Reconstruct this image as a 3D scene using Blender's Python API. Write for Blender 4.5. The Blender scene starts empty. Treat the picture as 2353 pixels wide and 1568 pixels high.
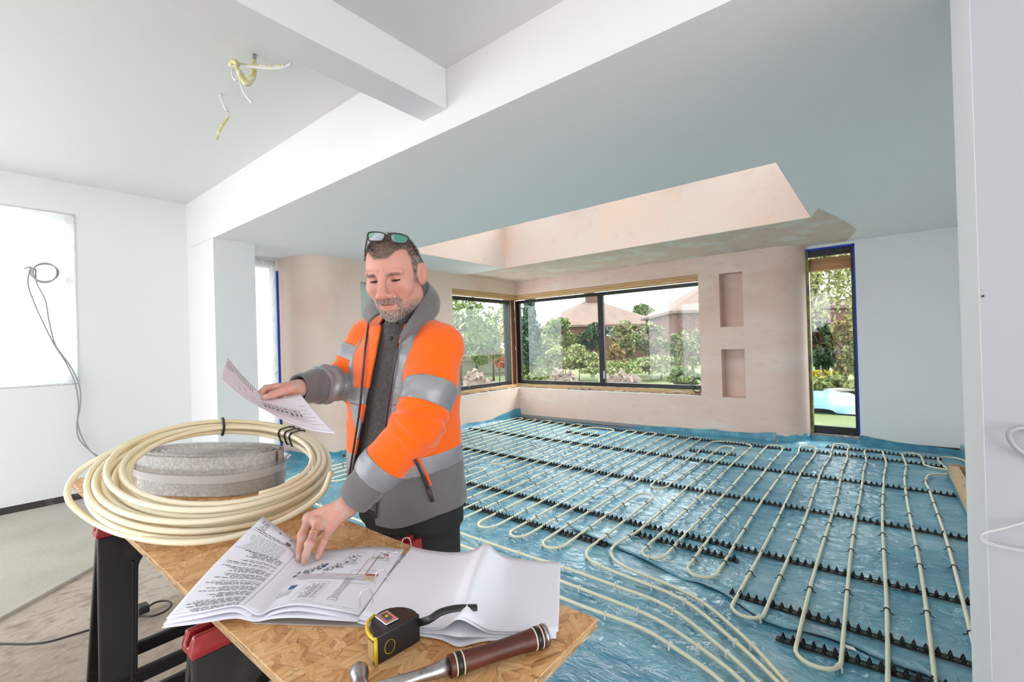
import bpy, bmesh, math, random
import numpy as np
from mathutils import Vector, Matrix, Euler

random.seed(7)
RNG = np.random.RandomState(11)
SC = bpy.context.scene
COL = SC.collection

# ------------------------------------------------------------------ camera
CAM_H = 1.42
YAW, PITCH, ROLL, FPX, PCX, PCY = 0.669037, 0.004129, -0.029238, 1053.64, 1199.44, 788.51
IW, IH = 2353.0, 1568.0
_f = np.array([-math.sin(YAW) * math.cos(PITCH), math.cos(YAW) * math.cos(PITCH), math.sin(PITCH)])
_r0 = np.array([math.cos(YAW), math.sin(YAW), 0.0])
_u0 = np.cross(_r0, _f)
_r = _r0 * math.cos(ROLL) + _u0 * math.sin(ROLL)
_u = -_r0 * math.sin(ROLL) + _u0 * math.cos(ROLL)
CAMP = np.array([0.0, 0.0, CAM_H])
cam_d = bpy.data.cameras.new('camera')
cam = bpy.data.objects.new('camera', cam_d)
COL.objects.link(cam)
M = Matrix(((_r[0], _u[0], -_f[0], 0), (_r[1], _u[1], -_f[1], 0), (_r[2], _u[2], -_f[2], CAM_H), (0, 0, 0, 1)))
cam.matrix_world = M
cam_d.sensor_fit = 'HORIZONTAL'
cam_d.sensor_width = 36.0
cam_d.lens = FPX * 36.0 / IW
cam_d.shift_x = (IW / 2 - PCX) / IW
cam_d.shift_y = (PCY - IH / 2) / IW
cam_d.clip_start = 0.05
cam_d.clip_end = 400
SC.camera = cam

# ------------------------------------------------------------------ world, light, exposure
w = bpy.data.worlds.new('overcast_sky')
SC.world = w
w.use_nodes = True
bg = w.node_tree.nodes['Background']
bg.inputs[0].default_value = (0.93, 0.97, 1.0, 1)
bg.inputs[1].default_value = 1.0
sun_d = bpy.data.lights.new('sun', 'SUN')
sun_d.energy = 0.8
sun_d.angle = math.radians(25)
sun_d.color = (1.0, 0.96, 0.9)
sun = bpy.data.objects.new('sun', sun_d)
sun.rotation_euler = (math.radians(38), 0, math.radians(150))
COL.objects.link(sun)
SC.view_settings.view_transform = 'Standard'
SC.view_settings.look = 'None'
SC.view_settings.exposure = 2.38
SC.view_settings.gamma = 1.0
SC.view_settings.use_curve_mapping = False


def _ray(px, py):
    return _f + (px - PCX) / FPX * _r - (py - PCY) / FPX * _u


def onz(px, py, z):
    d = _ray(px, py)
    return CAMP + d * ((z - CAM_H) / d[2])


def ony(px, py, y):
    d = _ray(px, py)
    return CAMP + d * (y / d[1])


def onx(px, py, x):
    d = _ray(px, py)
    return CAMP + d * (x / d[0])


def dep(px, py, z):
    return CAMP + _ray(px, py) * z


def proj(V):
    q = np.asarray(V, float) - CAMP
    z = q @ _f
    return np.stack([PCX + FPX * (q @ _r) / z, PCY - FPX * (q @ _u) / z], -1)


# ------------------------------------------------------------------ materials
MATS = {}


def mat(name, col, rough=0.6, metal=0.0, spec=0.5, var=None, bump=None, sheen=0.0, coat=0.0, sss=0.0, trans=0.0, emit=None,
        attr=None, stretch=None, alpha=1.0, obj_rand=0.0):
    """col: linear rgb; var: list of (rgb, noise scale, low, high[, detail]); bump: list of (scale, strength, distance)"""
    if name in MATS:
        return MATS[name]
    m = bpy.data.materials.new(name)
    m.use_nodes = True
    nt = m.node_tree
    N, L = nt.nodes, nt.links
    b = N['Principled BSDF']
    b.inputs['Base Color'].default_value = (*col, 1)
    b.inputs['Roughness'].default_value = rough
    b.inputs['Metallic'].default_value = metal
    b.inputs['Specular IOR Level'].default_value = spec
    b.inputs['Sheen Weight'].default_value = sheen
    b.inputs['Coat Weight'].default_value = coat
    b.inputs['Transmission Weight'].default_value = trans
    b.inputs['Alpha'].default_value = alpha
    if sss:
        b.inputs['Subsurface Weight'].default_value = sss
        b.inputs['Subsurface Radius'].default_value = (0.01, 0.004, 0.002)
        b.inputs['Subsurface Scale'].default_value = 0.5
    tc = N.new('ShaderNodeTexCoord')
    vec = tc.outputs['Object']
    if stretch:
        mp = N.new('ShaderNodeMapping')
        mp.inputs['Scale'].default_value = stretch
        L.new(vec, mp.inputs['Vector'])
        vec = mp.outputs[0]
    src = None
    if attr:
        a = N.new('ShaderNodeAttribute')
        a.attribute_name = attr
        src = a.outputs['Color']
    for v in (var or []):
        c2, sc, lo, hi = v[:4]
        n = N.new('ShaderNodeTexNoise')
        n.inputs['Scale'].default_value = sc
        n.inputs['Detail'].default_value = v[4] if len(v) > 4 else 4
        L.new(vec, n.inputs['Vector'])
        r = N.new('ShaderNodeMapRange')
        r.inputs['From Min'].default_value = lo
        r.inputs['From Max'].default_value = hi
        L.new(n.outputs['Fac'], r.inputs['Value'])
        mx = N.new('ShaderNodeMix')
        mx.data_type = 'RGBA'
        L.new(r.outputs[0], mx.inputs['Factor'])
        if src is None:
            mx.inputs['A'].default_value = (*col, 1)
        else:
            L.new(src, mx.inputs['A'])
        mx.inputs['B'].default_value = (*c2, 1)
        src = mx.outputs['Result']
    if obj_rand:
        oi = N.new('ShaderNodeObjectInfo')
        hs = N.new('ShaderNodeHueSaturation')
        r = N.new('ShaderNodeMapRange')
        r.inputs['To Min'].default_value = 1 - obj_rand
        r.inputs['To Max'].default_value = 1 + obj_rand
        L.new(oi.outputs['Random'], r.inputs['Value'])
        L.new(r.outputs[0], hs.inputs['Value'])
        if src is None:
            hs.inputs['Color'].default_value = (*col, 1)
        else:
            L.new(src, hs.inputs['Color'])
        src = hs.outputs[0]
    if src is not None:
        L.new(src, b.inputs['Base Color'])
    prev = None
    for (sc, st, di) in (bump or []):
        n = N.new('ShaderNodeTexNoise')
        n.inputs['Scale'].default_value = sc
        n.inputs['Detail'].default_value = 3
        L.new(vec, n.inputs['Vector'])
        bp = N.new('ShaderNodeBump')
        bp.inputs['Strength'].default_value = st
        bp.inputs['Distance'].default_value = di
        L.new(n.outputs['Fac'], bp.inputs['Height'])
        if prev:
            L.new(prev, bp.inputs['Normal'])
        prev = bp.outputs[0]
    if prev:
        L.new(prev, b.inputs['Normal'])
    if emit:
        b.inputs['Emission Color'].default_value = (*emit[0], 1)
        b.inputs['Emission Strength'].default_value = emit[1]
    MATS[name] = m
    return m


def glass_mat(name, tint=(1, 1, 1), gloss=0.06):
    if name in MATS:
        return MATS[name]
    m = bpy.data.materials.new(name)
    m.use_nodes = True
    N, L = m.node_tree.nodes, m.node_tree.links
    N.remove(N['Principled BSDF'])
    t = N.new('ShaderNodeBsdfTransparent')
    t.inputs[0].default_value = (*tint, 1)
    g = N.new('ShaderNodeBsdfGlossy')
    g.inputs['Roughness'].default_value = 0.02
    lw = N.new('ShaderNodeLayerWeight')
    lw.inputs[0].default_value = 0.5
    mu = N.new('ShaderNodeMath'); mu.operation = 'POWER'; mu.inputs[1].default_value = 5.0
    L.new(lw.outputs['Facing'], mu.inputs[0])
    ad = N.new('ShaderNodeMath'); ad.operation = 'MULTIPLY_ADD'; ad.inputs[1].default_value = 0.5; ad.inputs[2].default_value = gloss
    L.new(mu.outputs[0], ad.inputs[0])
    mx = N.new('ShaderNodeMixShader')
    L.new(ad.outputs[0], mx.inputs[0])
    L.new(t.outputs[0], mx.inputs[1])
    L.new(g.outputs[0], mx.inputs[2])
    L.new(mx.outputs[0], N['Material Output'].inputs[0])
    MATS[name] = m
    return m


def film_mat(name, col, transl=0.6, clear=0.2, rough=0.3, bump=(12, 0.4, 0.02)):
    """thin plastic film: part clear, part translucent, part sheen"""
    if name in MATS:
        return MATS[name]
    m = bpy.data.materials.new(name)
    m.use_nodes = True
    N, L = m.node_tree.nodes, m.node_tree.links
    N.remove(N['Principled BSDF'])
    tr = N.new('ShaderNodeBsdfTranslucent')
    tr.inputs[0].default_value = (*col, 1)
    df = N.new('ShaderNodeBsdfDiffuse')
    df.inputs[0].default_value = (*col, 1)
    cl = N.new('ShaderNodeBsdfTransparent')
    gl = N.new('ShaderNodeBsdfGlossy')
    gl.inputs['Roughness'].default_value = rough
    n = N.new('ShaderNodeTexNoise')
    n.inputs['Scale'].default_value = bump[0]
    n.inputs['Detail'].default_value = 3
    n.inputs['Distortion'].default_value = 1.5
    tc = N.new('ShaderNodeTexCoord')
    L.new(tc.outputs['Object'], n.inputs['Vector'])
    bp = N.new('ShaderNodeBump')
    bp.inputs['Strength'].default_value = bump[1]
    bp.inputs['Distance'].default_value = bump[2]
    L.new(n.outputs['Fac'], bp.inputs['Height'])
    for x in (tr, df, gl):
        L.new(bp.outputs[0], x.inputs['Normal'])
    m1 = N.new('ShaderNodeMixShader'); m1.inputs[0].default_value = transl
    L.new(df.outputs[0], m1.inputs[1]); L.new(tr.outputs[0], m1.inputs[2])
    m2 = N.new('ShaderNodeMixShader'); m2.inputs[0].default_value = clear
    L.new(m1.outputs[0], m2.inputs[1]); L.new(cl.outputs[0], m2.inputs[2])
    m3 = N.new('ShaderNodeMixShader')
    fr = N.new('ShaderNodeFresnel'); fr.inputs[0].default_value = 1.4
    L.new(bp.outputs[0], fr.inputs['Normal'])
    L.new(fr.outputs[0], m3.inputs[0]); L.new(m2.outputs[0], m3.inputs[1]); L.new(gl.outputs[0], m3.inputs[2])
    L.new(m3.outputs[0], N['Material Output'].inputs[0])
    MATS[name] = m
    return m


# ------------------------------------------------------------------ object helpers
ORIG = {}


def _reg(o, parent, origin):
    COL.objects.link(o)
    ORIG[o.name] = np.array(origin, float)
    if parent is not None:
        o.parent = parent
        o.location = Vector(np.array(origin) - ORIG[parent.name])
    else:
        o.location = Vector(origin)
    return o


def tag(o, label=None, cat=None, group=None, kind=None):
    if label: o['label'] = label
    if cat: o['category'] = cat
    if group: o['group'] = group
    if kind: o['kind'] = kind
    return o


def thing(name, loc, label, cat, group=None, kind=None):
    o = bpy.data.objects.new(name, None)
    o.empty_display_size = 0.1
    _reg(o, None, loc)
    return tag(o, label, cat, group, kind)


def mesh(name, V, F, m, parent=None, smooth=False, origin=None, mi=None):
    V = np.asarray(V, float).reshape(-1, 3)
    if origin is None:
        if parent is not None:
            origin = ORIG[parent.name]
        else:
            lo, hi = V.min(0), V.max(0)
            origin = np.array([(lo[0] + hi[0]) / 2, (lo[1] + hi[1]) / 2, lo[2]])
    me = bpy.data.meshes.new(name)
    me.from_pydata((V - origin).tolist(), [], [list(map(int, f)) for f in F])
    for x in (m if isinstance(m, (list, tuple)) else [m]):
        me.materials.append(x)
    if mi is not None:
        me.polygons.foreach_set('material_index', np.asarray(mi, np.int32))
    if smooth:
        me.polygons.foreach_set('use_smooth', np.ones(len(me.polygons), bool))
    me.update()
    o = bpy.data.objects.new(name, me)
    return _reg(o, parent, origin)


def copy_obj(o, parent, origin):
    c = o.copy()
    COL.objects.link(c)
    ORIG[c.name] = np.array(origin, float)
    c.parent = parent
    c.location = Vector(np.array(origin) - (ORIG[parent.name] if parent is not None else 0))
    return c


class MB:
    """collects shapes for ONE mesh"""

    def __init__(s):
        s.V, s.F, s.n, s.mi, s.cur = [], [], 0, [], 0

    def add(s, V, F):
        V = np.asarray(V, float).reshape(-1, 3)
        s.V.append(V)
        s.F.extend([[i + s.n for i in f] for f in F])
        s.mi.extend([s.cur] * len(F))
        s.n += len(V)
        return s

    def box(s, lo, hi, rot=None, c=None):
        lo, hi = np.minimum(lo, hi), np.maximum(lo, hi)
        V = np.array([[x, y, z] for z in (lo[2], hi[2]) for y in (lo[1], hi[1]) for x in (lo[0], hi[0])], float)
        if rot is not None:
            cc = V.mean(0) if c is None else np.array(c)
            V = (V - cc) @ np.array(rot).T + cc
        return s.add(V, [(0, 2, 3, 1), (4, 5, 7, 6), (0, 1, 5, 4), (2, 6, 7, 3), (0, 4, 6, 2), (1, 3, 7, 5)])

    def bar(s, a, b, w, h, up=(0, 0, 1)):
        """box beam from a to b, w wide sideways, h along up"""
        a, b = np.array(a, float), np.array(b, float)
        d = (b - a) / np.linalg.norm(b - a)
        si = np.cross(d, up); si /= np.linalg.norm(si)
        u = np.cross(si, d)
        V = []
        for p in (a, b):
            for (i, j) in ((-1, -1), (1, -1), (1, 1), (-1, 1)):
                V.append(p + si * i * w / 2 + u * j * h / 2)
        return s.add(V, [(0, 1, 2, 3), (7, 6, 5, 4), (0, 4, 5, 1), (1, 5, 6, 2), (2, 6, 7, 3), (3, 7, 4, 0)])

    def prism(s, poly, ext):
        """poly: 3d loop, ext: extrusion vector"""
        P = np.asarray(poly, float); n = len(P)
        V = np.vstack([P, P + np.asarray(ext, float)])
        F = [tuple(range(n))[::-1], tuple(range(n, 2 * n))] + [(i, (i + 1) % n, n + (i + 1) % n, n + i) for i in range(n)]
        return s.add(V, F)

    def tube(s, path, r, sides=8, closed=False, up0=(0, 0, 1), cap=True, flat=1.0):
        P = np.asarray(path, float); n = len(P)
        if closed:
            T = np.roll(P, -1, 0) - np.roll(P, 1, 0)
        else:
            T = np.gradient(P, axis=0)
        T /= np.linalg.norm(T, axis=1)[:, None] + 1e-12
        R = np.full(n, r, float) if np.isscalar(r) else np.asarray(r, float)
        V = np.zeros((n, sides, 3))
        u = np.array(up0, float)
        if abs(T[0] @ u) > 0.95:
            u = np.array([1.0, 0.2, 0])
        A = np.arange(sides) * 2 * math.pi / sides
        for i in range(n):
            u = u - T[i] * (u @ T[i]); u /= np.linalg.norm(u)
            si = np.cross(T[i], u)
            V[i] = P[i] + R[i] * (np.cos(A)[:, None] * si + flat * np.sin(A)[:, None] * u)
        V = V.reshape(-1, 3)
        F = []
        for i in range(n if closed else n - 1):
            j = (i + 1) % n
            for k in range(sides):
                l = (k + 1) % sides
                F.append((i * sides + k, i * sides + l, j * sides + l, j * sides + k))
        if cap and not closed:
            F.append(tuple(range(sides))[::-1])
            F.append(tuple((n - 1) * sides + k for k in range(sides)))
        return s.add(V, F)

    def lathe(s, prof, c=(0, 0, 0), ax=(0, 0, 1), n=20):
        """prof: list of (radius, height) along axis"""
        ax = np.array(ax, float); ax /= np.linalg.norm(ax)
        a = np.cross(ax, (0, 0, 1) if abs(ax[2]) < 0.9 else (1, 0, 0)); a /= np.linalg.norm(a)
        b = np.cross(ax, a)
        V = []
        for (r, h) in prof:
            for k in range(n):
                t = 2 * math.pi * k / n
                V.append(np.array(c) + ax * h + r * (math.cos(t) * a + math.sin(t) * b))
        F = []
        for i in range(len(prof) - 1):
            for k in range(n):
                l = (k + 1) % n
                F.append((i * n + k, i * n + l, (i + 1) * n + l, (i + 1) * n + k))
        F.append(tuple(range(n))[::-1]); F.append(tuple((len(prof) - 1) * n + k for k in range(n)))
        return s.add(V, F)

    def build(s, name, m, parent=None, smooth=False, bevel=0, origin=None, seg=2):
        o = mesh(name, np.vstack(s.V), s.F, m, parent, smooth, origin, s.mi if isinstance(m, (list, tuple)) else None)
        if bevel:
            b = o.modifiers.new('bevel', 'BEVEL'); b.width = bevel; b.segments = seg; b.limit_method = 'ANGLE'
        return o


def spline(P, n=8, closed=False):
    """Catmull-Rom through the points"""
    P = np.asarray(P, float)
    if closed:
        Q = np.vstack([P[-1], P, P[0], P[1]])
    else:
        Q = np.vstack([2 * P[0] - P[1], P, 2 * P[-1] - P[-2]])
    out = []
    for i in range(1, len(Q) - 2):
        p0, p1, p2, p3 = Q[i - 1], Q[i], Q[i + 1], Q[i + 2]
        for t in np.arange(n) / n:
            out.append(0.5 * (2 * p1 + (p2 - p0) * t + (2 * p0 - 5 * p1 + 4 * p2 - p3) * t * t + (3 * p1 - p0 - 3 * p2 + p3) * t ** 3))
    if not closed:
        out.append(P[-1])
    return np.array(out)


def resample(P, step):
    P = np.asarray(P, float)
    d = np.r_[0, np.cumsum(np.linalg.norm(np.diff(P, axis=0), axis=1))]
    n = max(2, int(d[-1] / step) + 1)
    t = np.linspace(0, d[-1], n)
    return np.stack([np.interp(t, d, P[:, k]) for k in range(P.shape[1])], 1)


def vnoise(x, y, seed=0):
    """smooth value noise, numpy"""
    rs = np.random.RandomState(seed)
    T = rs.rand(256, 256)
    xi, yi = np.floor(x).astype(int), np.floor(y).astype(int)
    fx, fy = x - xi, y - yi
    fx = fx * fx * (3 - 2 * fx); fy = fy * fy * (3 - 2 * fy)
    a = T[xi % 256, yi % 256]; b = T[(xi + 1) % 256, yi % 256]
    c = T[xi % 256, (yi + 1) % 256]; d = T[(xi + 1) % 256, (yi + 1) % 256]
    return (a * (1 - fx) + b * fx) * (1 - fy) + (c * (1 - fx) + d * fx) * fy


def grid_faces(nu, nv):
    return [(i * nv + j, (i + 1) * nv + j, (i + 1) * nv + j + 1, i * nv + j + 1) for i in range(nu - 1) for j in range(nv - 1)]


def wall_grid(mb, axis, c, t, u0, u1, z0, z1, holes):
    """wall slab: plane axis 'x' or 'y' at c, thickness t (signed), spanning u (other horizontal axis) and z, with rectangular holes (u0,u1,z0,z1)"""
    us = sorted({u0, u1, *[h[0] for h in holes], *[h[1] for h in holes]})
    zs = sorted({z0, z1, *[h[2] for h in holes], *[h[3] for h in holes]})
    us = [u for u in us if u0 <= u <= u1]; zs = [z for z in zs if z0 <= z <= z1]

    def solid(i, j):
        if i < 0 or j < 0 or i >= len(us) - 1 or j >= len(zs) - 1: return False
        um, zm = (us[i] + us[i + 1]) / 2, (zs[j] + zs[j + 1]) / 2
        return not any(h[0] < um < h[1] and h[2] < zm < h[3] for h in holes)

    def pt(u, z, d):
        return (c + d, u, z) if axis == 'x' else (u, c + d, z)
    for i in range(len(us) - 1):
        for j in range(len(zs) - 1):
            if not solid(i, j): continue
            a, b, p, q = us[i], us[i + 1], zs[j], zs[j + 1]
            for d in (0, t):
                mb.add([pt(a, p, d), pt(b, p, d), pt(b, q, d), pt(a, q, d)], [(0, 1, 2, 3)])
            if not solid(i - 1, j): mb.add([pt(a, p, 0), pt(a, q, 0), pt(a, q, t), pt(a, p, t)], [(0, 1, 2, 3)])
            if not solid(i + 1, j): mb.add([pt(b, p, 0), pt(b, q, 0), pt(b, q, t), pt(b, p, t)], [(0, 1, 2, 3)])
            if not solid(i, j - 1): mb.add([pt(a, p, 0), pt(b, p, 0), pt(b, p, t), pt(a, p, t)], [(0, 1, 2, 3)])
            if not solid(i, j + 1): mb.add([pt(a, q, 0), pt(b, q, 0), pt(b, q, t), pt(a, q, t)], [(0, 1, 2, 3)])
    return mb


def weld(o, angle=None, dist=1e-5):
    bm = bmesh.new(); bm.from_mesh(o.data)
    bmesh.ops.remove_doubles(bm, verts=bm.verts, dist=dist)
    bmesh.ops.recalc_face_normals(bm, faces=bm.faces)
    bm.to_mesh(o.data); bm.free()
    if angle is not None:
        o.data.polygons.foreach_set('use_smooth', np.ones(len(o.data.polygons), bool))
        o.data.set_sharp_from_angle(angle=angle)
    o.data.update()
    return o


def struct(o, label=None):
    o['kind'] = 'structure'
    if label: o['label'] = label
    return o
# ================================================================== ROOM
white = mat('white_paint', (0.80, 0.80, 0.81), 0.7, spec=0.25, bump=[(60, 0.05, 0.004), (2.5, 0.05, 0.03)])
white_ceil = mat('white_ceiling_paint', (0.78, 0.78, 0.775), 0.75, spec=0.2, bump=[(60, 0.05, 0.004)])
sage_ceil = mat('grey_green_ceiling_paint', (0.90, 0.885, 0.875), 0.7, spec=0.2, bump=[(50, 0.05, 0.004)])
grey_white = mat('cool_grey_paint', (0.84, 0.85, 0.86), 0.7, spec=0.25, bump=[(60, 0.05, 0.004)])
plaster = mat('bare_pink_plaster', (0.80, 0.595, 0.51), 0.62, spec=0.25,
              var=[((0.74, 0.50, 0.41), 1.1, 0.50, 0.72, 3), ((0.83, 0.69, 0.61), 2.3, 0.48, 0.70, 5), ((0.73, 0.54, 0.46), 14, 0.55, 0.8, 4)],
              bump=[(18, 0.08, 0.004)], stretch=(0.45, 0.45, 1.1))
plaster_pale = mat('drying_pale_plaster', (0.82, 0.645, 0.555), 0.62, spec=0.25,
                   var=[((0.78, 0.56, 0.45), 1.6, 0.55, 0.75, 3)], bump=[(18, 0.08, 0.004)])
concrete = mat('rough_screed', (0.39, 0.315, 0.255), 0.9, spec=0.2,
               var=[((0.50, 0.43, 0.36), 0.9, 0.42, 0.62, 5), ((0.21, 0.125, 0.09), 3.2, 0.58, 0.70, 6), ((0.26, 0.21, 0.175), 22, 0.5, 0.75, 4)],
               bump=[(9, 0.5, 0.03), (60, 0.4, 0.008)], stretch=(1.0, 0.55, 1))
slab = mat('smoother_slab', (0.48, 0.44, 0.39), 0.85, spec=0.2,
           var=[((0.40, 0.37, 0.32), 2.0, 0.45, 0.7, 5), ((0.62, 0.50, 0.34), 1.1, 0.62, 0.75, 2)], bump=[(30, 0.3, 0.006)])
dark_gap = mat('dark_gap', (0.06, 0.055, 0.05), 0.9, var=[((0.25, 0.23, 0.21), 8, 0.5, 0.7, 4)])
black_frame = mat('black_window_frame', (0.012, 0.012, 0.013), 0.35, var=[((0.10, 0.09, 0.08), 9, 0.62, 0.8, 5)])
timber = mat('raw_timber', (0.62, 0.40, 0.20), 0.7, var=[((0.50, 0.29, 0.13), 4, 0.45, 0.7, 5)], stretch=(1, 1, 12))
timber_h = mat('raw_timber_lintel', (0.66, 0.44, 0.23), 0.7, var=[((0.48, 0.28, 0.12), 3, 0.45, 0.7, 5)], stretch=(0.6, 0.6, 14))
red_steel = mat('red_oxide_steel', (0.16, 0.028, 0.016), 0.55, var=[((0.10, 0.02, 0.012), 12, 0.5, 0.7, 4)])
blue_tape = mat('blue_masking_tape', (0.004, 0.045, 0.42), 0.5)
yellow_tape = mat('yellow_green_tape', (0.30, 0.26, 0.03), 0.35, var=[((0.10, 0.10, 0.03), 6, 0.45, 0.6, 3)])
pane_mat = glass_mat('window_glass', (0.98, 0.995, 0.99), 0.04)
film = film_mat('polythene_film', (0.70, 0.705, 0.70), transl=0.62, clear=0.12, bump=(7, 0.8, 0.05))

XL, XP, YB0, YB1, ZC = -6.42, -5.59, 1.81, 2.22, 2.66      # left wall, left pier reveal, beam front/back, back-room ceiling
XS, YW, YW2, XR, XPR = -5.69, 7.07, 7.42, 0.70, 0.212      # side wall, back wall, deep back wall, right wall, right pier
Z1, Z2 = 3.19, 3.01                                         # front-room ceilings left and right of the cross beam

# floor: one slab of screed under everything, smoother slab strip by the left wall
mb = MB().box((-7.0, -3.6, -0.25), (4.2, 8.0, -0.02))
struct(mb.build('floor', concrete), 'rough grey brown concrete floor of the front room')
p = [onz(-400, 1640, 0), onz(0, 1420, 0), onz(200, 1310, 0), onz(330, 1235, 0), onz(520, 1130, 0)]
poly = [(q[0], q[1], -0.05) for q in p] + [(-6.38, 1.79, -0.05), (-6.38, -3.4, -0.05), (-4.2, -3.4, -0.05)]
struct(MB().prism(poly, (0, 0, 0.05)).build('floor_slab', slab, bevel=0.006), 'smoother pale slab along the left wall with a dark seam')

# left wall with the sheeted window; second opening, out of view, added for light
mb = wall_grid(MB(), 'x', XL, -0.28, -3.6, YB0, 0.055, Z1 + 0.3, [(-0.45, 0.845, 1.17, 2.86), (-3.4, -0.75, 0.1, 3.0)])
struct(mb.build('wall_left', white), 'smooth white painted side wall with a sheeted window')
struct(MB().box((XL - 0.20, -3.6, -0.1), (XL - 0.012, YB0, 0.055)).build('baseboard_left', dark_gap), 'dark raw gap below the white wall')
win1 = thing('window_1', (XL - 0.14, 0.2, 1.17), 'white framed window behind cloudy plastic sheet on side wall', 'window', kind='structure')
upvc = mat('white_upvc', (0.82, 0.83, 0.84), 0.3)
mb = MB()
for (a, b, c, d) in [(-0.45, -0.39, 1.17, 2.86), (0.785, 0.845, 1.17, 2.86), (0.16, 0.23, 1.17, 2.86), (-0.45, 0.845, 1.17, 1.235), (-0.45, 0.845, 2.795, 2.86), (-0.45, 0.845, 2.18, 2.25)]:
    mb.box((XL - 0.17, a, c), (XL - 0.11, b, d))
mb.build('frame', upvc, win1, bevel=0.004)
for (a, b) in [(-0.39, 0.16), (0.23, 0.785)]:
    for (c, d) in [(1.235, 2.18), (2.25, 2.795)]:
        MB().box((XL - 0.145, a, c), (XL - 0.138, b, d)).build('pane', pane_mat, win1)
# cloudy plastic sheet over it
nu, nv = 46, 52
uu, vv = np.meshgrid(np.linspace(-0.48, 0.858, nu), np.linspace(1.152, 2.876, nv), indexing='ij')
edge = np.minimum(np.minimum(uu + 0.48, 0.858 - uu), np.minimum(vv - 1.152, 2.876 - vv))
bil = np.clip(edge / 0.12, 0, 1)
xx = XL + 0.006 + bil * (0.012 * (vnoise(uu * 9 + vv * 4, vv * 2.2 + 7, 3) - 0.5) * 2 + 0.010 * np.abs(np.sin(uu * 17 + 5 * vnoise(uu * 3, vv * 3, 9))) - 0.004)
xx = np.maximum(xx, XL + 0.003)
sheet = mesh('plastic_sheet', np.stack([xx, uu, vv], -1).reshape(-1, 3), grid_faces(nu, nv), film, None, True)
tag(sheet, 'cloudy plastic sheet taped over the white framed window in the front room', 'plastic sheet')

# partition: downstand beam face + two piers, all one white plastered wall
mb = MB()
mb.box((XL - 0.28, YB0, -0.05), (XP, YB1, ZC + 0.002))
mb.box((XL - 0.28, YB0, ZC), (4.2, YB1, Z1 + 0.3))
struct(mb.build('wall_partition', white), 'white plastered wall over the wide opening with piers either side')

pier_m = mat('shade_grey_pier', (0.46, 0.475, 0.515), 0.7, spec=0.25, bump=[(60, 0.05, 0.004)])  # shade on the front face put into its colour; the reveal stays white
pr = MB(); pr.cur = 0
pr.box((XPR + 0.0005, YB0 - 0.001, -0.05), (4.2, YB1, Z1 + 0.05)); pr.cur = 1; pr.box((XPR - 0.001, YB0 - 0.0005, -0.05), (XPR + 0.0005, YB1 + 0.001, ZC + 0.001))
struct(pr.build('wall_pier', [pier_m, white]), 'near pier at the right edge, front coloured a shaded grey, with loose cables')

# front-room ceilings and cross beam
struct(MB().box((XL - 0.28, -3.6, Z1), (-2.13, YB0, Z1 + 0.2)).build('ceiling', white_ceil), 'white ceiling above the worker with loose cable tails')
struct(MB().box((-1.93, -3.6, Z2), (4.2, YB0, Z2 + 0.38)).build('ceiling_lower', white_ceil), 'lower white ceiling beside the boxed beam')
struct(MB().box((-2.138, -3.6, 2.779), (-1.928, YB0, Z1 + 0.2)).build('ceiling_beam', white, bevel=0.003), 'boxed white beam crossing the ceiling')
# unseen walls of the front room, their openings added and sized to let daylight in
struct(wall_grid(MB(), 'x', 4.0, 0.2, -3.6, YB0, -0.05, Z2 + 0.1, [(-3.3, 1.5, 0.0, 2.85)]).build('wall_right', white), 'white wall of the front room out of view')  # opening added out of view to light the left wall and the board
mb = wall_grid(MB(), 'y', -3.6, -0.25, XL - 0.28, 4.2, -0.05, Z1 + 0.3, [(-6.3, -1.4, -0.05, 2.85)])
struct(mb.build('wall_rear', white), 'unseen white wall behind the viewer with an opening added for light')

# back room: flat ceiling with the rooflight well
SX0, SX1, SY0, SY1 = -4.76, -0.572, 3.69, 5.63
mb = MB()
for (a, b, c, d) in [(-6.75, SX0 - 0.004, YB1, 7.8), (SX1 + 0.004, 1.0, YB1, 7.8), (SX0 - 0.004, SX1 + 0.004, YB1, SY0 - 0.004), (SX0 - 0.004, SX1 + 0.004, SY1 + 0.004, 7.8)]:
    mb.box((a, c, ZC), (b, d, ZC + 0.25))
mb.box((XP, YB0 + 0.0006, ZC - 0.0012), (XPR, YB1, ZC + 0.001))
cb = mb.build('ceiling_back', sage_ceil)
struct(cb, 'flat grey green ceiling of the garden room')
well = mat('well_plaster', (0.66, 0.525, 0.455), 0.62, spec=0.25, var=[((0.70, 0.50, 0.38), 1.4, 0.52, 0.75, 3), ((0.62, 0.46, 0.38), 9, 0.6, 0.8, 4)], bump=[(18, 0.08, 0.004)])
mb = MB()
WT = 3.42
for (a, b, c, d) in [(SX0 - 0.1, SX0, SY0 - 0.1, SY1 + 0.1), (SX1, SX1 + 0.1, SY0 - 0.1, SY1 + 0.1), (SX0, SX1, SY0 - 0.1, SY0), (SX0, SX1, SY1, SY1 + 0.1)]:
    mb.box((a, c, ZC + 0.002), (b, d, WT))
struct(mb.build('ceiling_well', well), 'pale pink plastered sides of the rooflight well')
rl = thing('window_6', ((SX0 + SX1) / 2, (SY0 + SY1) / 2, WT), 'rooflight glazing above the plastered well', 'window', kind='structure')
mb = MB()
for i in range(4):
    x = SX0 + (SX1 - SX0) * i / 3
    mb.box((x - 0.03, SY0 - 0.05, WT), (x + 0.03, SY1 + 0.05, WT + 0.05))
for y in (SY0 - 0.02, SY1 + 0.02): mb.box((SX0, y - 0.03, WT), (SX1, y + 0.03, WT + 0.05))
mb.build('frame', black_frame, rl)
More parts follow.
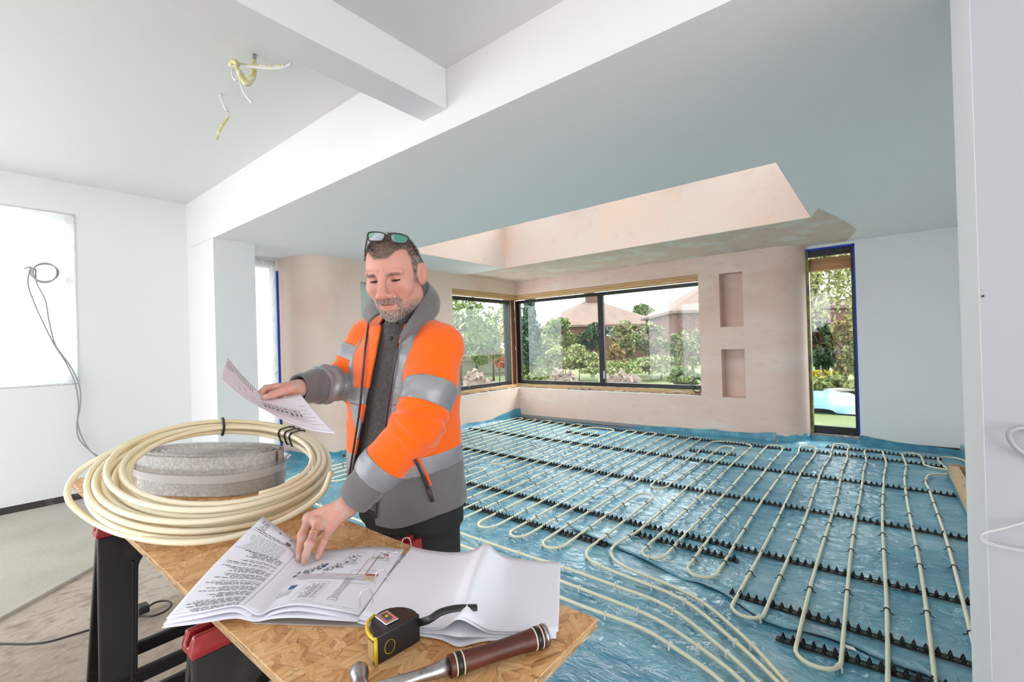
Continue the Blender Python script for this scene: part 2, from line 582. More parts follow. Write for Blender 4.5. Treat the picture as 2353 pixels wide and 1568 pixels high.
for i in range(3):
    a, b = SX0 + (SX1 - SX0) * i / 3 + 0.03, SX0 + (SX1 - SX0) * (i + 1) / 3 - 0.03
    MB().box((a, SY0, WT + 0.02), (b, SY1, WT + 0.028)).build('pane', glass_mat('roof_glass', (0.74, 0.76, 0.77), 0.04), rl)
# pink skim patch round the well and along the back of the ceiling
skim = mat('skim_patch', (0.72, 0.57, 0.48), 0.7, spec=0.2, var=[((0.74, 0.70, 0.64), 2.2, 0.50, 0.62, 4), ((0.64, 0.48, 0.39), 5, 0.55, 0.75, 4)], bump=[(18, 0.08, 0.004)])
pts = [(-6.3, SY1 + 0.0), (SX0, SY1 + 0.0), (SX1, SY1), (SX1 + 0.10, SY1 - 0.35), (-0.30, 6.1), (-0.22, 6.7), (-0.36, 7.4), (-6.3, 7.4)]
struct(MB().prism([(x, y, ZC - 0.0015) for x, y in pts], (0, 0, 0.0012)).build('ceiling_skim_patch', skim), 'unpainted plaster area of ceiling along the window wall')

# back wall, pink, with big window hole, two niches and a rounded end
HZ0, HZ1 = 0.575, 2.405
mb = MB()
wall_grid(mb, 'y', YW, 0.2, XS, -1.18, 0.03, ZC, [(XS - 1, -2.18, HZ0, HZ1), (-1.88, -1.565, 1.594, 2.375), (-1.88, -1.565, 0.568, 1.268)])
wall_grid(mb, 'y', YW + 0.2, 0.15, XS - 0.35, -1.18, 0.03, ZC, [(XS - 1, -2.18, HZ0, HZ1)])
n = 28
arc = [(-1.18 + 0.35 * math.sin(t), 7.42 - 0.35 * math.cos(t)) for t in np.linspace(0, math.pi / 2, n)]
V = [(x, y, z) for (x, y) in arc for z in (0.03, ZC)]
mb.add(V, [(2 * i, 2 * i + 2, 2 * i + 3, 2 * i + 1) for i in range(n - 1)])
mb.add([(-0.83, 7.42, 0.03), (-0.83, 7.6, 0.03), (-0.83, 7.6, ZC), (-0.83, 7.42, ZC)], [(0, 1, 2, 3)])
wb = weld(mb.build('wall_back', plaster), 0.5)
struct(wb, 'bare pink plaster wall with a long window, two niches and a rounded end')

# side wall, pink, with corner window hole, a wide niche and a rounded end
mb = MB()
wall_grid(mb, 'x', XS, -0.13, 3.25, YW + 0.001, 0.03, ZC, [(5.34, YW + 1, HZ0, HZ1), (3.62, 4.985, 0.95, 2.362)])
wall_grid(mb, 'x', XS - 0.13, -0.22, 3.25, YW + 0.35, 0.03, ZC, [(5.34, YW + 1, HZ0, HZ1)])
arc = [(-6.14 + 0.45 * math.cos(t), 3.25 - 0.45 * math.sin(t)) for t in np.linspace(0, math.pi / 2, n)] + [(-6.6, 2.80)]
V = [(x, y, z) for (x, y) in arc for z in (0.03, ZC)]
mb.add(V, [(2 * i, 2 * i + 2, 2 * i + 3, 2 * i + 1) for i in range(n)])
struct(weld(mb.build('wall_side', plaster_pale), 0.5), 'pale pink plaster side wall with corner window and rounded end')
pbd = mat('pale_green_board', (0.62, 0.68, 0.66), 0.7)
struct(MB().box((XS - 0.128, 3.621, 0.951), (XS - 0.120, 4.984, 2.361)).build('wall_niche_back', pbd), 'pale green board at the back of the wide niche')

# white deep wall right of the slim window, right-hand wall
mb = wall_grid(MB(), 'y', YW2, 0.25, -0.83, XR + 0.3, 0.05, ZC, [(-0.84, -0.28, 0.05, 2.62)])
struct(mb.build('wall_far', grey_white), 'pale grey painted wall right of the slim window')
struct(MB().box((-0.27, YW2 + 0.02, -0.05), (XR + 0.3, YW2 + 0.25, 0.05)).build('baseboard_far', dark_gap), 'dark raw gap under the pale grey wall')
struct(MB().box((XR, YB1, -0.05), (XR + 0.25, YW2 + 0.25, ZC)).build('wall_garden_side', grey_white), 'narrow pale wall beyond the near pier')
# slim strip of wall round the left slim window
mb = wall_grid(MB(), 'x', -6.34, -0.25, YB1, 2.9, -0.02, ZC, [(YB1 + 0.02, 2.79, 0.06, 2.60)])
struct(mb.build('wall_slim', white), 'white reveal round the slim sheeted window')

# dark edging strip at the foot of the pink walls
edge_strip = mat('grey_edge_foam', (0.30, 0.29, 0.29), 0.8)
MBx = MB().box((XS, YW - 0.012, 0.0), (-1.2, YW - 0.001, 0.055))
struct(MBx.build('trim_1', edge_strip), 'grey foam edging strip at the foot of the back wall')

# ------------------------------------------------------------------ windows
win2 = thing('window_2', (-4.0, YW + 0.16, 0.645), 'long black framed garden window in the pink back wall', 'window', kind='structure')
FY0, FY1 = YW + 0.15, YW + 0.21
def fr(mb, axis, c0, c1, u0, u1, z0, z1):
    if axis == 'y': mb.box((u0, c0, z0), (u1, c1, z1))
    else: mb.box((c0, u0, z0), (c1, u1, z1))
mb = MB()
for (a, b, c, d) in [(-5.845, -5.745, 0.645, 2.31), (-2.20, -2.10, 0.645, 2.31), (-5.745, -2.20, 2.25, 2.31), (-5.745, -2.20, 0.645, 0.715)]:
    fr(mb, 'y', FY0, FY1, a, b, c, d)
mb.build('frame', black_frame, win2, bevel=0.004)
MB().box((-3.978, FY0 + 0.003, 0.715), (-3.872, FY1, 2.25)).build('mullion', black_frame, win2, bevel=0.004)
MB().box((-5.75, FY0 + 0.03, 0.715), (-3.97, FY0 + 0.036, 2.25)).build('pane', pane_mat, win2)
MB().box((-3.88, FY0 + 0.03, 0.715), (-2.2, FY0 + 0.036, 2.25)).build('pane', pane_mat, win2)
MB().box((-3.90, FY0 - 0.018, 0.78), (-3.875, FY0 + 0.003, 0.92)).build('window_catch', mat('grey_catch', (0.35, 0.35, 0.36), 0.4, 0.5), win2, bevel=0.003)
win3 = thing('window_3', (-5.85, 6.2, 0.645), 'black framed corner window in the pale side wall', 'window', kind='structure')
mb = MB()
for (a, b, c, d) in [(6.89, 7.03, 0.645, 2.31), (5.24, 5.34, 0.645, 2.31), (5.34, 6.89, 2.24, 2.31), (5.34, 6.89, 0.645, 0.715)]:
    fr(mb, 'x', -5.90, -5.84, a, b, c, d)
mb.build('frame', black_frame, win3, bevel=0.004)
MB().box((-5.875, 5.34, 0.715), (-5.869, 6.89, 2.24)).build('pane', pane_mat, win3)
post = thing('corner_post', (-5.92, 7.13, HZ0), 'red oxide steel post between timber strips in the window corner', 'post', kind='structure')
MB().box((-6.0, 7.06, HZ0), (-5.862, 7.20, HZ1)).build('post', red_steel, post, bevel=0.006)
MB().box((-5.862, 7.035, HZ0), (-5.842, 7.058, HZ1)).build('strip', timber, post)
MB().box((-5.862, 7.198, HZ0), (-5.842, 7.222, HZ1)).build('strip', timber, post)
# raw timber head liners
t3 = MB().box((-5.95, YW + 0.02, 2.315), (-2.185, YW + 0.15, 2.355)).box((-5.95, YW + 0.03, 2.358), (-2.185, YW + 0.15, 2.403))
struct(t3.build('trim_2', timber_h, bevel=0.003), 'raw timber head battens over the long window')
t3 = MB().box((-5.84, 5.345, 2.315), (-5.71, YW + 0.02, 2.355)).box((-5.84, 5.345, 2.358), (-5.72, YW + 0.03, 2.403))
struct(t3.build('trim_3', timber_h, bevel=0.003), 'raw timber head battens over the corner window')
# rough unfinished sill: masonry edge + timber strips
brickm = mat('rough_sill_masonry', (0.30, 0.20, 0.14), 0.9, var=[((0.55, 0.45, 0.36), 7, 0.48, 0.7, 5), ((0.12, 0.09, 0.07), 16, 0.5, 0.7, 4)], bump=[(25, 0.6, 0.01)])
sl = thing('trim_4', (-4, YW + 0.1, HZ0), 'rough unfinished window sill of broken masonry and battens', 'sill', kind='structure')
x = -5.69
while x < -2.25:
    L_ = random.uniform(0.20, 0.24)
    MB().box((x, YW + 0.03, HZ0 - 0.02), (min(x + L_, -2.19), YW + 0.11 + random.uniform(-.01, .01), HZ0 + random.uniform(0.012, 0.032))).build('brick', brickm, sl, bevel=0.004)
    x += L_ + 0.012
y = 5.36
while y < 6.98:
    L_ = random.uniform(0.20, 0.24)
    MB().box((-5.80 + random.uniform(-.01, .01), y, HZ0 - 0.02), (-5.72, min(y + L_, 7.06), HZ0 + random.uniform(0.012, 0.032))).build('brick', brickm, sl, bevel=0.004)
    y += L_ + 0.012
MB().box((-5.8, YW + 0.115, HZ0 + 0.0), (-2.19, YW + 0.15, HZ0 + 0.062)).build('batten', timber_h, sl, bevel=0.003)
MB().box((-5.84, 5.345, HZ0 + 0.0), (-5.805, 7.18, HZ0 + 0.062)).build('batten', timber_h, sl, bevel=0.003)
edge_bead = mat('white_edge_bead', (0.78, 0.74, 0.70), 0.6)
MB().box((-5.69, YW - 0.003, HZ0 - 0.012), (-2.182, YW + 0.02, HZ0 + 0.003)).build('bead', edge_bead, sl, bevel=0.002)
MB().box((-5.71, 5.34, HZ0 - 0.012), (-5.687, YW, HZ0 + 0.003)).build('bead', edge_bead, sl, bevel=0.002)

win4 = thing('window_4', (-0.55, YW2 + 0.06, 0.07), 'slim full height black framed window edged with blue tape', 'window', kind='structure')
W4 = YW2 + 0.05
mb = MB()
for (a, b, c, d) in [(-0.835, -0.795, 0.09, 2.61), (-0.327, -0.288, 0.09, 2.61), (-0.795, -0.327, 2.515, 2.61), (-0.795, -0.327, 0.09, 0.19)]:
    mb.box((a, W4, c), (b, W4 + 0.06, d))
mb.build('frame', black_frame, win4, bevel=0.003)
MB().box((-0.80, W4 + 0.03, 0.19), (-0.325, W4 + 0.036, 2.515)).build('pane', pane_mat, win4)
mb = MB().box((-0.296, YW2 - 0.004, 0.12), (-0.279, W4 + 0.004, 2.62)).box((-0.83, YW2 - 0.004, 2.595), (-0.279, W4 + 0.004, 2.622)).box((-0.83, W4 - 0.004, 2.54), (-0.79, W4 - 0.0005, 2.60))
mb.build('masking_tape', blue_tape, win4)
MB().box((-0.831, YW2 + 0.0, 0.05), (-0.795, W4 - 0.001, 2.59)).build('protective_tape', yellow_tape, win4)
MB().box((-0.83, YW2 - 0.02, 0.03), (-0.28, YW2 + 0.1, 0.088)).build('sill', mat('dusty_threshold', (0.30, 0.27, 0.24), 0.8, var=[((0.55, 0.52, 0.48), 12, 0.5, 0.7)]), win4)
MB().box((-0.82, W4 + 0.09, 2.33), (-0.30, W4 + 0.22, 2.50)).build('outer_lintel', mat('orange_timber', (0.55, 0.25, 0.09), 0.6, var=[((0.36, 0.15, 0.05), 5, 0.5, 0.7)], stretch=(0.5, 1, 12)), win4, bevel=0.004)

win5 = thing('window_5', (-6.36, 2.5, 0.06), 'slim full height window behind bright plastic beside rounded wall', 'window', kind='structure')
mb = MB()
for (a, b, c, d) in [(YB1 + 0.03, YB1 + 0.08, 0.06, 2.60), (2.73, 2.785, 0.06, 2.60), (YB1 + 0.08, 2.73, 2.54, 2.60), (YB1 + 0.08, 2.73, 0.06, 0.12)]:
    mb.box((-6.45, a, c), (-6.40, b, d))
mb.build('frame', black_frame, win5)
MB().box((-6.43, YB1 + 0.08, 0.12), (-6.424, 2.73, 2.54)).build('pane', pane_mat, win5)
MB().box((-6.36, 2.775, 0.06), (-6.33, 2.797, 2.50)).build('masking_tape', blue_tape, win5)
nu, nv = 14, 50
uu, vv = np.meshgrid(np.linspace(YB1 + 0.01, 2.765, nu), np.linspace(0.05, 2.63, nv), indexing='ij')
xx = -6.325 + 0.012 * (vnoise(uu * 8 + vv * 2, vv * 3, 4) - 0.5)
sh2 = mesh('plastic_sheet', np.stack([xx, uu, vv], -1).reshape(-1, 3), grid_faces(nu, nv), film, None, True)
tag(sh2, 'tall narrow plastic sheet over the slim window between pier and rounded wall', 'plastic sheet')
# ================================================================== MEMBRANE, RAILS, PIPES
def membrane_mat():
    m = bpy.data.materials.new('blue_polythene')
    m.use_nodes = True
    N, L = m.node_tree.nodes, m.node_tree.links
    b = N['Principled BSDF']
    b.inputs['Roughness'].default_value = 0.2
    b.inputs['Specular IOR Level'].default_value = 0.9
    tc = N.new('ShaderNodeTexCoord')
    mp = N.new('ShaderNodeMapping'); mp.inputs['Scale'].default_value = (1, 1.6, 1)
    L.new(tc.outputs['Object'], mp.inputs[0])
    n1 = N.new('ShaderNodeTexNoise'); n1.inputs['Scale'].default_value = 1.1; n1.inputs['Detail'].default_value = 5
    L.new(mp.outputs[0], n1.inputs[0])
    cr = N.new('ShaderNodeValToRGB')
    e = cr.color_ramp.elements
    e[0].position = 0.30; e[0].color = (0.045, 0.205, 0.33, 1)
    e[1].position = 0.72; e[1].color = (0.30, 0.50, 0.57, 1)
    k = cr.color_ramp.elements.new(0.52); k.color = (0.12, 0.345, 0.455, 1)
    L.new(n1.outputs['Fac'], cr.inputs[0])
    n3 = N.new('ShaderNodeTexNoise'); n3.inputs['Scale'].default_value = 2.3; n3.inputs['Detail'].default_value = 6
    L.new(tc.outputs['Object'], n3.inputs[0])
    r3 = N.new('ShaderNodeMapRange'); r3.inputs[1].default_value = 0.60; r3.inputs[2].default_value = 0.74
    L.new(n3.outputs['Fac'], r3.inputs[0])
    mx = N.new('ShaderNodeMix'); mx.data_type = 'RGBA'
    mu = N.new('ShaderNodeMath'); mu.operation = 'MULTIPLY'; mu.inputs[1].default_value = 0.55
    L.new(r3.outputs[0], mu.inputs[0]); L.new(mu.outputs[0], mx.inputs['Factor'])
    L.new(cr.outputs[0], mx.inputs['A']); mx.inputs['B'].default_value = (0.42, 0.43, 0.40, 1)
    L.new(mx.outputs['Result'], b.inputs['Base Color'])
    n2 = N.new('ShaderNodeTexNoise'); n2.inputs['Scale'].default_value = 7; n2.inputs['Detail'].default_value = 4; n2.inputs['Distortion'].default_value = 1.2
    L.new(mp.outputs[0], n2.inputs[0])
    b1 = N.new('ShaderNodeBump'); b1.inputs['Strength'].default_value = 0.8; b1.inputs['Distance'].default_value = 0.035
    L.new(n2.outputs['Fac'], b1.inputs['Height'])
    L.new(b1.outputs[0], b.inputs['Normal'])
    return m


memb_m = membrane_mat()
nx, ny = 300, 250
gx = np.linspace(-6.28, 0.69, nx); gy = np.linspace(1.35, 7.40, ny)
GX, GY = np.meshgrid(gx, gy, indexing='ij')


def memb_z(x, y):
    wx = x + 0.12 * vnoise(x * 3, y * 3, 21); wy = y + 0.10 * vnoise(x * 2.5, y * 2.5, 22)
    r1 = np.exp(-((vnoise(wx * 1.6, wy * 4.5, 23) - 0.5) / 0.05) ** 2)
    r2 = np.exp(-((vnoise(wx * 4.5, wy * 8, 24) - 0.5) / 0.07) ** 2)
    r3 = np.exp(-((vnoise(wx * 3.5 + wy * 3, wy * 3.5 - wx * 2, 25) - 0.5) / 0.06) ** 2)
    return -0.012 + 0.0075 * r1 + 0.005 * r2 + 0.0045 * r3 + 0.006 * vnoise(x * 1.5, y * 1.5, 26)


GZ = memb_z(GX, GY)
V = np.stack([GX, GY, GZ], -1)
# outline: sheet stays inside the walls, cut round the rounded wall ends
sheet_o = mesh('floor_membrane', V.reshape(-1, 3), grid_faces(nx, ny), memb_m, None, True)
bm = bmesh.new(); bm.from_mesh(sheet_o.data)
ox, oy = ORIG[sheet_o.name][:2]
kill = []
for v in bm.verts:
    X, Y = v.co.x + ox, v.co.y + oy
    if (X < XS + 0.004 and Y > 3.25) or (Y > YW - 0.006 and X < -1.18) or (X < -6.0 and Y > 2.79) or \
       (X < -5.6 and Y < YB1 + 0.02) or (X > XPR - 0.01 and Y < YB1 + 0.02) or \
       (X < XS and Y > 3.25 - math.sqrt(max(0, 0.2025 - (X + 6.14) ** 2)) - 0.01 and Y > 2.6) or \
       (X > -1.18 and X < -0.83 and Y > 7.42 - math.sqrt(max(0, 0.1225 - (X + 1.18) ** 2)) - 0.01) or \
       (X < -2.3 and Y < 1.80):
        kill.append(v)
bmesh.ops.delete(bm, geom=kill, context='VERTS')
bm.to_mesh(sheet_o.data); bm.free()
tag(sheet_o, 'wrinkled blue polythene membrane spread over the garden room floor', 'membrane')
# upturned sheet edges against the walls
bt = mat('blue_polythene_edge', (0.035, 0.22, 0.34), 0.3, spec=0.6, var=[((0.10, 0.36, 0.46), 5, 0.45, 0.7, 4)], bump=[(14, 0.6, 0.02)])


def upturn(path, hts, out, seed):
    """ragged strip of sheet folded up a wall; path: floor polyline, out: into-room normals"""
    P = resample(np.c_[np.array(path, float), np.array(hts)[:, None]], 0.04)
    n = len(P)
    rows = []
    for k, t in enumerate((0.0, 0.06, 0.5, 1.0)):
        h = P[:, 2] * t * (1 + 0.35 * (vnoise(np.arange(n) * 0.22, np.full(n, k * 3.3), seed) - 0.5))
        off = (0.07, 0.035, 0.018, 0.006)[k] + 0.012 * vnoise(np.arange(n) * 0.5, np.full(n, k * 9.1), seed + 1) * (1 if k else 0)
        rows.append(np.stack([P[:, 0] + out[0] * off, P[:, 1] + out[1] * off, h + (0.0 if k else -0.008)], -1))
    V = np.stack(rows, 1).reshape(-1, 3)
    return V, grid_faces(n, 4)


mb = MB()
for a in [([(-5.69, 7.06), (-5.69, 6.2), (-5.69, 5.0), (-5.69, 4.2), (-5.69, 3.3)], (0.20, 0.07, 0.10, 0.08, 0.10), (1, 0), 31),
          ([(-5.69, 3.3), (-5.73, 3.02), (-5.86, 2.88), (-6.10, 2.79), (-6.3, 2.78)], (0.1, 0.12, 0.10, 0.12, 0.1), (0.5, -0.8), 32)]:
    mb.add(*upturn(*a))
tag(mb.build('membrane_upturn', bt, None, True), 'blue sheet edge folded up the foot of the pale side wall', 'membrane')
mb = MB()
for a in [([(-3.3, 7.07), (-2.4, 7.07), (-1.2, 7.07)], (0.03, 0.07, 0.11), (0, -1), 33),
          ([(-1.2, 7.07), (-1.0, 7.12), (-0.88, 7.25), (-0.83, 7.41)], (0.10, 0.10, 0.11, 0.09), (0.5, -0.7), 34),
          ([(-0.83, 7.40), (-0.28, 7.40)], (0.06, 0.07), (0, -1), 35), ([(-0.28, 7.42), (0.2, 7.42), (0.68, 7.42)], (0.10, 0.05, 0.03), (0, -1), 36)]:
    mb.add(*upturn(*a))
tag(mb.build('membrane_upturn', bt, None, True), 'blue sheet edge folded up along the window wall and round its rounded end', 'membrane')
mb = MB()
mb.add(*upturn([(0.685, 2.4), (0.685, 7.38)], (0.12, 0.10), (-1, 0), 37))
tag(mb.build('membrane_upturn', bt, None, True), 'blue sheet edge folded up behind the near pier', 'membrane')
# overlap seams of the sheet (a second layer lapping over the first)
P = [onz(*q, 0.0) for q in [(1310, 1215), (1420, 1262), (1500, 1300), (1560, 1330), (1640, 1356), (1760, 1430), (1900, 1470), (2060, 1530), (2200, 1590)]]
P = spline(np.array(P)[:, :2], 8)
n = len(P)
rows = []
for k, (dy, z) in enumerate([(0.0, 0.001), (-0.006, 0.006), (0.03, 0.007), (0.10, -0.002), (0.16, -0.016)]):
    wv = 0.018 * vnoise(np.arange(n) * 0.35, np.full(n, 2.0), 41) * (1 if k < 3 else 0.3)
    zz = z + 0.009 * (vnoise(np.arange(n) * 0.3, np.full(n, k * 0.6), 42) - 0.4) * (k < 3)
    rows.append(np.stack([P[:, 0] + 0.1 * dy, P[:, 1] + dy + wv, zz], -1))
V = np.stack(rows, 1).reshape(-1, 3)
tag(mesh('membrane_lap', V, grid_faces(n, 5), memb_m, None, True), 'lifted lap seam where two blue sheets overlap below the pipe loops', 'membrane')

# ---- clip rails
railm = mat('black_clip_rail', (0.012, 0.012, 0.013), 0.5)
PITCH_R = 0.0405


def rail(xa, xb, ya, yb, label, single):
    L_ = xb - xa
    t = thing('clip_rail', ((xa + xb) / 2, (ya + yb) / 2, 0.0), label, 'pipe rail', 'black clip rails on the membrane')
    ang = math.atan2(yb - ya, xb - xa)
    ca, sa = math.cos(ang), math.sin(ang)
    mb = MB()
    for s in (-1, 1):
        off = np.array([-sa, ca, 0]) * s * 0.0155
        mb.bar(np.array((xa, ya, 0.003)) + off, np.array((xb, yb, 0.003)) + off, 0.009, 0.006)
    n = int(L_ / PITCH_R)
    for i in range(n + 1):
        x = xa + i * PITCH_R; y = ya + (yb - ya) * i / max(n, 1)
        mb.box((x - 0.007, y - 0.0155, 0), (x + 0.007, y + 0.0155, 0.006))
    mb.build('base', railm, t)

    def tooth(m_, x, y):
        for s in (-1, 1):      # a pair of pointed fins forming the pipe seat
            yy = y + s * 0.0125
            P3 = [(x - 0.0105, yy - 0.003, 0.005), (x + 0.0105, yy - 0.003, 0.005), (x + 0.0062, yy - 0.003, 0.022), (x + 0.001, yy - 0.003, 0.035), (x - 0.0062, yy - 0.003, 0.022)]
            m_.prism(P3, (0, 0.006, 0))
        m_.box((x - 0.004, y - 0.012, 0.005), (x + 0.004, y + 0.012, 0.011))
    if single:
        m0 = MB(); tooth(m0, 0, 0)
        first = None
        for i in range(n + 1):
            o = (xa + (i + 0.5) * PITCH_R * 0.999, ya + (yb - ya) * i / max(n, 1), 0)
            if o[0] > xb: break
            if first is None:
                first = mesh('tooth', np.vstack(m0.V) + np.array(o), m0.F, railm, t, origin=o)
            else:
                copy_obj(first, t, o)
    else:
        m0 = MB()
        for i in range(n + 1):
            tooth(m0, xa + (i + 0.5) * PITCH_R, ya + (yb - ya) * i / max(n, 1))
        tag(m0.build('teeth', railm, t), kind='stuff')


rail(-0.43, 0.66, 2.42, 2.49, 'black clip rail nearest the camera, under the two front pipe loops', True)
rail(-0.72, 0.66, 2.695, 2.70, 'black clip rail second from the camera, starting beside a pipe loop', True)
rail(-4.9, -1.55, 2.88, 2.85, 'long black clip rail just behind the worker crossing the pipe loop ends', True)
rail(-1.50, -0.77, 3.14, 3.125, 'short black clip rail running close beside a longer rail, mid floor', True)
rail(-5.5, 0.66, 3.36, 3.29, 'long black clip rail third row back, spanning the whole floor', True)
rail(-5.6, 0.66, 4.49, 4.31, 'long black clip rail across the middle of the room', True)
rail(-5.62, 0.50, 5.58, 5.41, 'long black clip rail two rows before the window wall', False)
rail(-5.64, -0.95, 6.80, 6.57, 'long black clip rail closest to the long window', False)
rail(-4.02, -3.42, 6.16, 6.14, 'short black clip rail inside a long pipe loop near the window corner', False)
rail(-2.0, -1.45, 5.92, 5.93, 'short black clip rail inside a pipe loop below the niches', False)
rail(-0.88, 0.45, 6.62, 6.52, 'short black clip rail in front of the slim window', False)
rail(-0.62, 0.46, 7.00, 6.88, 'short black clip rail tight against the slim window', False)

# ---- heating pipes
pipem = mat('cream_pipe', (0.74, 0.71, 0.52), 0.38, spec=0.5)
PR = 0.0096
PZ = 0.0185


def RX(k, y):
    return 0.285 - k * (0.1585 + 0.0092 * (y - 2.6) / 4.2) + 0.008 * math.sin(1.9 * y + k * 1.3) + (0.022 * math.exp(-((y - 6.35) / 0.35) ** 2) if k < 9 else 0)


def run(k, y0, y1):
    n = max(2, int(abs(y1 - y0) / 0.12))
    return [(RX(k, y), y) for y in np.linspace(y0, y1, n)]


def uturn(k0, k1, y, sgn, flat=0.0):
    """half loop between runs k0 and k1 bulging to +y (sgn 1) or -y (sgn -1), ends at y"""
    xa, xb = RX(k0, y), RX(k1, y)
    r = abs(xb - xa) / 2
    c = (xa + xb) / 2
    out = []
    rb = min(r, 0.13) + flat
    for t in np.linspace(0, math.pi, 11)[1:-1]:
        cx = math.cos(t)
        if r > 0.2: cx = math.copysign(min(1, abs(cx) ** 0.55), cx)
        out.append((c + (xa - c) * cx, y + sgn * rb * math.sin(t)))
    return out


FAR = {0: 6.92, 2: 6.90, 4: 7.10, 6: 6.76, 8: 6.60, 14: 6.60, 16: 6.62, 18: 6.64, 20: 6.63, 26: 6.70, 28: 6.72, 30: 6.76, 32: 6.78, 34: 6.78}
NEAR = {1: 1.75, 3: 2.36, 5: 2.56, 7: 2.84, 9: 2.90}


def nr(k): return NEAR.get(k, 2.67)


def feed(*pp): return [tuple(onz(1200 + x / 3.922, 1200 + y / 3.922, 0.02)[:2]) for x, y in pp]


tail = lambda a: a + [(a[-1][0] + 0.16, a[-1][1] - 0.17), (a[-1][0] + 0.27, a[-1][1] - 0.36), (a[-1][0] + 0.30, a[-1][1] - 0.5)]
f1 = tail(feed((580, 260), (640, 360), (900, 475), (1430, 690), (1880, 1045), (2280, 1420)))
f2 = tail(feed((845, 200), (800, 290), (940, 410), (1520, 655), (1990, 1030), (2353, 1420)))
f3 = tail(feed((350, 400), (815, 565), (1300, 755), (1730, 1080), (2130, 1443)))
f4 = tail(feed((345, 530), (700, 665), (1170, 855), (1570, 1110), (1990, 1443)))
f5 = tail(feed((340, 675), (590, 775), (1065, 950), (1420, 1165), (1800, 1443)))

# circuit one (right)
c1 = [(0.56, 6.34), (0.40, 6.36), (0.30, 6.46)] + run(0, 6.6, FAR[0]) + uturn(0, 1, FAR[0], 1)
for a in (1, 3, 5, 7, 9):
    c1 += run(a, FAR[a - 1], nr(a)) + uturn(a, a + 1, nr(a), -1)
    if a < 9: c1 += run(a + 1, nr(a), FAR[a + 1]) + uturn(a + 1, a + 2, FAR[a + 1], 1)
c1 += run(10, nr(9), 6.45) + uturn(10, 13, 6.45, 1, 0.03) + run(13, 6.45, 4.30) + uturn(13, 12, 4.30, -1, 0.03) + run(12, 4.30, 6.22) + uturn(12, 11, 6.22, 1, 0.03)
c1 += run(11, 6.22, 3.15) + f2
# circuit two (middle)
c2 = f1[::-1] + run(12, 2.95, 3.88) + uturn(12, 13, 3.88, 1, 0.04)
c2 += run(13, 3.88, 2.67) + uturn(13, 14, 2.67, -1, 0.02)
for a in (14, 16, 18, 20):
    c2 += run(a, 2.67, FAR[a]) + uturn(a, a + 1, FAR[a], 1) + run(a + 1, FAR[a], 2.67) + uturn(a + 1, a + 2, 2.67, -1, 0.02)
c2 += run(22, 2.67, 6.52) + uturn(22, 25, 6.52, 1, 0.03) + run(25, 6.52, 4.15) + uturn(25, 24, 4.15, -1, 0.03) + run(24, 4.15, 6.28) + uturn(24, 23, 6.28, 1, 0.03)
c2 += run(23, 6.28, 2.85) + [(RX(23, 2.6) + 0.05, 2.60), (RX(23, 2.5) + 0.2, 2.46), (-2.6, 2.40), (-1.94, 2.39)] + f3
# circuit three (left)
c3 = f4[::-1] + [(-2.0, 2.25), (-3.0, 2.26), (RX(24, 2.5) + 0.25, 2.32), (RX(24, 2.6) + 0.06, 2.46)] + run(24, 2.7, 3.72) + uturn(24, 25, 3.72, 1, 0.04) + run(25, 3.72, 2.67) + uturn(25, 26, 2.67, -1, 0.02)
for a in (26, 28, 30, 32, 34):
    c3 += run(a, 2.67, FAR[a]) + uturn(a, a + 1, FAR[a], 1)
    if a < 34: c3 += run(a + 1, FAR[a], 2.67) + uturn(a + 1, a + 2, 2.67, -1, 0.02)
c3 += run(35, FAR[34], 2.7) + [(RX(35, 2.6) + 0.03, 2.45), (RX(35, 2.5) + 0.25, 2.2), (-4.6, 2.11), (-3.0, 2.10), (-2.0, 2.11)] + f5
# feed at the far right edge and the small loop by the timber frame
c4 = [(0.56, 6.15), (0.42, 6.12), (0.31, 6.02), (RX(0, 5.75) - 0.01, 5.72)] + run(0, 5.5, 1.5)
c5 = [(0.47, 6.40), (0.44, 6.60), (0.43, 6.82), (0.47, 6.95), (0.56, 6.99), (0.63, 6.93), (0.66, 6.80), (0.665, 6.5)]


def pipe_obj(path, label):
    P = resample(spline(np.array(path), 4), 0.03)
    z = PZ + 0 * P[:, 0]
    b = thing('heating_pipe', (*P[len(P) // 2], 0.0), label, 'pipe', 'cream heating pipes on the floor')
    o = MB().tube(np.c_[P, z], PR, 8).build('pipe', pipem, b, True)
    return b, P


grp = []
grp.append(pipe_obj(c1, 'cream heating pipe winding in long loops across the right half of the blue floor'))
grp.append(pipe_obj(c2, 'cream heating pipe looping across the middle of the blue floor in front of long window'))
grp.append(pipe_obj(c3, 'cream heating pipe looping behind the worker along the pale side wall'))
grp.append(pipe_obj(c4, 'single cream pipe run closest to the right-hand pier'))
grp.append(pipe_obj(c5, 'small cream pipe bend rising from the timber frame in the far corner'))

# staples and ties that hold the pipe down
stap = mat('black_staple', (0.015, 0.015, 0.016), 0.45)
tiem = mat('white_tie', (0.72, 0.73, 0.72), 0.4)


def hoop(r, w, foot):
    mb = MB()
    A = np.linspace(-0.25, math.pi + 0.25, 9)
    P = [(r * math.cos(a), 0, PZ + r * math.sin(a)) for a in A]
    mb.tube(P, w, 5, up0=(0, 1, 0))
    if foot:
        for s in (-1, 1): mb.bar((s * r * 0.9, 0, 0.012), (s * (r + 0.016), 0, 0.003), 0.004, 0.004)
    return mb


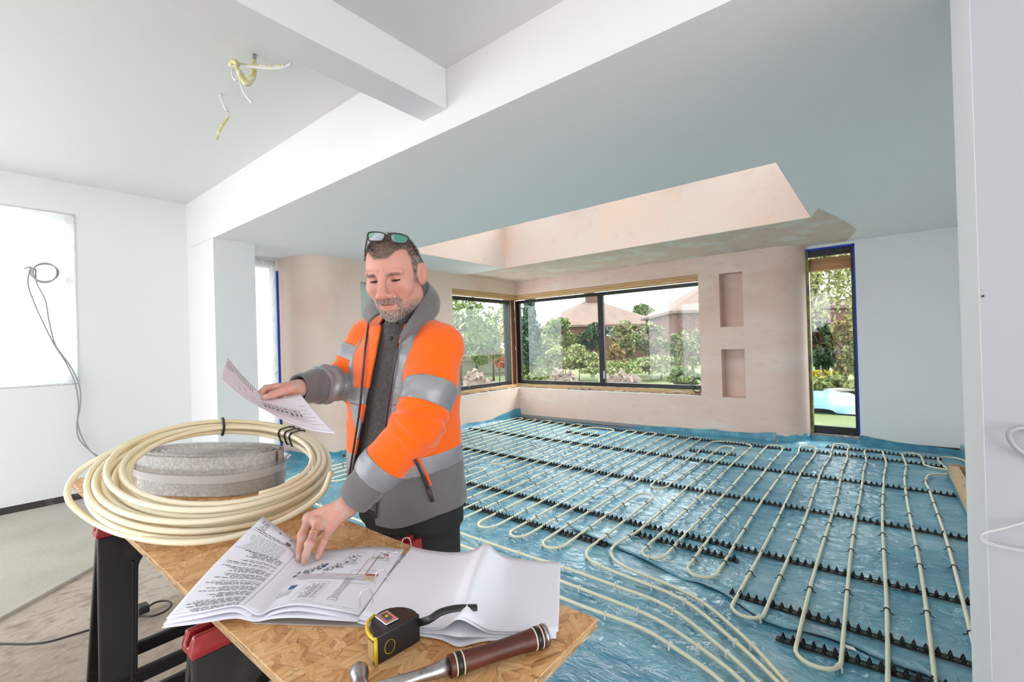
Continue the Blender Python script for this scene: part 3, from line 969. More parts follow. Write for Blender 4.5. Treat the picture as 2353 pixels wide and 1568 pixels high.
st0 = None; ti0 = None
STY = {0: [2.95, 3.75, 4.05, 4.75, 5.05, 5.75, 6.05], 1: [3.05, 3.65, 3.95, 4.65, 5.15, 5.85, 6.25]}
nst = 0
for gi, (b, P) in enumerate(grp[:4]):
    d = np.gradient(P, axis=0); d /= np.linalg.norm(d, axis=1)[:, None]
    straight = np.abs(d[:, 1]) > 0.985
    for i in range(1, len(P)):
        if straight[i] and P[i, 1] > 2.9:
            for y in STY[int(round(-P[i, 0] / 0.16)) % 2]:
                if (P[i - 1, 1] - y) * (P[i, 1] - y) <= 0:
                    o = (P[i, 0], P[i, 1], 0)
                    if st0 is None:
                        h = hoop(PR + 0.0025, 0.0032, True)
                        st0 = mesh('staple', np.vstack(h.V) + np.array(o), h.F, stap, b, origin=o)
                        c = st0
                    else:
                        c = copy_obj(st0, b, o)
                    c.rotation_euler = (0, 0, math.atan2(d[i, 1], d[i, 0]) - math.pi / 2)
                    nst += 1
    # white ties: at loop ends (direction along x) and along the feed lines
    last = -9
    s = np.r_[0, np.cumsum(np.linalg.norm(np.diff(P, axis=0), axis=1))]
    for i in range(1, len(P) - 1):
        loop_end = abs(d[i, 1]) < 0.12 and P[i, 1] < 3.0 and abs(d[i - 1, 1]) >= 0.12
        feedl = P[i, 1] < 2.75 and abs(d[i, 0]) > 0.3 and s[i] - last > 0.36
        farend = abs(d[i, 1]) < 0.12 and P[i, 1] > 3.0 and abs(d[i - 1, 1]) >= 0.12
        if loop_end or feedl or farend:
            if s[i] - last < 0.2: continue
            last = s[i]
            o = (P[i, 0], P[i, 1], 0)
            if ti0 is None:
                h = hoop(PR + 0.0025, 0.0034, False)
                h.box((-PR - 0.006, -0.004, 0.0), (-PR - 0.001, 0.004, PZ)).box((PR + 0.001, -0.004, 0.0), (PR + 0.006, 0.004, PZ)).box((-0.004, -0.004, PZ + PR), (0.004, 0.004, PZ + PR + 0.008))
                ti0 = mesh('pipe_tie', np.vstack(h.V) + np.array(o), h.F, tiem, b, origin=o)
                c = ti0
            else:
                c = copy_obj(ti0, b, o)
            c.rotation_euler = (0, 0, math.atan2(d[i, 1], d[i, 0]) - math.pi / 2)

# timber frame in the far right corner where the pipes rise
tf = thing('timber_frame', (0.6, 5.3, 0), 'rough timber upstand frame at the floor edge by the right-hand pier', 'timber frame')
osb_edge = mat('weathered_timber', (0.42, 0.27, 0.15), 0.8, var=[((0.22, 0.12, 0.06), 6, 0.45, 0.65, 5), ((0.6, 0.55, 0.48), 9, 0.6, 0.75, 4)])
MB().box((0.46, 6.02, 0.03), (0.69, 6.13, 0.13)).build('rail', osb_edge, tf, bevel=0.003)
MB().box((0.46, 3.6, 0.03), (0.53, 6.02, 0.13)).build('rail', mat('pale_timber', (0.60, 0.43, 0.26), 0.75, var=[((0.42, 0.27, 0.14), 5, 0.5, 0.7, 5)], stretch=(12, 1, 12)), tf, bevel=0.003)
MB().box((0.53, 3.6, 0.03), (0.69, 6.02, 0.06)).build('base_board', osb_edge, tf)
MB().box((0.45, 3.58, -0.01), (0.69, 6.14, 0.03)).build('packer', mat('blue_packer', (0.03, 0.2, 0.3), 0.4), tf)
# ================================================================== GARDEN
GZ0 = -0.28
grass_g = mat('garden_ground', (0.085, 0.115, 0.035), 0.9, var=[((0.14, 0.165, 0.055), 0.5, 0.4, 0.6, 5), ((0.16, 0.125, 0.09), 0.25, 0.56, 0.68, 5)])
mb = MB()
nx_, ny_ = 60, 60
gx = np.linspace(-75, 40, nx_); gy = np.linspace(7.9, 85, ny_)
A, B = np.meshgrid(gx, gy, indexing='ij')
Zg = GZ0 + 0.05 * vnoise(A * 0.4, B * 0.4, 51) + np.clip((B - 30) / 50, 0, 1) * 0.3
struct(mesh('ground', np.stack([A, B, Zg], -1).reshape(-1, 3), grid_faces(nx_, ny_), grass_g, None, True), 'overgrown garden ground outside the windows')
struct(MB().box((-40, -30, -0.6), (40, -3.86, -0.30)).box((-75, -3.86, -0.6), (-7.0, 7.9, -0.30)).box((4.4, -3.86, -0.6), (40, 7.9, -0.30)).build('ground_bounce', mat('pale_bounce', (0.76, 0.75, 0.73), 0.9)), 'unseen pale ground added around the house to bounce light')  # pale ground added out of view to throw light up onto the ceilings

LEAF = {}


def leafm(name, c1, c2, c3=None):
    if name not in LEAF:
        LEAF[name] = mat('leaf_' + name, c1, 0.6, spec=0.3, var=[(c2, 1.7, 0.42, 0.6, 3)] + ([(c3, 6.0, 0.55, 0.68, 2)] if c3 else []))
    return LEAF[name]


leafm('mid', (0.068, 0.114, 0.026), (0.135, 0.187, 0.047))
leafm('dark', (0.021, 0.047, 0.021), (0.047, 0.083, 0.031))
leafm('conifer', (0.026, 0.062, 0.047), (0.057, 0.104, 0.062))
leafm('pale', (0.156, 0.198, 0.062), (0.218, 0.250, 0.104))
leafm('yellow', (0.260, 0.234, 0.042), (0.187, 0.208, 0.042), (0.322, 0.270, 0.052))
leafm('blossom', (0.125, 0.161, 0.052), (0.177, 0.187, 0.078), (0.312, 0.208, 0.172))
leafm('redflower', (0.322, 0.036, 0.026), (0.104, 0.135, 0.036), (0.390, 0.104, 0.083))
leafm('orange', (0.187, 0.177, 0.062), (0.239, 0.156, 0.062), (0.302, 0.218, 0.104))
leafm('yellowflower', (0.374, 0.291, 0.016), (0.114, 0.172, 0.031))
leafm('willow', (0.156, 0.187, 0.047), (0.218, 0.244, 0.083))
bark = mat('bark', (0.055, 0.042, 0.032), 0.9)


def leaves(rs, C, n, size, aspect=1.6, up=0.3):
    """n leaf quads near the centres C (m,3)"""
    P = C
    m = len(P)
    d = rs.randn(m, 3); d[:, 2] += up; d /= np.linalg.norm(d, axis=1)[:, None]
    e = np.cross(d, rs.randn(m, 3)); e /= np.linalg.norm(e, axis=1)[:, None]
    s = size * (0.6 + 0.8 * rs.rand(m))[:, None]
    V = np.stack([P - e * s * 0.5, P + d * s * aspect * 0.5 - e * 0.0, P + e * s * 0.5, P - d * s * aspect * 0.5], 1).reshape(-1, 3)
    return V, [(4 * i, 4 * i + 1, 4 * i + 2, 4 * i + 3) for i in range(m)]


def crown_pts(rs, c, r, n, clumps, hollow=0.55):
    """points in leafy clumps over an ellipsoid"""
    d = rs.randn(clumps, 3); d /= np.linalg.norm(d, axis=1)[:, None]
    cc = np.array(c) + d * np.array(r) * (hollow + (1 - hollow) * rs.rand(clumps, 1) ** 0.5) * 0.85
    i = rs.randint(0, clumps, n)
    q = rs.randn(n, 3); q /= np.linalg.norm(q, axis=1)[:, None]
    return cc[i] + q * (rs.rand(n, 1) ** 0.4) * np.array(r) * 0.36


def plant(name, px, py, D, wpx, hpx, kind, label, cat, n=1100, leaf=None, trunk=True, clumps=16, seed=0, group=None, thick=0.9, base=None):
    """plant whose crown is centred on a sight line at distance D, wpx by hpx in picture pixels"""
    rs = np.random.RandomState(100 + seed)
    c = dep(px, py, D)
    k = D / FPX
    rx, rz = wpx * k / 2, hpx * k / 2
    b0 = GZ0 if base is None else base
    t = thing(name, (c[0], c[1], b0), label, cat, group)
    lf = 0.75 * (leaf or max(0.05, min(0.4, rx * 0.18)))
    P = crown_pts(rs, c, (rx, rx * thick, rz), int(n * 1.3), clumps)
    P = P[P[:, 2] > b0 + 0.02]
    V, F = leaves(rs, P, len(P), lf)
    o = mesh('foliage', V, F, LEAF[kind], t)
    o['kind'] = 'stuff'
    if trunk:
        mb = MB()
        top = c + np.array([0, 0, rz * 0.3])
        mb.tube([(c[0], c[1], b0), (c[0] + 0.03 * rx, c[1], (b0 + c[2]) / 2), tuple(top)], [0.05 * rx + 0.03, 0.04 * rx + 0.02, 0.01], 7)
        for j in range(5):
            a = rs.rand() * 6.28
            s = np.array([c[0], c[1], c[2] - rz * 0.5 + rs.rand() * rz * 0.5])
            mb.tube([s, s + np.array([math.cos(a) * rx * 0.4, math.sin(a) * rx * 0.4, rz * 0.3]), s + np.array([math.cos(a) * rx * 0.75, math.sin(a) * rx * 0.7, rz * 0.45])], [0.03 * rx + 0.012, 0.02 * rx + 0.008, 0.005], 5)
        mb.build('trunk', bark, t, True)
    else:
        for j in range(3):
            a = rs.rand() * 6.28
            q = np.array([c[0] + 0.25 * rx * math.cos(a), c[1] + 0.25 * rx * math.sin(a), 0])
            MB().tube([(q[0], q[1], b0 - 0.05), (q[0] + 0.05 * rx, q[1], (b0 + c[2]) / 2), (q[0] + 0.1 * rx * math.cos(a), q[1], c[2])], [0.02, 0.015, 0.006], 5).build('stem', bark, t, True)
    return t


plant('tree', 1052, 742, 11.5, 190, 120, 'mid', 'sparse leafy tree with overhanging branches at edge of the corner window', 'tree', n=900, leaf=0.11, clumps=26, seed=1)
plant('tree', 1092, 790, 21, 110, 90, 'mid', 'bushy mid green tree rising behind the garden fence', 'tree', n=1600, seed=2)
plant('shrub', 1132, 795, 22, 62, 70, 'yellow', 'golden yellow shrub above the fence in the corner window', 'shrub', n=1200, seed=3)
plant('tree', 1160, 752, 24, 80, 110, 'pale', 'pale green tree beside the golden shrub', 'tree', n=1500, seed=4)
plant('shrub', 1150, 834, 19.0, 36, 22, 'redflower', 'low bush covered with red flowers before the fence', 'shrub', n=500, leaf=0.09, trunk=False, seed=5)
plant('conifer', 1216, 765, 17, 62, 150, 'conifer', 'tall dark conifer beside the window corner post', 'tree', n=2600, leaf=0.16, clumps=40, seed=6)
plant('shrub', 1284, 768, 24, 80, 80, 'mid', 'round green tree in front of the hip-roofed house', 'tree', n=1700, seed=7)
plant('shrub', 1258, 800, 22, 60, 60, 'pale', 'pale green bush below the left end of hip-roofed house', 'shrub', n=1000, seed=8, trunk=False)
plant('shrub', 1362, 778, 22, 74, 66, 'dark', 'dark green bush behind the window mullion', 'shrub', n=1700, seed=9, trunk=False)
plant('shrub', 1432, 778, 21, 84, 80, 'blossom', 'light blossoming bush just right of the mullion', 'shrub', n=1700, seed=10)
plant('shrub', 1490, 776, 23, 76, 76, 'blossom', 'tall blossoming bush under the small distant tree', 'shrub', n=1600, seed=11)
plant('shrub', 1552, 788, 22, 66, 60, 'mid', 'green bush at the foot of the brick gable', 'shrub', n=1200, seed=12)
plant('shrub', 1590, 800, 19, 70, 96, 'blossom', 'pinkish flowering bush at the right end of the long window', 'shrub', n=1600, seed=13)
plant('shrub', 1312, 818, 20, 130, 60, 'pale', 'wide bright green weed mound left of the mullion', 'shrub', n=2200, leaf=0.13, trunk=False, seed=14)
plant('shrub', 1500, 838, 20.5, 190, 44, 'pale', 'wide low weed bank right of the mullion', 'shrub', n=2600, leaf=0.12, trunk=False, seed=15)
plant('shrub', 1235, 868, 15.5, 60, 36, 'pale', 'small white-green bush by the bottom window corner', 'shrub', n=700, leaf=0.09, trunk=False, seed=16)
plant('shrub', 1415, 820, 19.5, 40, 60, 'orange', 'brownish dry shrub just right of mullion', 'shrub', n=800, leaf=0.12, trunk=False, seed=17)
plant('shrub', 1570, 868, 16, 90, 40, 'mid', 'grassy tuft bank at lower right of the long window', 'shrub', n=1400, leaf=0.1, trunk=False, seed=18)
plant('tree', 1481, 720, 62, 62, 42, 'mid', 'small round tree on the skyline between the two houses', 'tree', n=900, seed=19)
plant('shrub', 1240, 846, 19.5, 110, 44, 'mid', 'low green weeds along the fence foot beside the conifer', 'shrub', n=1400, leaf=0.1, trunk=False, seed=25)
plant('shrub', 1400, 846, 18.5, 150, 36, 'pale', 'low weed bank straddling the mullion behind the rubble', 'shrub', n=1700, leaf=0.1, trunk=False, seed=26)
# seen through the slim window
plant('shrub', 1884, 790, 13.5, 56, 150, 'dark', 'dark green bush at the left of the slim window view', 'shrub', n=2000, leaf=0.12, seed=20)
plant('shrub', 1940, 800, 14.5, 86, 140, 'orange', 'orange tinged leafy bush in the slim window', 'shrub', n=2200, leaf=0.13, seed=21)
plant('shrub', 1968, 820, 12.5, 50, 80, 'pale', 'bright green bush at the right of slim window view', 'shrub', n=900, leaf=0.10, seed=22)
plant('shrub', 1893, 862, 12.5, 66, 24, 'yellowflower', 'low plants with yellow flowers in the slim window', 'shrub', n=500, leaf=0.07, trunk=False, seed=23)
plant('shrub', 1920, 886, 11.8, 130, 46, 'pale', 'bank of long grass behind the blue tarpaulin', 'shrub', n=2000, leaf=0.11, trunk=False, seed=24)
# willow with hanging sprays
rs = np.random.RandomState(77)
c = dep(1872, 650, 12.5)
wt = thing('willow', (c[0] - 0.3, c[1] + 0.3, GZ0), 'weeping willow with hanging sprays at top of the slim window', 'tree')
mb = MB().tube([(c[0] - 0.4, c[1] + 0.4, GZ0), (c[0] - 0.3, c[1] + 0.3, 2.0), (c[0] + 0.15, c[1] + 0.1, 3.6), (c[0] + 0.7, c[1], 4.4)], [0.22, 0.18, 0.13, 0.05], 9)
mb.build('trunk', bark, wt, True)
pts = []
for i in range(120):
    s = dep(rs.uniform(1835, 2000), rs.uniform(520, 600), rs.uniform(11.5, 13.5))
    L_ = rs.uniform(0.3, 1.5) if (i % 3) else rs.uniform(1.0, 2.4)
    m = int(L_ * 22)
    t = np.linspace(0, 1, m)[:, None]
    pts.append(s + np.c_[0.08 * np.sin(t * 3 + i), 0.05 * t, -L_ * t] + rs.randn(m, 3) * 0.03)
V, F = leaves(rs, np.vstack(pts), 0, 0.06, 2.4, -0.8)
o = mesh('foliage', V, F, LEAF['willow'], wt); o['kind'] = 'stuff'

# fence
fence_m = mat('grey_fence_timber', (0.17, 0.165, 0.12), 0.85, var=[((0.12, 0.115, 0.085), 3, 0.45, 0.7, 4)], obj_rand=0.12)
fa, fb = dep(985, 850, 23.5), dep(1300, 838, 27)
fa[2] = fb[2] = GZ0
ft = thing('garden_fence', tuple((fa + fb) / 2), 'weathered close board fence along the garden edge', 'fence')
L_ = np.linalg.norm(fb - fa); dv = (fb - fa) / L_
nb = int(L_ / 0.16)
b0 = None
ang = math.atan2(dv[1], dv[0])
for i in range(nb):
    o = fa + dv * (i + 0.5) * 0.16
    if b0 is None:
        m0 = MB().box((-0.075, -0.012, 0), (0.075, 0.012, 1.28))
        b0 = mesh('board', np.vstack(m0.V) + o, m0.F, fence_m, ft, origin=o); bb = b0
    else:
        bb = copy_obj(b0, ft, o)
    bb.rotation_euler = (0, 0.0, ang)
p0 = None
nrm = np.array([dv[1], -dv[0], 0])
for i in range(0, nb, 15):
    o = fa + dv * (i + 0.5) * 0.16 + nrm * 0.08
    if p0 is None:
        m0 = MB().box((-0.06, -0.05, 0), (0.06, 0.05, 1.42))
        p0 = mesh('post', np.vstack(m0.V) + o, m0.F, fence_m, ft, origin=o); bb = p0
    else:
        bb = copy_obj(p0, ft, o)
    bb.rotation_euler = (0, 0, ang)
for z in (0.25, 0.95):
    MB().bar(fa + (0, 0, z) + nrm * 0.03, fb + (0, 0, z) + nrm * 0.03, 0.04, 0.08).build('rail', fence_m, ft)

# rubble mounds with stones
soil = mat('rubble_soil', (0.17, 0.13, 0.10), 0.95, var=[((0.25, 0.205, 0.17), 2.2, 0.45, 0.65, 6), ((0.11, 0.08, 0.06), 6, 0.5, 0.7, 5)], bump=[(6, 0.8, 0.1)])
stone = mat('rubble_stone', (0.23, 0.19, 0.165), 0.9, var=[((0.22, 0.12, 0.09), 1.5, 0.52, 0.6, 3)], obj_rand=0.3, bump=[(5, 0.6, 0.05)])


def mound(px, py, D, wpx, hpx, label, seed, nst):
    rs = np.random.RandomState(seed)
    c = dep(px, py, D); k = D / FPX
    rx, h = wpx * k / 2, c[2] + hpx * k / 2 - GZ0
    t = thing('rubble_mound', (c[0], c[1], GZ0), label, 'rubble')
    n = 34
    U, Vv = np.meshgrid(np.linspace(-1, 1, n), np.linspace(-1, 1, n), indexing='ij')
    r = np.sqrt(U ** 2 + Vv ** 2)
    hh = h * np.clip(1 - r ** 2, 0, 1) ** 1.1 * (0.55 + 0.6 * vnoise(U * 4 + seed, Vv * 4, seed)) - 0.05
    X, Y = c[0] + U * rx * 1.05, c[1] + Vv * rx * 0.6
    mesh('heap', np.stack([X, Y, GZ0 + hh], -1).reshape(-1, 3), grid_faces(n, n), soil, t, True)
    bmx = bmesh.new(); bmesh.ops.create_icosphere(bmx, subdivisions=1, radius=1.0)
    base = np.array([v.co[:] for v in bmx.verts]); fc = [[v.index for v in f.verts] for f in bmx.faces]; bmx.free()
    proto = []
    for j in range(nst):
        a, b = rs.uniform(-0.85, 0.85), rs.uniform(-0.85, 0.3)
        if a * a + b * b > 0.9: continue
        i0, j0 = int((a + 1) / 2 * (n - 1)), int((b + 1) / 2 * (n - 1))
        o = np.array([X[i0, j0], Y[i0, j0], GZ0 + hh[i0, j0] + 0.02])
        s = rs.uniform(0.04, 0.13)
        if len(proto) < 3:
            Vb = base * (1 + 0.3 * rs.randn(len(base), 1)) * np.array([1, 0.8, 0.6])
            q = mesh('stone', Vb + o, fc, stone, t, origin=o); proto.append(q)
        else:
            q = copy_obj(proto[rs.randint(3)], t, o)
        q.scale = (s, s, s); q.rotation_euler = tuple(rs.rand(3) * 6)
    return t


mound(1290, 862, 15.0, 130, 34, 'heap of broken rubble seen left of the window mullion', 5, 60)
mound(1425, 868, 14.0, 160, 40, 'larger heap of rubble seen right of the window mullion', 6, 80)
mound(1095, 872, 15.0, 150, 40, 'dirt heap below the fence in the corner window', 8, 50)

# houses
brick = mat('far_red_brick', (0.105, 0.046, 0.034), 0.9, var=[((0.075, 0.035, 0.027), 3, 0.4, 0.65, 5), ((0.15, 0.08, 0.06), 14, 0.5, 0.7, 3)])
tile = mat('faded_roof_tile', (0.145, 0.095, 0.074), 0.85, var=[((0.115, 0.078, 0.063), 1.2, 0.42, 0.62, 5)], bump=[(4, 0.4, 0.1)])
whitew = mat('white_window_frame', (0.6, 0.6, 0.6), 0.4)
darkw = mat('far_window_glass', (0.10, 0.12, 0.14), 0.15)


def house(cpx, D, halfw, halfd, eave, ridge, ang, label, hip=True, wins=(), chimney=True, over=0.35, ridge_half=None):
    c = dep(cpx, 780, D)
    t = thing('house', (c[0], c[1], GZ0), label, 'house')
    ca, sa = math.cos(ang), math.sin(ang)
    T = lambda p: (c[0] + ca * p[0] - sa * p[1], c[1] + sa * p[0] + ca * p[1], p[2])
    mbx = MB().box((-halfw, -halfd, GZ0), (halfw, halfd, eave))
    V = [T(p) for p in np.vstack(mbx.V)]
    mesh('wall', V, mbx.F, brick, t)
    w_, d_ = halfw + over, halfd + over
    rh = ridge_half if ridge_half is not None else max(0.1, halfw - halfd)
    R = [(-w_, -d_, eave), (w_, -d_, eave), (w_, d_, eave), (-w_, d_, eave), (-rh, 0, ridge), (rh, 0, ridge), (-w_, -d_, eave - 0.18), (w_, -d_, eave - 0.18), (w_, d_, eave - 0.18), (-w_, d_, eave - 0.18)]
    roof = mesh('roof', [T(p) for p in R], [(0, 1, 5, 4), (1, 2, 5), (2, 3, 4, 5), (3, 0, 4), (0, 6, 7, 1), (1, 7, 8, 2), (2, 8, 9, 3), (3, 9, 6, 0), (9, 8, 7, 6)], tile, t)
    if chimney:
        mbx = MB().box((-0.55, -0.3, ridge - 0.5), (0.55, 0.35, ridge + 0.75)).box((-0.62, -0.37, ridge + 0.75), (0.62, 0.42, ridge + 0.87))
        o = mesh('chimney', [T(p) for p in np.vstack(mbx.V)], mbx.F, brick, roof)
    for (x, z0, ww, hh, side) in wins:
        f = MB()
        if side == 'front':
            f.box((x - ww / 2, -halfd - 0.05, z0), (x + ww / 2, -halfd + 0.02, z0 + hh))
            g = [MB().box((x - ww / 2 + 0.08, -halfd - 0.06, z0 + 0.08), (x - 0.04, -halfd - 0.045, z0 + hh - 0.08)), MB().box((x + 0.04, -halfd - 0.06, z0 + 0.08), (x + ww / 2 - 0.08, -halfd - 0.045, z0 + hh - 0.08))]
        else:
            f.box((halfw - 0.02, x - ww / 2, z0), (halfw + 0.05, x + ww / 2, z0 + hh))
            g = [MB().box((halfw + 0.045, x - ww / 2 + 0.08, z0 + 0.08), (halfw + 0.06, x - 0.04, z0 + hh - 0.08)), MB().box((halfw + 0.045, x + 0.04, z0 + 0.08), (halfw + 0.06, x + ww / 2 - 0.08, z0 + hh - 0.08))]
        wo = mesh('window', [T(p) for p in np.vstack(f.V)], f.F, whitew, t)
        for q in g:
            mesh('pane', [T(p) for p in np.vstack(q.V)], q.F, darkw, wo)
    return t


house(1362, 46, 5.3, 4.2, 3.05, 5.55, YAW + 0.30, 'brick house with wide hipped tile roof and chimney in the long window', wins=[(-0.6, 2.0, 1.5, 0.9, 'front'), (3.1, 2.0, 1.2, 0.9, 'front')], ridge_half=0.9)
house(1690, 34, 5.6, 4.4, 3.35, 6.3, YAW - 0.06, 'brick house with white window at the right end of the long window', wins=[(-3.2, 2.2, 1.1, 1.0, 'front')], chimney=False, ridge_half=0.8)
house(2005, 44, 4.2, 4.2, 3.8, 6.0, YAW - 0.4, 'red brick house glimpsed through the slim window', wins=[(-1.2, 1.2, 1.2, 1.2, 'front')], chimney=False, ridge_half=0.3)

# blue tarpaulin and plank behind the slim window
tc_ = dep(1905, 935, 10.2)
nu, nv = 26, 20
U, Vv = np.meshgrid(np.linspace(-1, 1, nu), np.linspace(-1, 1, nv), indexing='ij')
hh = 0.42 * np.clip(1 - 0.75 * U ** 2 - 0.9 * Vv ** 2, 0, 1) ** 0.6 * (0.75 + 0.5 * vnoise(U * 2.2 + 5, Vv * 2.2, 61)) + 0.02
tarp = mesh('tarpaulin', np.stack([tc_[0] + U * 0.75 + 0.1 * Vv, tc_[1] + Vv * 0.6, GZ0 + 0.05 + hh * 0.95], -1).reshape(-1, 3), grid_faces(nu, nv), mat('blue_tarp', (0.09, 0.22, 0.33), 0.5, var=[((0.22, 0.30, 0.35), 2.5, 0.5, 0.7, 3)], bump=[(8, 0.5, 0.05)]), None, True)
tag(tarp, 'crumpled pale blue tarpaulin on the grass outside the slim window', 'tarpaulin')
a, b = dep(1903, 897, 11.3), dep(1990, 893, 11.3)
pk = MB().bar(a, b, 0.35, 0.05)
for q in (a + (b - a) * 0.15, a + (b - a) * 0.85): pk.box((q[0] - 0.05, q[1] - 0.05, GZ0), (q[0] + 0.05, q[1] + 0.05, q[2]))
tag(pk.build('trestle_plank', mat('pale_plank', (0.26, 0.24, 0.21), 0.8)), 'pale plank on short legs behind the tarpaulin', 'plank')
# ================================================================== WORK BOARD, SAWHORSES AND WHAT LIES ON THEM
TZ = 0.870


def osb_mat():
    m = bpy.data.materials.new('oriented_strand_board')
    m.use_nodes = True
    N, L = m.node_tree.nodes, m.node_tree.links
    b = N['Principled BSDF']
    b.inputs['Roughness'].default_value = 0.55
    tc = N.new('ShaderNodeTexCoord')

    def layer(scale, seed, stretch):
        mp = N.new('ShaderNodeMapping'); mp.inputs['Location'].default_value = (seed, seed * 1.7, 0)
        mp.inputs['Scale'].default_value = stretch
        L.new(tc.outputs['Object'], mp.inputs[0])
        wn = N.new('ShaderNodeTexNoise'); wn.inputs['Scale'].default_value = 14
        L.new(mp.outputs[0], wn.inputs[0])
        ad = N.new('ShaderNodeMix'); ad.data_type = 'RGBA'; ad.blend_type = 'ADD'; ad.inputs['Factor'].default_value = 0.06
        L.new(mp.outputs[0], ad.inputs['A']); L.new(wn.outputs['Color'], ad.inputs['B'])
        v = N.new('ShaderNodeTexVoronoi'); v.inputs['Scale'].default_value = scale; v.voronoi_dimensions = '2D'
        L.new(ad.outputs['Result'], v.inputs['Vector'])
        sp = N.new('ShaderNodeSeparateColor'); L.new(v.outputs['Color'], sp.inputs[0])
        mu = N.new('ShaderNodeMath'); mu.operation = 'MULTIPLY'; mu.inputs[1].default_value = 6.28
        L.new(sp.outputs[0], mu.inputs[0])
        vr = N.new('ShaderNodeVectorRotate'); vr.rotation_type = 'Z_AXIS'
        L.new(tc.outputs['Object'], vr.inputs['Vector']); L.new(mu.outputs[0], vr.inputs['Angle'])
        m2 = N.new('ShaderNodeMapping'); m2.inputs['Scale'].default_value = (7, 120, 1)
        L.new(vr.outputs[0], m2.inputs[0])
        n = N.new('ShaderNodeTexNoise'); n.inputs['Scale'].default_value = 1.0; n.inputs['Detail'].default_value = 4
        L.new(m2.outputs[0], n.inputs[0])
        ve = N.new('ShaderNodeTexVoronoi'); ve.inputs['Scale'].default_value = scale; ve.voronoi_dimensions = '2D'; ve.feature = 'DISTANCE_TO_EDGE'
        L.new(ad.outputs['Result'], ve.inputs['Vector'])
        return sp, n, ve
    s1, n1, v1 = layer(26, 3.1, (1, 2.3, 1))
    s2, n2, v2 = layer(20, 8.4, (2.2, 1, 1))
    # which layer shows: chosen per flake of layer 2
    pick = N.new('ShaderNodeMath'); pick.operation = 'GREATER_THAN'; pick.inputs[1].default_value = 0.52
    L.new(s2.outputs[1], pick.inputs[0])
    tone = N.new('ShaderNodeMix'); L.new(pick.outputs[0], tone.inputs[0]); L.new(s1.outputs[2], tone.inputs[2]); L.new(s2.outputs[2], tone.inputs[3])
    gr = N.new('ShaderNodeMix'); L.new(pick.outputs[0], gr.inputs[0]); L.new(n1.outputs['Fac'], gr.inputs[2]); L.new(n2.outputs['Fac'], gr.inputs[3])
    ds = N.new('ShaderNodeMix'); L.new(pick.outputs[0], ds.inputs[0]); L.new(v1.outputs['Distance'], ds.inputs[2]); L.new(v2.outputs['Distance'], ds.inputs[3])
    sm = N.new('ShaderNodeMath'); sm.operation = 'MULTIPLY_ADD'; sm.inputs[1].default_value = 0.30
    L.new(tone.outputs[0], sm.inputs[0])
    g2 = N.new('ShaderNodeMath'); g2.operation = 'MULTIPLY'; g2.inputs[1].default_value = 0.95
    L.new(gr.outputs[0], g2.inputs[0]); L.new(g2.outputs[0], sm.inputs[2])
    cr = N.new('ShaderNodeValToRGB')
    e = cr.color_ramp.elements
    e[0].position = 0.28; e[0].color = (0.20, 0.082, 0.03, 1)
    e[1].position = 0.88; e[1].color = (0.86, 0.56, 0.28, 1)
    k = cr.color_ramp.elements.new(0.42); k.color = (0.56, 0.27, 0.10, 1)
    k = cr.color_ramp.elements.new(0.62); k.color = (0.73, 0.40, 0.165, 1)
    L.new(sm.outputs[0], cr.inputs[0])
    ck = N.new('ShaderNodeMapRange'); ck.inputs[1].default_value = 0.0; ck.inputs[2].default_value = 0.045; ck.inputs[3].default_value = 0.42; ck.inputs[4].default_value = 1.0
    L.new(ds.outputs[0], ck.inputs[0])
    nm = N.new('ShaderNodeTexNoise'); nm.inputs['Scale'].default_value = 30
    L.new(tc.outputs['Object'], nm.inputs[0])
    gt = N.new('ShaderNodeMapRange'); gt.inputs[1].default_value = 0.46; gt.inputs[2].default_value = 0.58
    L.new(nm.outputs['Fac'], gt.inputs[0])
    cm = N.new('ShaderNodeMix'); cm.inputs[2].default_value = 1.0
    L.new(gt.outputs[0], cm.inputs[0]); L.new(ck.outputs[0], cm.inputs[3])
    fin = N.new('ShaderNodeMix'); fin.data_type = 'RGBA'; fin.blend_type = 'MULTIPLY'; fin.inputs['Factor'].default_value = 1.0
    L.new(cr.outputs[0], fin.inputs['A']); L.new(cm.outputs[0], fin.inputs['B'])
    L.new(fin.outputs['Result'], b.inputs['Base Color'])
    bp = N.new('ShaderNodeBump'); bp.inputs['Strength'].default_value = 0.35; bp.inputs['Distance'].default_value = 0.004
    L.new(sm.outputs[0], bp.inputs['Height']); L.new(bp.outputs[0], b.inputs['Normal'])
    return m


BX0, BX1, BY0, BY1 = -2.905, -0.463, 0.345, 0.802
board = thing('work_board', ((BX0 + BX1) / 2, (BY0 + BY1) / 2, TZ - 0.019), 'long strand board laid over two sawhorses as a work table', 'board')
osb = osb_mat()
MB().box((BX0, BY0, TZ - 0.003), (BX1, BY1, TZ)).build('face', osb, board)
edge_m = mat('strand_board_edge', (0.50, 0.33, 0.17), 0.85, var=[((0.25, 0.14, 0.07), 9, 0.45, 0.65, 5), ((0.66, 0.50, 0.32), 26, 0.5, 0.7, 4)], stretch=(1, 1, 9), bump=[(40, 0.8, 0.004)])
MB().box((BX0 + 0.0005, BY0 + 0.0005, TZ - 0.019), (BX1 - 0.0005, BY1 - 0.0005, TZ - 0.003)).build('core', edge_m, board)

# ---- sawhorses
blackp = mat('black_plastic', (0.009, 0.0065, 0.007), 0.45, spec=0.35, var=[((0.03, 0.026, 0.026), 9, 0.62, 0.78, 6)], bump=[(60, 0.08, 0.002)])
redp = mat('red_plastic', (0.30, 0.012, 0.016), 0.35, var=[((0.40, 0.05, 0.05), 18, 0.62, 0.75, 5)])


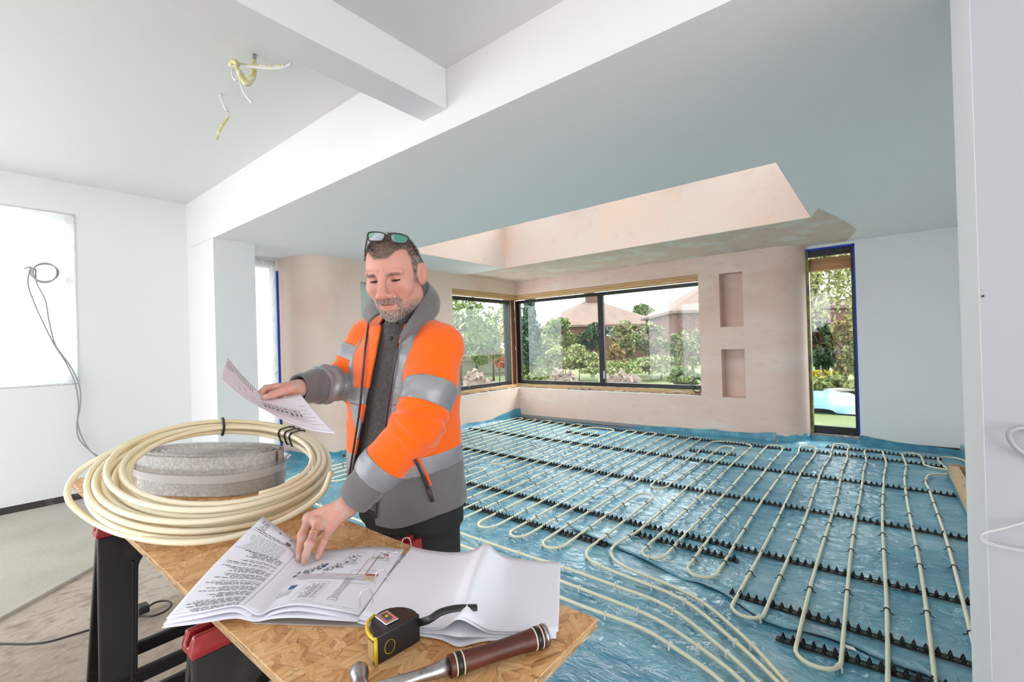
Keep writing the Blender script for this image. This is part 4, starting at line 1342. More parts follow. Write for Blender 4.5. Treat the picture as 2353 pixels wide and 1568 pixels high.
def sawhorse(x, y0, y1, label):
    t = thing('sawhorse', (x, (y0 + y1) / 2, -0.02), label, 'sawhorse', 'plastic sawhorses under the board')
    zt = TZ - 0.0195
    # red grip cap: two ribs with a slotted trough between, chamfered ends
    mb = MB()
    for s in (-1, 1):
        P = [(x + s * 0.030, y0, zt - 0.044), (x + s * 0.030, y0 - 0.004, zt - 0.032), (x + s * 0.027, y0 + 0.004, zt), (x + s * 0.012, y0 + 0.006, zt), (x + s * 0.010, y0 - 0.002, zt - 0.022), (x, y0 - 0.004, zt - 0.024), (x, y0, zt - 0.044)]
        mb.prism([(p[0], p[1], p[2]) for p in P][::s], (0, y1 - y0, 0))
    for yy in (y0 + 0.09, y1 - 0.09):
        mb.box((x - 0.012, yy - 0.02, zt - 0.026), (x + 0.012, yy + 0.02, zt - 0.012))
    mb.build('grip_cap', redp, t, bevel=0.004)
    zb = zt - 0.044
    for s in (-1, 1):
        # leaning side frame: pi-shaped panel with rounded inner corners
        xt, xb = x + s * 0.020, x + s * 0.175
        def PT(y, z, off=0.0):
            k = (zb - z) / (zb + 0.02)
            return (xt + (xb - xt) * k + s * off, y, z)
        yo, yi = y0 + 0.004, y0 + 0.105
        ym, yj = y1 - 0.004, y1 - 0.105
        def arc(cy, cz, r, a0, a1):
            return [(cy + r * math.cos(a), cz + r * math.sin(a)) for a in np.linspace(a0, a1, 7)]
        zi = zb - 0.085
        out = [(yo - 0.03, -0.02), (yo, zb), (ym, zb), (ym + 0.03, -0.02), (yj + 0.045, -0.02)] + arc(yj - 0.05, zi - 0.05, 0.05, 0, math.pi / 2) + arc(yi + 0.05, zi - 0.05, 0.05, math.pi / 2, math.pi) + [(yi - 0.045, -0.02)]
        P = [PT(*p) for p in out]
        m2 = MB(); m2.prism(P, (-s * 0.026, 0, 0))
        m2.build('leg_frame', blackp, t, bevel=0.005)
        for (ya, yb2) in ((yo, yi), (yj, ym)):      # moulded rib down each leg
            y = ya + (yb2 - ya) * (0.85 if ya < 0.5 else 0.15)
            MB().bar(PT(y - 0.04 * (1 if ya < 0.5 else -1), 0.05, 0.002), PT(y, zb - 0.10, 0.002), 0.010, 0.010, up=(s, 0, 0.2)).build('rib', blackp, t, bevel=0.003)
        for z in (0.33, 0.12):
            a, b = PT(yo - 0.01, z, -0.013), PT(ym + 0.01, z, -0.013)
            MB().bar(a, b, 0.024, 0.045).build('stretcher', blackp, t, bevel=0.004)
    for yy in (y0 + 0.03, y1 - 0.03):
        MB().box((x - 0.09, yy - 0.012, 0.34), (x + 0.09, yy + 0.012, 0.375)).build('brace', blackp, t, bevel=0.003)
    return t


sawhorse(-2.12, 0.312, 0.88, 'black folding sawhorse with red cap under the pipe coil')
sawhorse(-1.128, 0.300, 0.88, 'black folding sawhorse with red cap under the ring binder')

# ---- coil of cream pipe
coilm = mat('cream_coil_pipe', (0.92, 0.80, 0.53), 0.33, spec=0.5, var=[((0.94, 0.86, 0.66), 3, 0.45, 0.6, 2)])
CC = np.array([-1.856, 0.627, 1.008])
nrm = np.array([0.34, -0.015, 1.0]); nrm /= np.linalg.norm(nrm)
cu = np.cross((0, 1, 0), nrm); cu /= np.linalg.norm(cu)
cv = np.cross(nrm, cu)
rs = np.random.RandomState(5)
turns = 11
nt = turns * 72
rk = np.array([0.262, 0.276, 0.296, 0.283, 0.309, 0.322, 0.300, 0.335, 0.320, 0.348, 0.357, 0.352])
hk = np.array([0.028, 0.010, 0.030, -0.008, 0.012, 0.030, -0.012, 0.010, -0.02, 0.016, -0.004, -0.016])
ta = np.arange(nt + 1) / 72.0
tk = np.arange(12)
rr = np.interp(ta, tk, rk)
hh_ = np.interp(ta, tk, hk)
th = 2 * math.pi * ta
# strands bunch together where tied (far side) and spread out towards -u and the near side
bx_ = np.interp(ta, tk, rs.uniform(-0.006, 0.006, 12)); by_ = np.interp(ta, tk, rs.uniform(-0.006, 0.006, 12))
spread = 0.5 + 0.5 * np.cos(th - math.radians(205))
rr2 = 0.305 + (rr - 0.305) * (0.72 + 0.55 * spread)
hh2 = hh_ * (1.7 + 0.15 * spread)
Pc = CC + (rr2 * np.cos(th) + bx_)[:, None] * cu + (rr2 * np.sin(th) + by_)[:, None] * cv + hh2[:, None] * nrm
coil = thing('pipe_coil', (CC[0], CC[1], TZ), 'large coil of cream plastic pipe bound with black ties on the board', 'pipe coil')
# loose outer strand, swinging out past the end of the board's near edge
loose_px = [(762, 1085, 1.02), (735, 1140, 0.955), (660, 1190, 0.915), (560, 1228, 0.895), (460, 1246, 0.892), (360, 1244, 0.90), (262, 1222, 0.915), (190, 1183, 0.95), (155, 1140, 1.0), (175, 1090, 1.045), (235, 1050, 1.085), (320, 1016, 1.11), (420, 990, 1.12)]
loose = [onz(a, b, c) for a, b, c in loose_px]
coil_o = MB().tube(Pc, 0.0088, 10, up0=nrm).build('coiled_pipe', coilm, coil, True)
MB().tube(spline(np.array(loose), 10), 0.0088, 10, up0=nrm).build('loose_turn', coilm, coil, True)
tie_m = mat('black_strap', (0.02, 0.017, 0.018), 0.45)


def coil_tie(theta, dth, flatw=0.004, tilt=0.0):
    m = (np.abs(((th - theta + math.pi) % (2 * math.pi)) - math.pi) < 0.05)
    q = Pc[m]
    r_ = (q - CC) @ (cu * math.cos(theta) + cv * math.sin(theta)); h_ = (q - CC) @ nrm
    rad = cu * math.cos(theta) + cv * math.sin(theta); tan = -cu * math.sin(theta) + cv * math.cos(theta)
    pt = sorted({(round(x + 0.0125 * math.cos(t), 5), round(y + 0.0125 * math.sin(t), 5)) for x, y in zip(r_, h_) for t in np.linspace(0, 2 * math.pi, 13)[:-1]})
    def half(pp):
        o = []
        for p in pp:
            while len(o) > 1 and (o[-1][0] - o[-2][0]) * (p[1] - o[-2][1]) - (o[-1][1] - o[-2][1]) * (p[0] - o[-2][0]) <= 0: o.pop()
            o.append(p)
        return o[:-1]
    hull = np.array(half(pt) + half(pt[::-1]))
    hull = resample(np.vstack([hull, hull[:1]]), 0.006)[:-1]
    cx = hull[:, 0].mean()
    P = [CC + rad * x + nrm * y + tan * (dth + tilt * (x - cx)) for x, y in hull]
    MB().tube(P, flatw, 6, closed=True, up0=tan).build('strap', tie_m, coil, True)


# strap angles found from where they sit in the photo
def ang_at(px, py):
    q = proj(Pc[-72 * 5:-72 * 4])
    i = np.argmin(((q - (px, py)) ** 2).sum(1))
    return th[-72 * 5 + i] % (2 * math.pi)


a1 = ang_at(520, 990); a2 = ang_at(668, 1010)
coil_tie(a1, 0.0, 0.005)
for d in (-0.030, -0.006, 0.022): coil_tie(a2, d, 0.0036, 0.12)

# ---- roll of grey foam edging
foam = mat('grey_foam', (0.46, 0.44, 0.425), 0.9, var=[((0.60, 0.58, 0.565), 90, 0.45, 0.65, 2)], bump=[(160, 0.7, 0.004)])
fcx, fcy, fa_, fb_, fang = -2.215, 0.685, 0.312, 0.136, 0.50
froll = thing('foam_roll', (fcx, fcy, TZ), 'flattened roll of grey foam edging inside the pipe coil', 'foam roll')
ca, sa = math.cos(fang), math.sin(fang)
NT = 13
t = np.linspace(0, 2 * math.pi * NT, 90 * NT)
f = 1 - 0.90 * t / t[-1]
jit = 0.002 * np.sin(t * 1.7) + 0.002 * np.sin(t * 0.63)
sq = lambda v: np.sign(v) * np.abs(v) ** 0.85
ax_, ay_ = (fa_ - fb_ * (1 - f) * 0.95) * np.where(f > 0, 1, 1) * sq(np.cos(t)) + jit, fb_ * f * sq(np.sin(t))
X, Y = fcx + ca * ax_ - sa * ay_, fcy + sa * ax_ + ca * ay_
HF = 0.150
tn = np.gradient(np.stack([X, Y], 1), axis=0); tn /= np.linalg.norm(tn, axis=1)[:, None] + 1e-9
nn = np.stack([-tn[:, 1], tn[:, 0]], 1)
th_ = 0.0042
zt_ = TZ + HF + 0.003 * np.sin(t * 0.9) + 0.004 * np.sin(t / 3.1)
rows = [np.c_[X + nn[:, 0] * th_, Y + nn[:, 1] * th_, 0 * X + TZ], np.c_[X + nn[:, 0] * th_, Y + nn[:, 1] * th_, zt_ - 0.002], np.c_[X, Y, zt_], np.c_[X - nn[:, 0] * th_, Y - nn[:, 1] * th_, zt_ - 0.002], np.c_[X - nn[:, 0] * th_, Y - nn[:, 1] * th_, 0 * X + TZ]]
mesh('foam_strip', np.stack(rows, 1).reshape(-1, 3), grid_faces(len(X), 5), foam, froll, True)
wrapm = film_mat('clear_wrap', (0.80, 0.80, 0.80), transl=0.2, clear=0.70, rough=0.08, bump=(30, 0.7, 0.01))
t = np.linspace(0, 2 * math.pi, 120)
rows = []
for k, (z, o) in enumerate([(0.015, 0.010), (0.045, 0.006), (0.075, 0.0065), (0.105, 0.012), (0.112, 0.018)]):
    jx = 0.004 * vnoise(np.arange(120) * 0.5, np.full(120, k * 2.0), 71)
    flap = 0.02 * np.exp(-((t - 0.2) / 0.25) ** 2) * (k >= 3)
    gx_, gy_ = (fa_ + o + jx + flap) * sq(np.cos(t)), (fb_ + o + jx) * sq(np.sin(t))
    rows.append(np.c_[fcx + ca * gx_ - sa * gy_, fcy + sa * gx_ + ca * gy_, TZ + z + 0.008 * np.sin(t * 2 + 1)])
mesh('clear_wrap', np.stack(rows, 1).reshape(-1, 3), grid_faces(120, 5), wrapm, froll, True)
tapem = film_mat('packing_tape', (0.85, 0.85, 0.86), transl=0.2, clear=0.45, rough=0.1, bump=(40, 0.3, 0.004))
rows = []
for (z, o) in [(0.062, 0.013), (0.092, 0.0145)]:
    gx_, gy_ = (fa_ + o) * sq(np.cos(t)), (fb_ + o) * sq(np.sin(t))
    rows.append(np.c_[fcx + ca * gx_ - sa * gy_, fcy + sa * gx_ + ca * gy_, TZ + z + 0.008 * np.sin(t * 2 + 1)])
mesh('packing_tape', np.stack(rows, 1).reshape(-1, 3), grid_faces(120, 2), tapem, froll, True)

# ---- ring binder with fold-out drawings
paper = mat('white_paper', (0.84, 0.84, 0.925), 0.6, spec=0.3)
ink = mat('grey_ink', (0.17, 0.16, 0.17), 0.8)
ink_l = mat('pale_ink', (0.42, 0.41, 0.42), 0.8)
ink_b = mat('blue_ink', (0.02, 0.13, 0.36), 0.7)
ink_r = mat('red_ink', (0.42, 0.12, 0.10), 0.8)
ink_g = mat('green_ink', (0.42, 0.52, 0.46), 0.8)
ink_y = mat('yellow_ink', (0.72, 0.60, 0.42), 0.8)
RB, RT = onz(829, 1402, TZ + 0.022), onz(937, 1262, TZ + 0.022)
ub = (RT - RB)[:2]; ub /= np.linalg.norm(ub)
vb = np.array([ub[1], -ub[0]])
PH = 0.297


def ctrl_page(rows_px, ns=8):
    """rows_px: list over t of list over s of (px,py,z): returns surface function through splines"""
    R = [spline(np.array([onz(*q) for q in r]), ns) for r in rows_px]
    n = min(len(r) for r in R)
    return np.stack([resample(r, 1e-9 + np.linalg.norm(np.diff(r, axis=0), axis=1).sum() / 60)[:61] for r in R], 0)     # (t, 61, 3)


def surf_eval(G, s, t):
    """bilinear / lerp sampling of a control surface, s,t in 0..1 arrays"""
    nt_, ns_, _ = G.shape
    a = np.clip(s, 0, 1) * (ns_ - 1); i = np.minimum(a.astype(int), ns_ - 2); fs = (a - i)[..., None]
    c = np.clip(t, 0, 1) * (nt_ - 1); j = np.minimum(c.astype(int), nt_ - 2); ft = (c - j)[..., None]
    return (G[j, i] * (1 - fs) + G[j, i + 1] * fs) * (1 - ft) + (G[j + 1, i] * (1 - fs) + G[j + 1, i + 1] * fs) * ft


def sheet_mesh(name, G, m, parent, ns=60, nt=16, dz=0.0, thick=0.0004):
    S, T = np.meshgrid(np.linspace(0, 1, ns), np.linspace(0, 1, nt), indexing='ij')
    V = surf_eval(G, S, T) + np.array([0, 0, dz])
    o = mesh(name, V.reshape(-1, 3), grid_faces(ns, nt), m, parent, True)
    so = o.modifiers.new('paper', 'SOLIDIFY'); so.thickness = thick; so.offset = 0
    return o


def decal(rects, G, mats, name, parent, dz=0.0009):
    """rects: list of (s0,s1,t0,t1,matindex): flat print lying on the page surface"""
    V, F, mi = [], [], []
    for (s0, s1, t0, t1, k) in rects:
        n = max(2, int(abs(s1 - s0) * 40) + 1); mm = max(2, int(abs(t1 - t0) * 14) + 1)
        S, T = np.meshgrid(np.linspace(s0, s1, n), np.linspace(t0, t1, mm), indexing='ij')
        P = surf_eval(G, S, T) + np.array([0, 0, dz])
        b = len(V)
        V.extend(P.reshape(-1, 3)); ff = grid_faces(n, mm)
        F.extend([[i + b for i in f] for f in ff]); mi.extend([k] * len(ff))
    return mesh(name, np.array(V), F, mats, parent, mi=mi)


def words(rs, s0, s1, t, h, k, fill=0.8):
    out = []; s = s0
    end = s0 + (s1 - s0) * rs.uniform(fill, 1)
    while s < end:
        w_ = min(rs.uniform(0.012, 0.045), end - s)
        out.append((s, s + w_, t, t + h, k)); s += w_ + 0.008
    return out


binder = thing('ring_binder', (RB[0] - 0.05, RB[1] + 0.1, TZ), 'open ring binder of folded drawings lying on the strand board', 'ring binder')
# card cover under the sheets
cov = mat('grey_brown_card', (0.40, 0.36, 0.34), 0.7)
q0 = np.r_[RB[:2] - ub * 0.022, TZ]
cw = lambda a, b, z: np.array([q0[0] + ub[0] * a + vb[0] * b, q0[1] + ub[1] * a + vb[1] * b, z])
MB().prism([cw(0, -0.22, TZ + 0.0005), cw(0, 0.26, TZ + 0.0005), cw(0.31, 0.26, TZ + 0.0005), cw(0.31, -0.22, TZ + 0.0005)], (0, 0, 0.0025)).build('cover', cov, binder)
zz = TZ
GL = ctrl_page([
    [(826, 1414, zz + .014), (760, 1401, zz + .028), (685, 1391, zz + .036), (630, 1400, zz + .026), (592, 1415, zz + .012), (545, 1394, zz + .034), (465, 1408, zz + .030), (381, 1423, zz + .022)],
    [(882, 1334, zz + .020), (815, 1330, zz + .032), (750, 1327, zz + .034), (690, 1330, zz + .028), (650, 1338, zz + .020), (605, 1318, zz + .045), (545, 1310, zz + .055), (488, 1302, zz + .062)],
    [(929, 1263, zz + .022), (870, 1257, zz + .032), (805, 1260, zz + .030), (750, 1266, zz + .026), (712, 1270, zz + .026), (680, 1243, zz + .055), (640, 1214, zz + .085), (604, 1187, zz + .108)]])
GL = np.stack([np.stack([spline(GL[:, j], 6)[i] for j in range(GL.shape[1])]) for i in range(13)])
sheet_mesh('page', GL, paper, binder)
sheet_mesh('page', GL * 1.0 + np.array([0.004, -0.006, -0.0075]), paper, binder)
GL3 = GL.copy(); GL3 += np.array([0.010, -0.010, 0.0]); GL3[:, :, 2] = TZ + 0.004 + 0.45 * (GL[:, :, 2] - TZ - 0.004)
sheet_mesh('page', GL3, paper, binder)
rs = np.random.RandomState(3)
R = []
# text column on the outer fold (upside down to the viewer)
t_ = 0.965
while t_ > 0.03:
    if t_ > 0.90: R += words(rs, 0.90, 0.985, t_, 0.006, 0, 0.5); t_ -= 0.016; continue
    if 0.70 < t_ < 0.86: R += words(rs, 0.70, 0.96, t_, 0.006, 4, 0.85); t_ -= 0.017; continue
    n = rs.randint(2, 6)
    for _ in range(n):
        R += words(rs, 0.665, 0.975, t_, 0.007, 0 if rs.rand() < 0.8 else 1, 0.55); t_ -= 0.0155
    t_ -= 0.014
R += [(0.70, 0.735, 0.885, 0.925, 0), (0.715, 0.728, 0.955, 0.97, 0), (0.80, 0.813, 0.955, 0.97, 0)]
R += [(0.64, 0.643, 0.02, 0.98, 1), (0.643, 0.98, 0.868, 0.871, 1), (0.643, 0.98, 0.695, 0.698, 1), (0.02, 0.98, 0.024, 0.027, 1)]
# plumbing diagram in the middle
for (s0, s1, tt) in [(0.06, 0.55, 0.55), (0.06, 0.52, 0.525), (0.06, 0.50, 0.50), (0.10, 0.48, 0.475)]: R.append((s0, s1, tt, tt + 0.005, 5 if tt > .51 else 0))
for ss in (0.165, 0.175, 0.185, 0.195): R.append((ss, ss + 0.0022, 0.16, 0.50, 0))
R += [(0.155, 0.205, 0.13, 0.17, 1), (0.16, 0.20, 0.135, 0.165, 2)]
R += [(0.115, 0.12, 0.55, 0.86, 5), (0.16, 0.163, 0.55, 0.80, 5)]
for (s0, t0, k) in [(0.35, 0.62, 0), (0.42, 0.66, 0), (0.25, 0.80, 0), (0.08, 0.86, 5), (0.46, 0.60, 0), (0.30, 0.70, 0)]:
    for _ in range(16):
        a, b = s0 + rs.uniform(-.03, .03), t0 + rs.uniform(-.05, .05)
        R.append((a, a + rs.uniform(.006, .018), b, b + rs.uniform(.006, .02), k if rs.rand() < .7 else 1))
for (a, b) in [(0.52, 0.60), (0.53, 0.555), (0.385, 0.70), (0.39, 0.665)]: R.append((a, a + 0.02, b, b + 0.03, 3))
R += [(0.455, 0.495, 0.315, 0.385, 0), (0.460, 0.490, 0.325, 0.375, 3)]
for i in range(6): R += words(rs, 0.45, 0.545, 0.29 - i * 0.016, 0.005, 1, 0.7)
for (a, b, c, d) in [(0.27, 0.40, 0.08, 0.42), (0.06, 0.20, 0.42, 0.62), (0.21, 0.30, 0.70, 0.90), (0.05, 0.15, 0.78, 0.96)]:
    R += [(a, b, c, c + 0.004, 1), (a, b, d, d + 0.004, 1), (a, a + 0.0018, c, d, 1), (b, b + 0.0018, c, d, 1)]
for i in range(12): R += words(rs, 0.315, 0.39, 0.37 - i * 0.022, 0.007, 0, 0.5) + [(0.285, 0.305, 0.37 - i * 0.022, 0.378 - i * 0.022, [5, 6, 3, 1][i % 4])]
R += [(0.045, 0.11, 0.47, 0.545, 6), (0.045, 0.11, 0.545, 0.575, 5), (0.09, 0.15, 0.80, 0.83, 4), (0.22, 0.28, 0.72, 0.745, 4)]
R += words(rs, 0.05, 0.5, 0.045, 0.006, 4, 1)
R = [(r[0], r[1], r[2], r[3], r[4]) for r in R]
decal(R, GL, [ink, ink_l, paper, ink_b, ink_g, ink_r, ink_y], 'printed_text', binder)

# right-hand blank fold-out with a raised ridge
GR = ctrl_page([
    [(830, 1413, zz + .014), (890, 1428, zz + .014), (960, 1443, zz + .012), (1020, 1440, zz + .022), (1058, 1418, zz + .052), (1092, 1432, zz + .036), (1130, 1450, zz + .016), (1200, 1452, zz + .012), (1283, 1452, zz + .010)],
    [(885, 1333, zz + .020), (940, 1345, zz + .022), (1000, 1355, zz + .022), (1055, 1345, zz + .038), (1090, 1316, zz + .072), (1120, 1338, zz + .046), (1160, 1362, zz + .022), (1225, 1366, zz + .018), (1286, 1370, zz + .016)],
    [(948, 1257, zz + .022), (985, 1265, zz + .026), (1035, 1270, zz + .030), (1083, 1266, zz + .046), (1118, 1249, zz + .078), (1142, 1268, zz + .058), (1170, 1281, zz + .034), (1230, 1289, zz + .030), (1288, 1292, zz + .030)]])
GR = np.stack([np.stack([spline(GR[:, j], 6)[i] for j in range(GR.shape[1])]) for i in range(13)])
sheet_mesh('page', GR, paper, binder, ns=70)
G2 = GR + np.array([-0.002, -0.004, -0.0035]); sheet_mesh('page', G2, paper, binder, ns=70)
G3 = GR.copy(); G3[:, :, 2] = TZ + 0.004 + (GR[:, :, 2] - TZ - 0.004) * np.linspace(0.5, 0.12, GR.shape[1])[None, :]; G3 += np.array([-0.003, -0.008, 0])
sheet_mesh('page', G3, paper, binder, ns=70)
G4 = G3.copy(); G4[:, :, 2] = TZ + 0.0045; G4 += np.array([0.006, -0.004, 0]); sheet_mesh('page', G4, paper, binder, ns=70)
# arched rings with feet
chrome = mat('chrome', (0.74, 0.73, 0.74), 0.28, 1.0)
for (p, q) in [((833, 1397), (850, 1386)), ((868, 1349), (884, 1339)), ((900, 1305), (914, 1298)), ((928, 1268), (940, 1264))]:
    a, b = onz(*p, TZ + 0.016), onz(*q, TZ + 0.018)
    a[:2] -= vb * 0.006; b[:2] += vb * 0.006
    mid = (a + b) / 2
    P = []
    for t in np.linspace(0, math.pi, 15):
        x_ = -math.cos(t)
        P.append(mid + (b - a) / 2 * np.sign(x_) * abs(x_) ** 0.6 * 1.0 + np.array([0, 0, 0.034 * math.sin(t) ** 0.75]))
    P = [P[0] - (0, 0, 0.012)] + P + [P[-1] - (0, 0, 0.012)]
    MB().tube(P, 0.0014, 7, up0=tuple(np.r_[ub, 0])).build('ring', chrome, binder, True)
MB().bar(cw(0.03, 0.0, TZ + 0.006), cw(0.29, 0.0, TZ + 0.006), 0.02, 0.006).build('spine_plate', chrome, binder)

# ---- tape measure
tm_m = mat('black_rubber', (0.018, 0.018, 0.019), 0.42, bump=[(220, 0.25, 0.002)])
yel = mat('yellow_plastic', (0.72, 0.52, 0.01), 0.4)
tb = onz(868, 1530, TZ); te = onz(966, 1474, TZ)
d1 = (te - tb); Lb = np.linalg.norm(d1); d1 /= Lb
d2 = np.array([-d1[1], d1[0], 0])
if d2 @ np.array([-1, 0, 0]) < 0: d2 = -d2
tape = thing('tape_measure', tuple(tb + d1 * Lb / 2 + d2 * 0.03), 'black and yellow tape measure with wrist strap lying by the binder', 'tape measure')
TT = 0.050
prof = [(0.0, 0.0), (Lb * 0.93, 0.0), (Lb, 0.008), (Lb * 1.02, 0.022), (Lb * 0.97, 0.040), (Lb * 0.84, 0.056), (Lb * 0.64, 0.066), (Lb * 0.44, 0.066), (Lb * 0.22, 0.055), (Lb * 0.06, 0.036), (0.0, 0.016)]
prof = spline(np.array(prof + prof[:1])[:-1], 3, closed=True)
pb = [tb + d1 * a + d2 * b for a, b in prof]
MB().prism(pb, (0, 0, TT)).build('body', tm_m, tape, True, bevel=0.006, seg=3)
o = tape.children[0]; o.data.set_sharp_from_angle(angle=0.9)
# yellow shell edge at the mouth side
ye = [tb + d1 * (-0.003) + d2 * b for b in np.linspace(0.0, 0.034, 8)]
yq = [tb + d1 * (a - 0.003) + d2 * b for a, b in ((0, -0.001), (-0.0005, 0.016), (Lb * 0.055, 0.038), (Lb * 0.20, 0.058), (Lb * 0.40, 0.069))]
yq = spline(np.array(yq), 6)
MB().tube(yq + np.array([0, 0, TT - 0.004]), 0.0035, 8).build('yellow_edge', yel, tape, True)
MB().tube(np.vstack([yq[0] + np.array([0, 0, TT - 0.004]), yq[0] + np.array([0, 0, 0.004])]), 0.003, 8).build('yellow_edge', yel, tape, True)
mo = tb + d1 * (-0.004) + d2 * 0.012
MB().bar(mo + (0, 0, 0.008), mo + (0, 0, 0.040), 0.020, 0.004, up=tuple(d1)).build('blade_mouth', mat('tape_mouth', (0.45, 0.30, 0.12), 0.5), tape)
# belt clip on the upper side
c0 = tb + d1 * Lb * 0.44 + d2 * 0.034 + np.array([0, 0, TT])
rotm = np.stack([d1, d2, (0, 0, 1)], 1)
MB().box(c0 + (-0.013, -0.020, 0.0005), c0 + (0.013, 0.020, 0.004), rotm).build('belt_clip', chrome, tape, bevel=0.0012)
MB().box(c0 + (-0.006, -0.012, 0.004), c0 + (0.006, 0.012, 0.0055), rotm).build('clip_recess', mat('clip_grey', (0.10, 0.10, 0.10), 0.5, 0.2), tape, bevel=0.0008)
MB().lathe([(0.003, 0), (0.003, 0.0012)], tuple(c0 + (0, 0, 0.0055)), n=14).build('clip_screw', yel, tape)
# yellow oval print on the base wall
ov = []
for t in np.linspace(0, 2 * math.pi, 25)[:-1]:
    ov.append(tb + d1 * (Lb * 0.27 + 0.010 * math.cos(t)) - d2 * 0.0012 + np.array([0, 0, 0.022 + 0.012 * math.sin(t)]))
MB().tube(ov, 0.0006, 4, closed=True).build('oval_print', yel, tape)
st = [tb + d1 * Lb + d2 * 0.024 + np.array([0, 0, 0.022]), onz(985, 1425, TZ + 0.052), onz(1012, 1408, TZ + 0.060), onz(1045, 1399, TZ + 0.058), onz(1075, 1397, TZ + 0.052), onz(1096, 1397, TZ + 0.048)]
st = spline(np.array(st), 8)
mbst = MB()
mbst.tube(st, 0.0068, 8, flat=0.42, up0=(0.6, -0.6, 0.5))
mbst.build('wrist_strap', tm_m, tape, True)

# ---- hammer
grip = mat('oxblood_leather', (0.085, 0.016, 0.009), 0.45, var=[((0.16, 0.04, 0.02), 7, 0.5, 0.7, 5), ((0.04, 0.008, 0.006), 30, 0.55, 0.7, 3)], bump=[(90, 0.5, 0.002)])
steel = mat('worn_steel', (0.42, 0.42, 0.43), 0.32, 1.0, var=[((0.15, 0.14, 0.13), 40, 0.55, 0.7, 5)])
ivory = mat('ivory_band', (0.70, 0.64, 0.50), 0.5)
ha = onz(1254, 1460, TZ + 0.021); hb = onz(1030, 1533, TZ + 0.021)
hd = (hb - ha); hl = np.linalg.norm(hd); hd /= hl
hammer = thing('hammer', tuple((ha + hb) / 2 - (0, 0, 0.021)), 'steel hammer with stacked leather grip at the corner of the board', 'hammer')
prof = [(0.0195, 0.006)]
for i, sxx in enumerate(np.linspace(0.008, hl * 0.99, 64)):
    f = sxx / hl
    r_ = 0.0192 - 0.003 * math.sin(f * math.pi) - 0.0018 * f + (0.0004 if i % 2 else -0.0004)
    prof.append((r_, sxx))
MB().lathe(prof, tuple(ha), hd, 20).build('leather_grip', grip, hammer, True)
MB().lathe([(0.012, -0.0015), (0.0196, 0.0), (0.0200, 0.004), (0.0196, 0.0068)], tuple(ha), hd, 20).build('butt_cap', steel, hammer, True)
for f in (0.10, 0.90):
    for k, (w_, m_) in enumerate([(-0.0062, ivory), (0.0, mat('black_band', (0.01, 0.01, 0.01), 0.4)), (0.0062, ivory)]):
        r_ = 0.0192 - 0.003 * math.sin(f * math.pi) - 0.0018 * f + 0.0008
        hw = 0.0012 if k != 1 else 0.005
        MB().lathe([(r_ - 0.002, hl * f + w_ - hw), (r_, hl * f + w_ - hw * 0.8), (r_, hl * f + w_ + hw * 0.8), (r_ - 0.002, hl * f + w_ + hw)], tuple(ha), hd, 20).build('grip_band', m_, hammer, True)
he = ha + hd * (hl + 0.135)
MB().tube([ha + hd * (hl * 0.985), ha + hd * (hl + 0.02), ha + hd * (hl + 0.05), he], [0.0135, 0.012, 0.0095, 0.011], 14).build('shaft', steel, hammer, True)
hp = np.cross(hd, (0, 0, 1)); hp /= np.linalg.norm(hp)
if hp @ np.array([-1, 0.3, 0]) < 0: hp = -hp
MB().lathe([(0.008, -0.010), (0.013, 0.0), (0.0125, 0.02), (0.0115, 0.032), (0.0148, 0.044), (0.0150, 0.058), (0.0128, 0.062)], tuple(he + (0, 0, 0.0)), hp, 20).build('head', steel, hammer, True)
for s in (-1, 1):
    MB().tube([he - hp * 0.004 + hd * s * 0.004, he - hp * 0.03 + hd * s * 0.010 - (0, 0, 0.001), he - hp * 0.06 + hd * s * 0.013 - (0, 0, 0.008), he - hp * 0.085 + hd * s * 0.014 - (0, 0, 0.018)], [0.010, 0.0085, 0.006, 0.002], 10).build('claw', steel, hammer, True)
# ================================================================== CABLES AND SMALL THINGS
blk_cab = mat('black_cable', (0.02, 0.018, 0.018), 0.5)
grey_cab = mat('grey_cable', (0.34, 0.34, 0.35), 0.5)
pale_cab = mat('pale_cable', (0.62, 0.62, 0.63), 0.5)
P = [onz(*q, 0.008) for q in [(-120, 1478), (0, 1480), (60, 1481), (110, 1476), (160, 1462), (210, 1447), (270, 1428), (322, 1417), (352, 1416), (380, 1405), (394, 1391), (385, 1382), (360, 1384), (338, 1397), (332, 1402)]]
fc = thing('floor_cable', tuple(P[7]), 'thin black cable trailing over the concrete floor to a looped end', 'cable')
MB().tube(spline(np.array(P), 8), 0.0055, 7).build('cable', blk_cab, fc, True)
pl = onz(328, 1399, 0.02)
MB().box(pl - (0.035, 0.025, 0.02), pl + (0.035, 0.025, 0.022)).build('plug', blk_cab, fc, bevel=0.008)

XW = XL + 0.045
s1 = [(70, 612), (64, 650), (76, 690), (98, 740), (126, 795), (152, 835), (172, 880), (180, 930), (178, 968), (186, 1000), (206, 1035), (232, 1052), (262, 1066)]
s2 = [(82, 618), (84, 650), (104, 690), (112, 735), (126, 790), (146, 820), (166, 850), (183, 890), (184, 935), (176, 975), (182, 1010), (206, 1035), (235, 1060), (262, 1078)]
wc = thing('wall_cable', tuple(onx(120, 790, XW)), 'looped grey cable hanging down the white wall from the sheeted window', 'cable')
for s in (s1, s2):
    MB().tube(spline(np.array([onx(*q, XW + 0.01 * i / len(s)) for i, q in enumerate(s)]), 6), 0.006, 6).build('strand', grey_cab, wc, True)
lp = []
for t in np.linspace(0, 2 * math.pi * 3.2, 110):
    k = t / (2 * math.pi)
    lp.append(onx(103 + (33 - 2 * k) * math.cos(t + 2.6), 627 + (19 + 1.5 * k) * math.sin(t + 2.6), XW + 0.004 * k))
MB().tube(lp, 0.006, 6).build('hung_loop', grey_cab, wc, True)
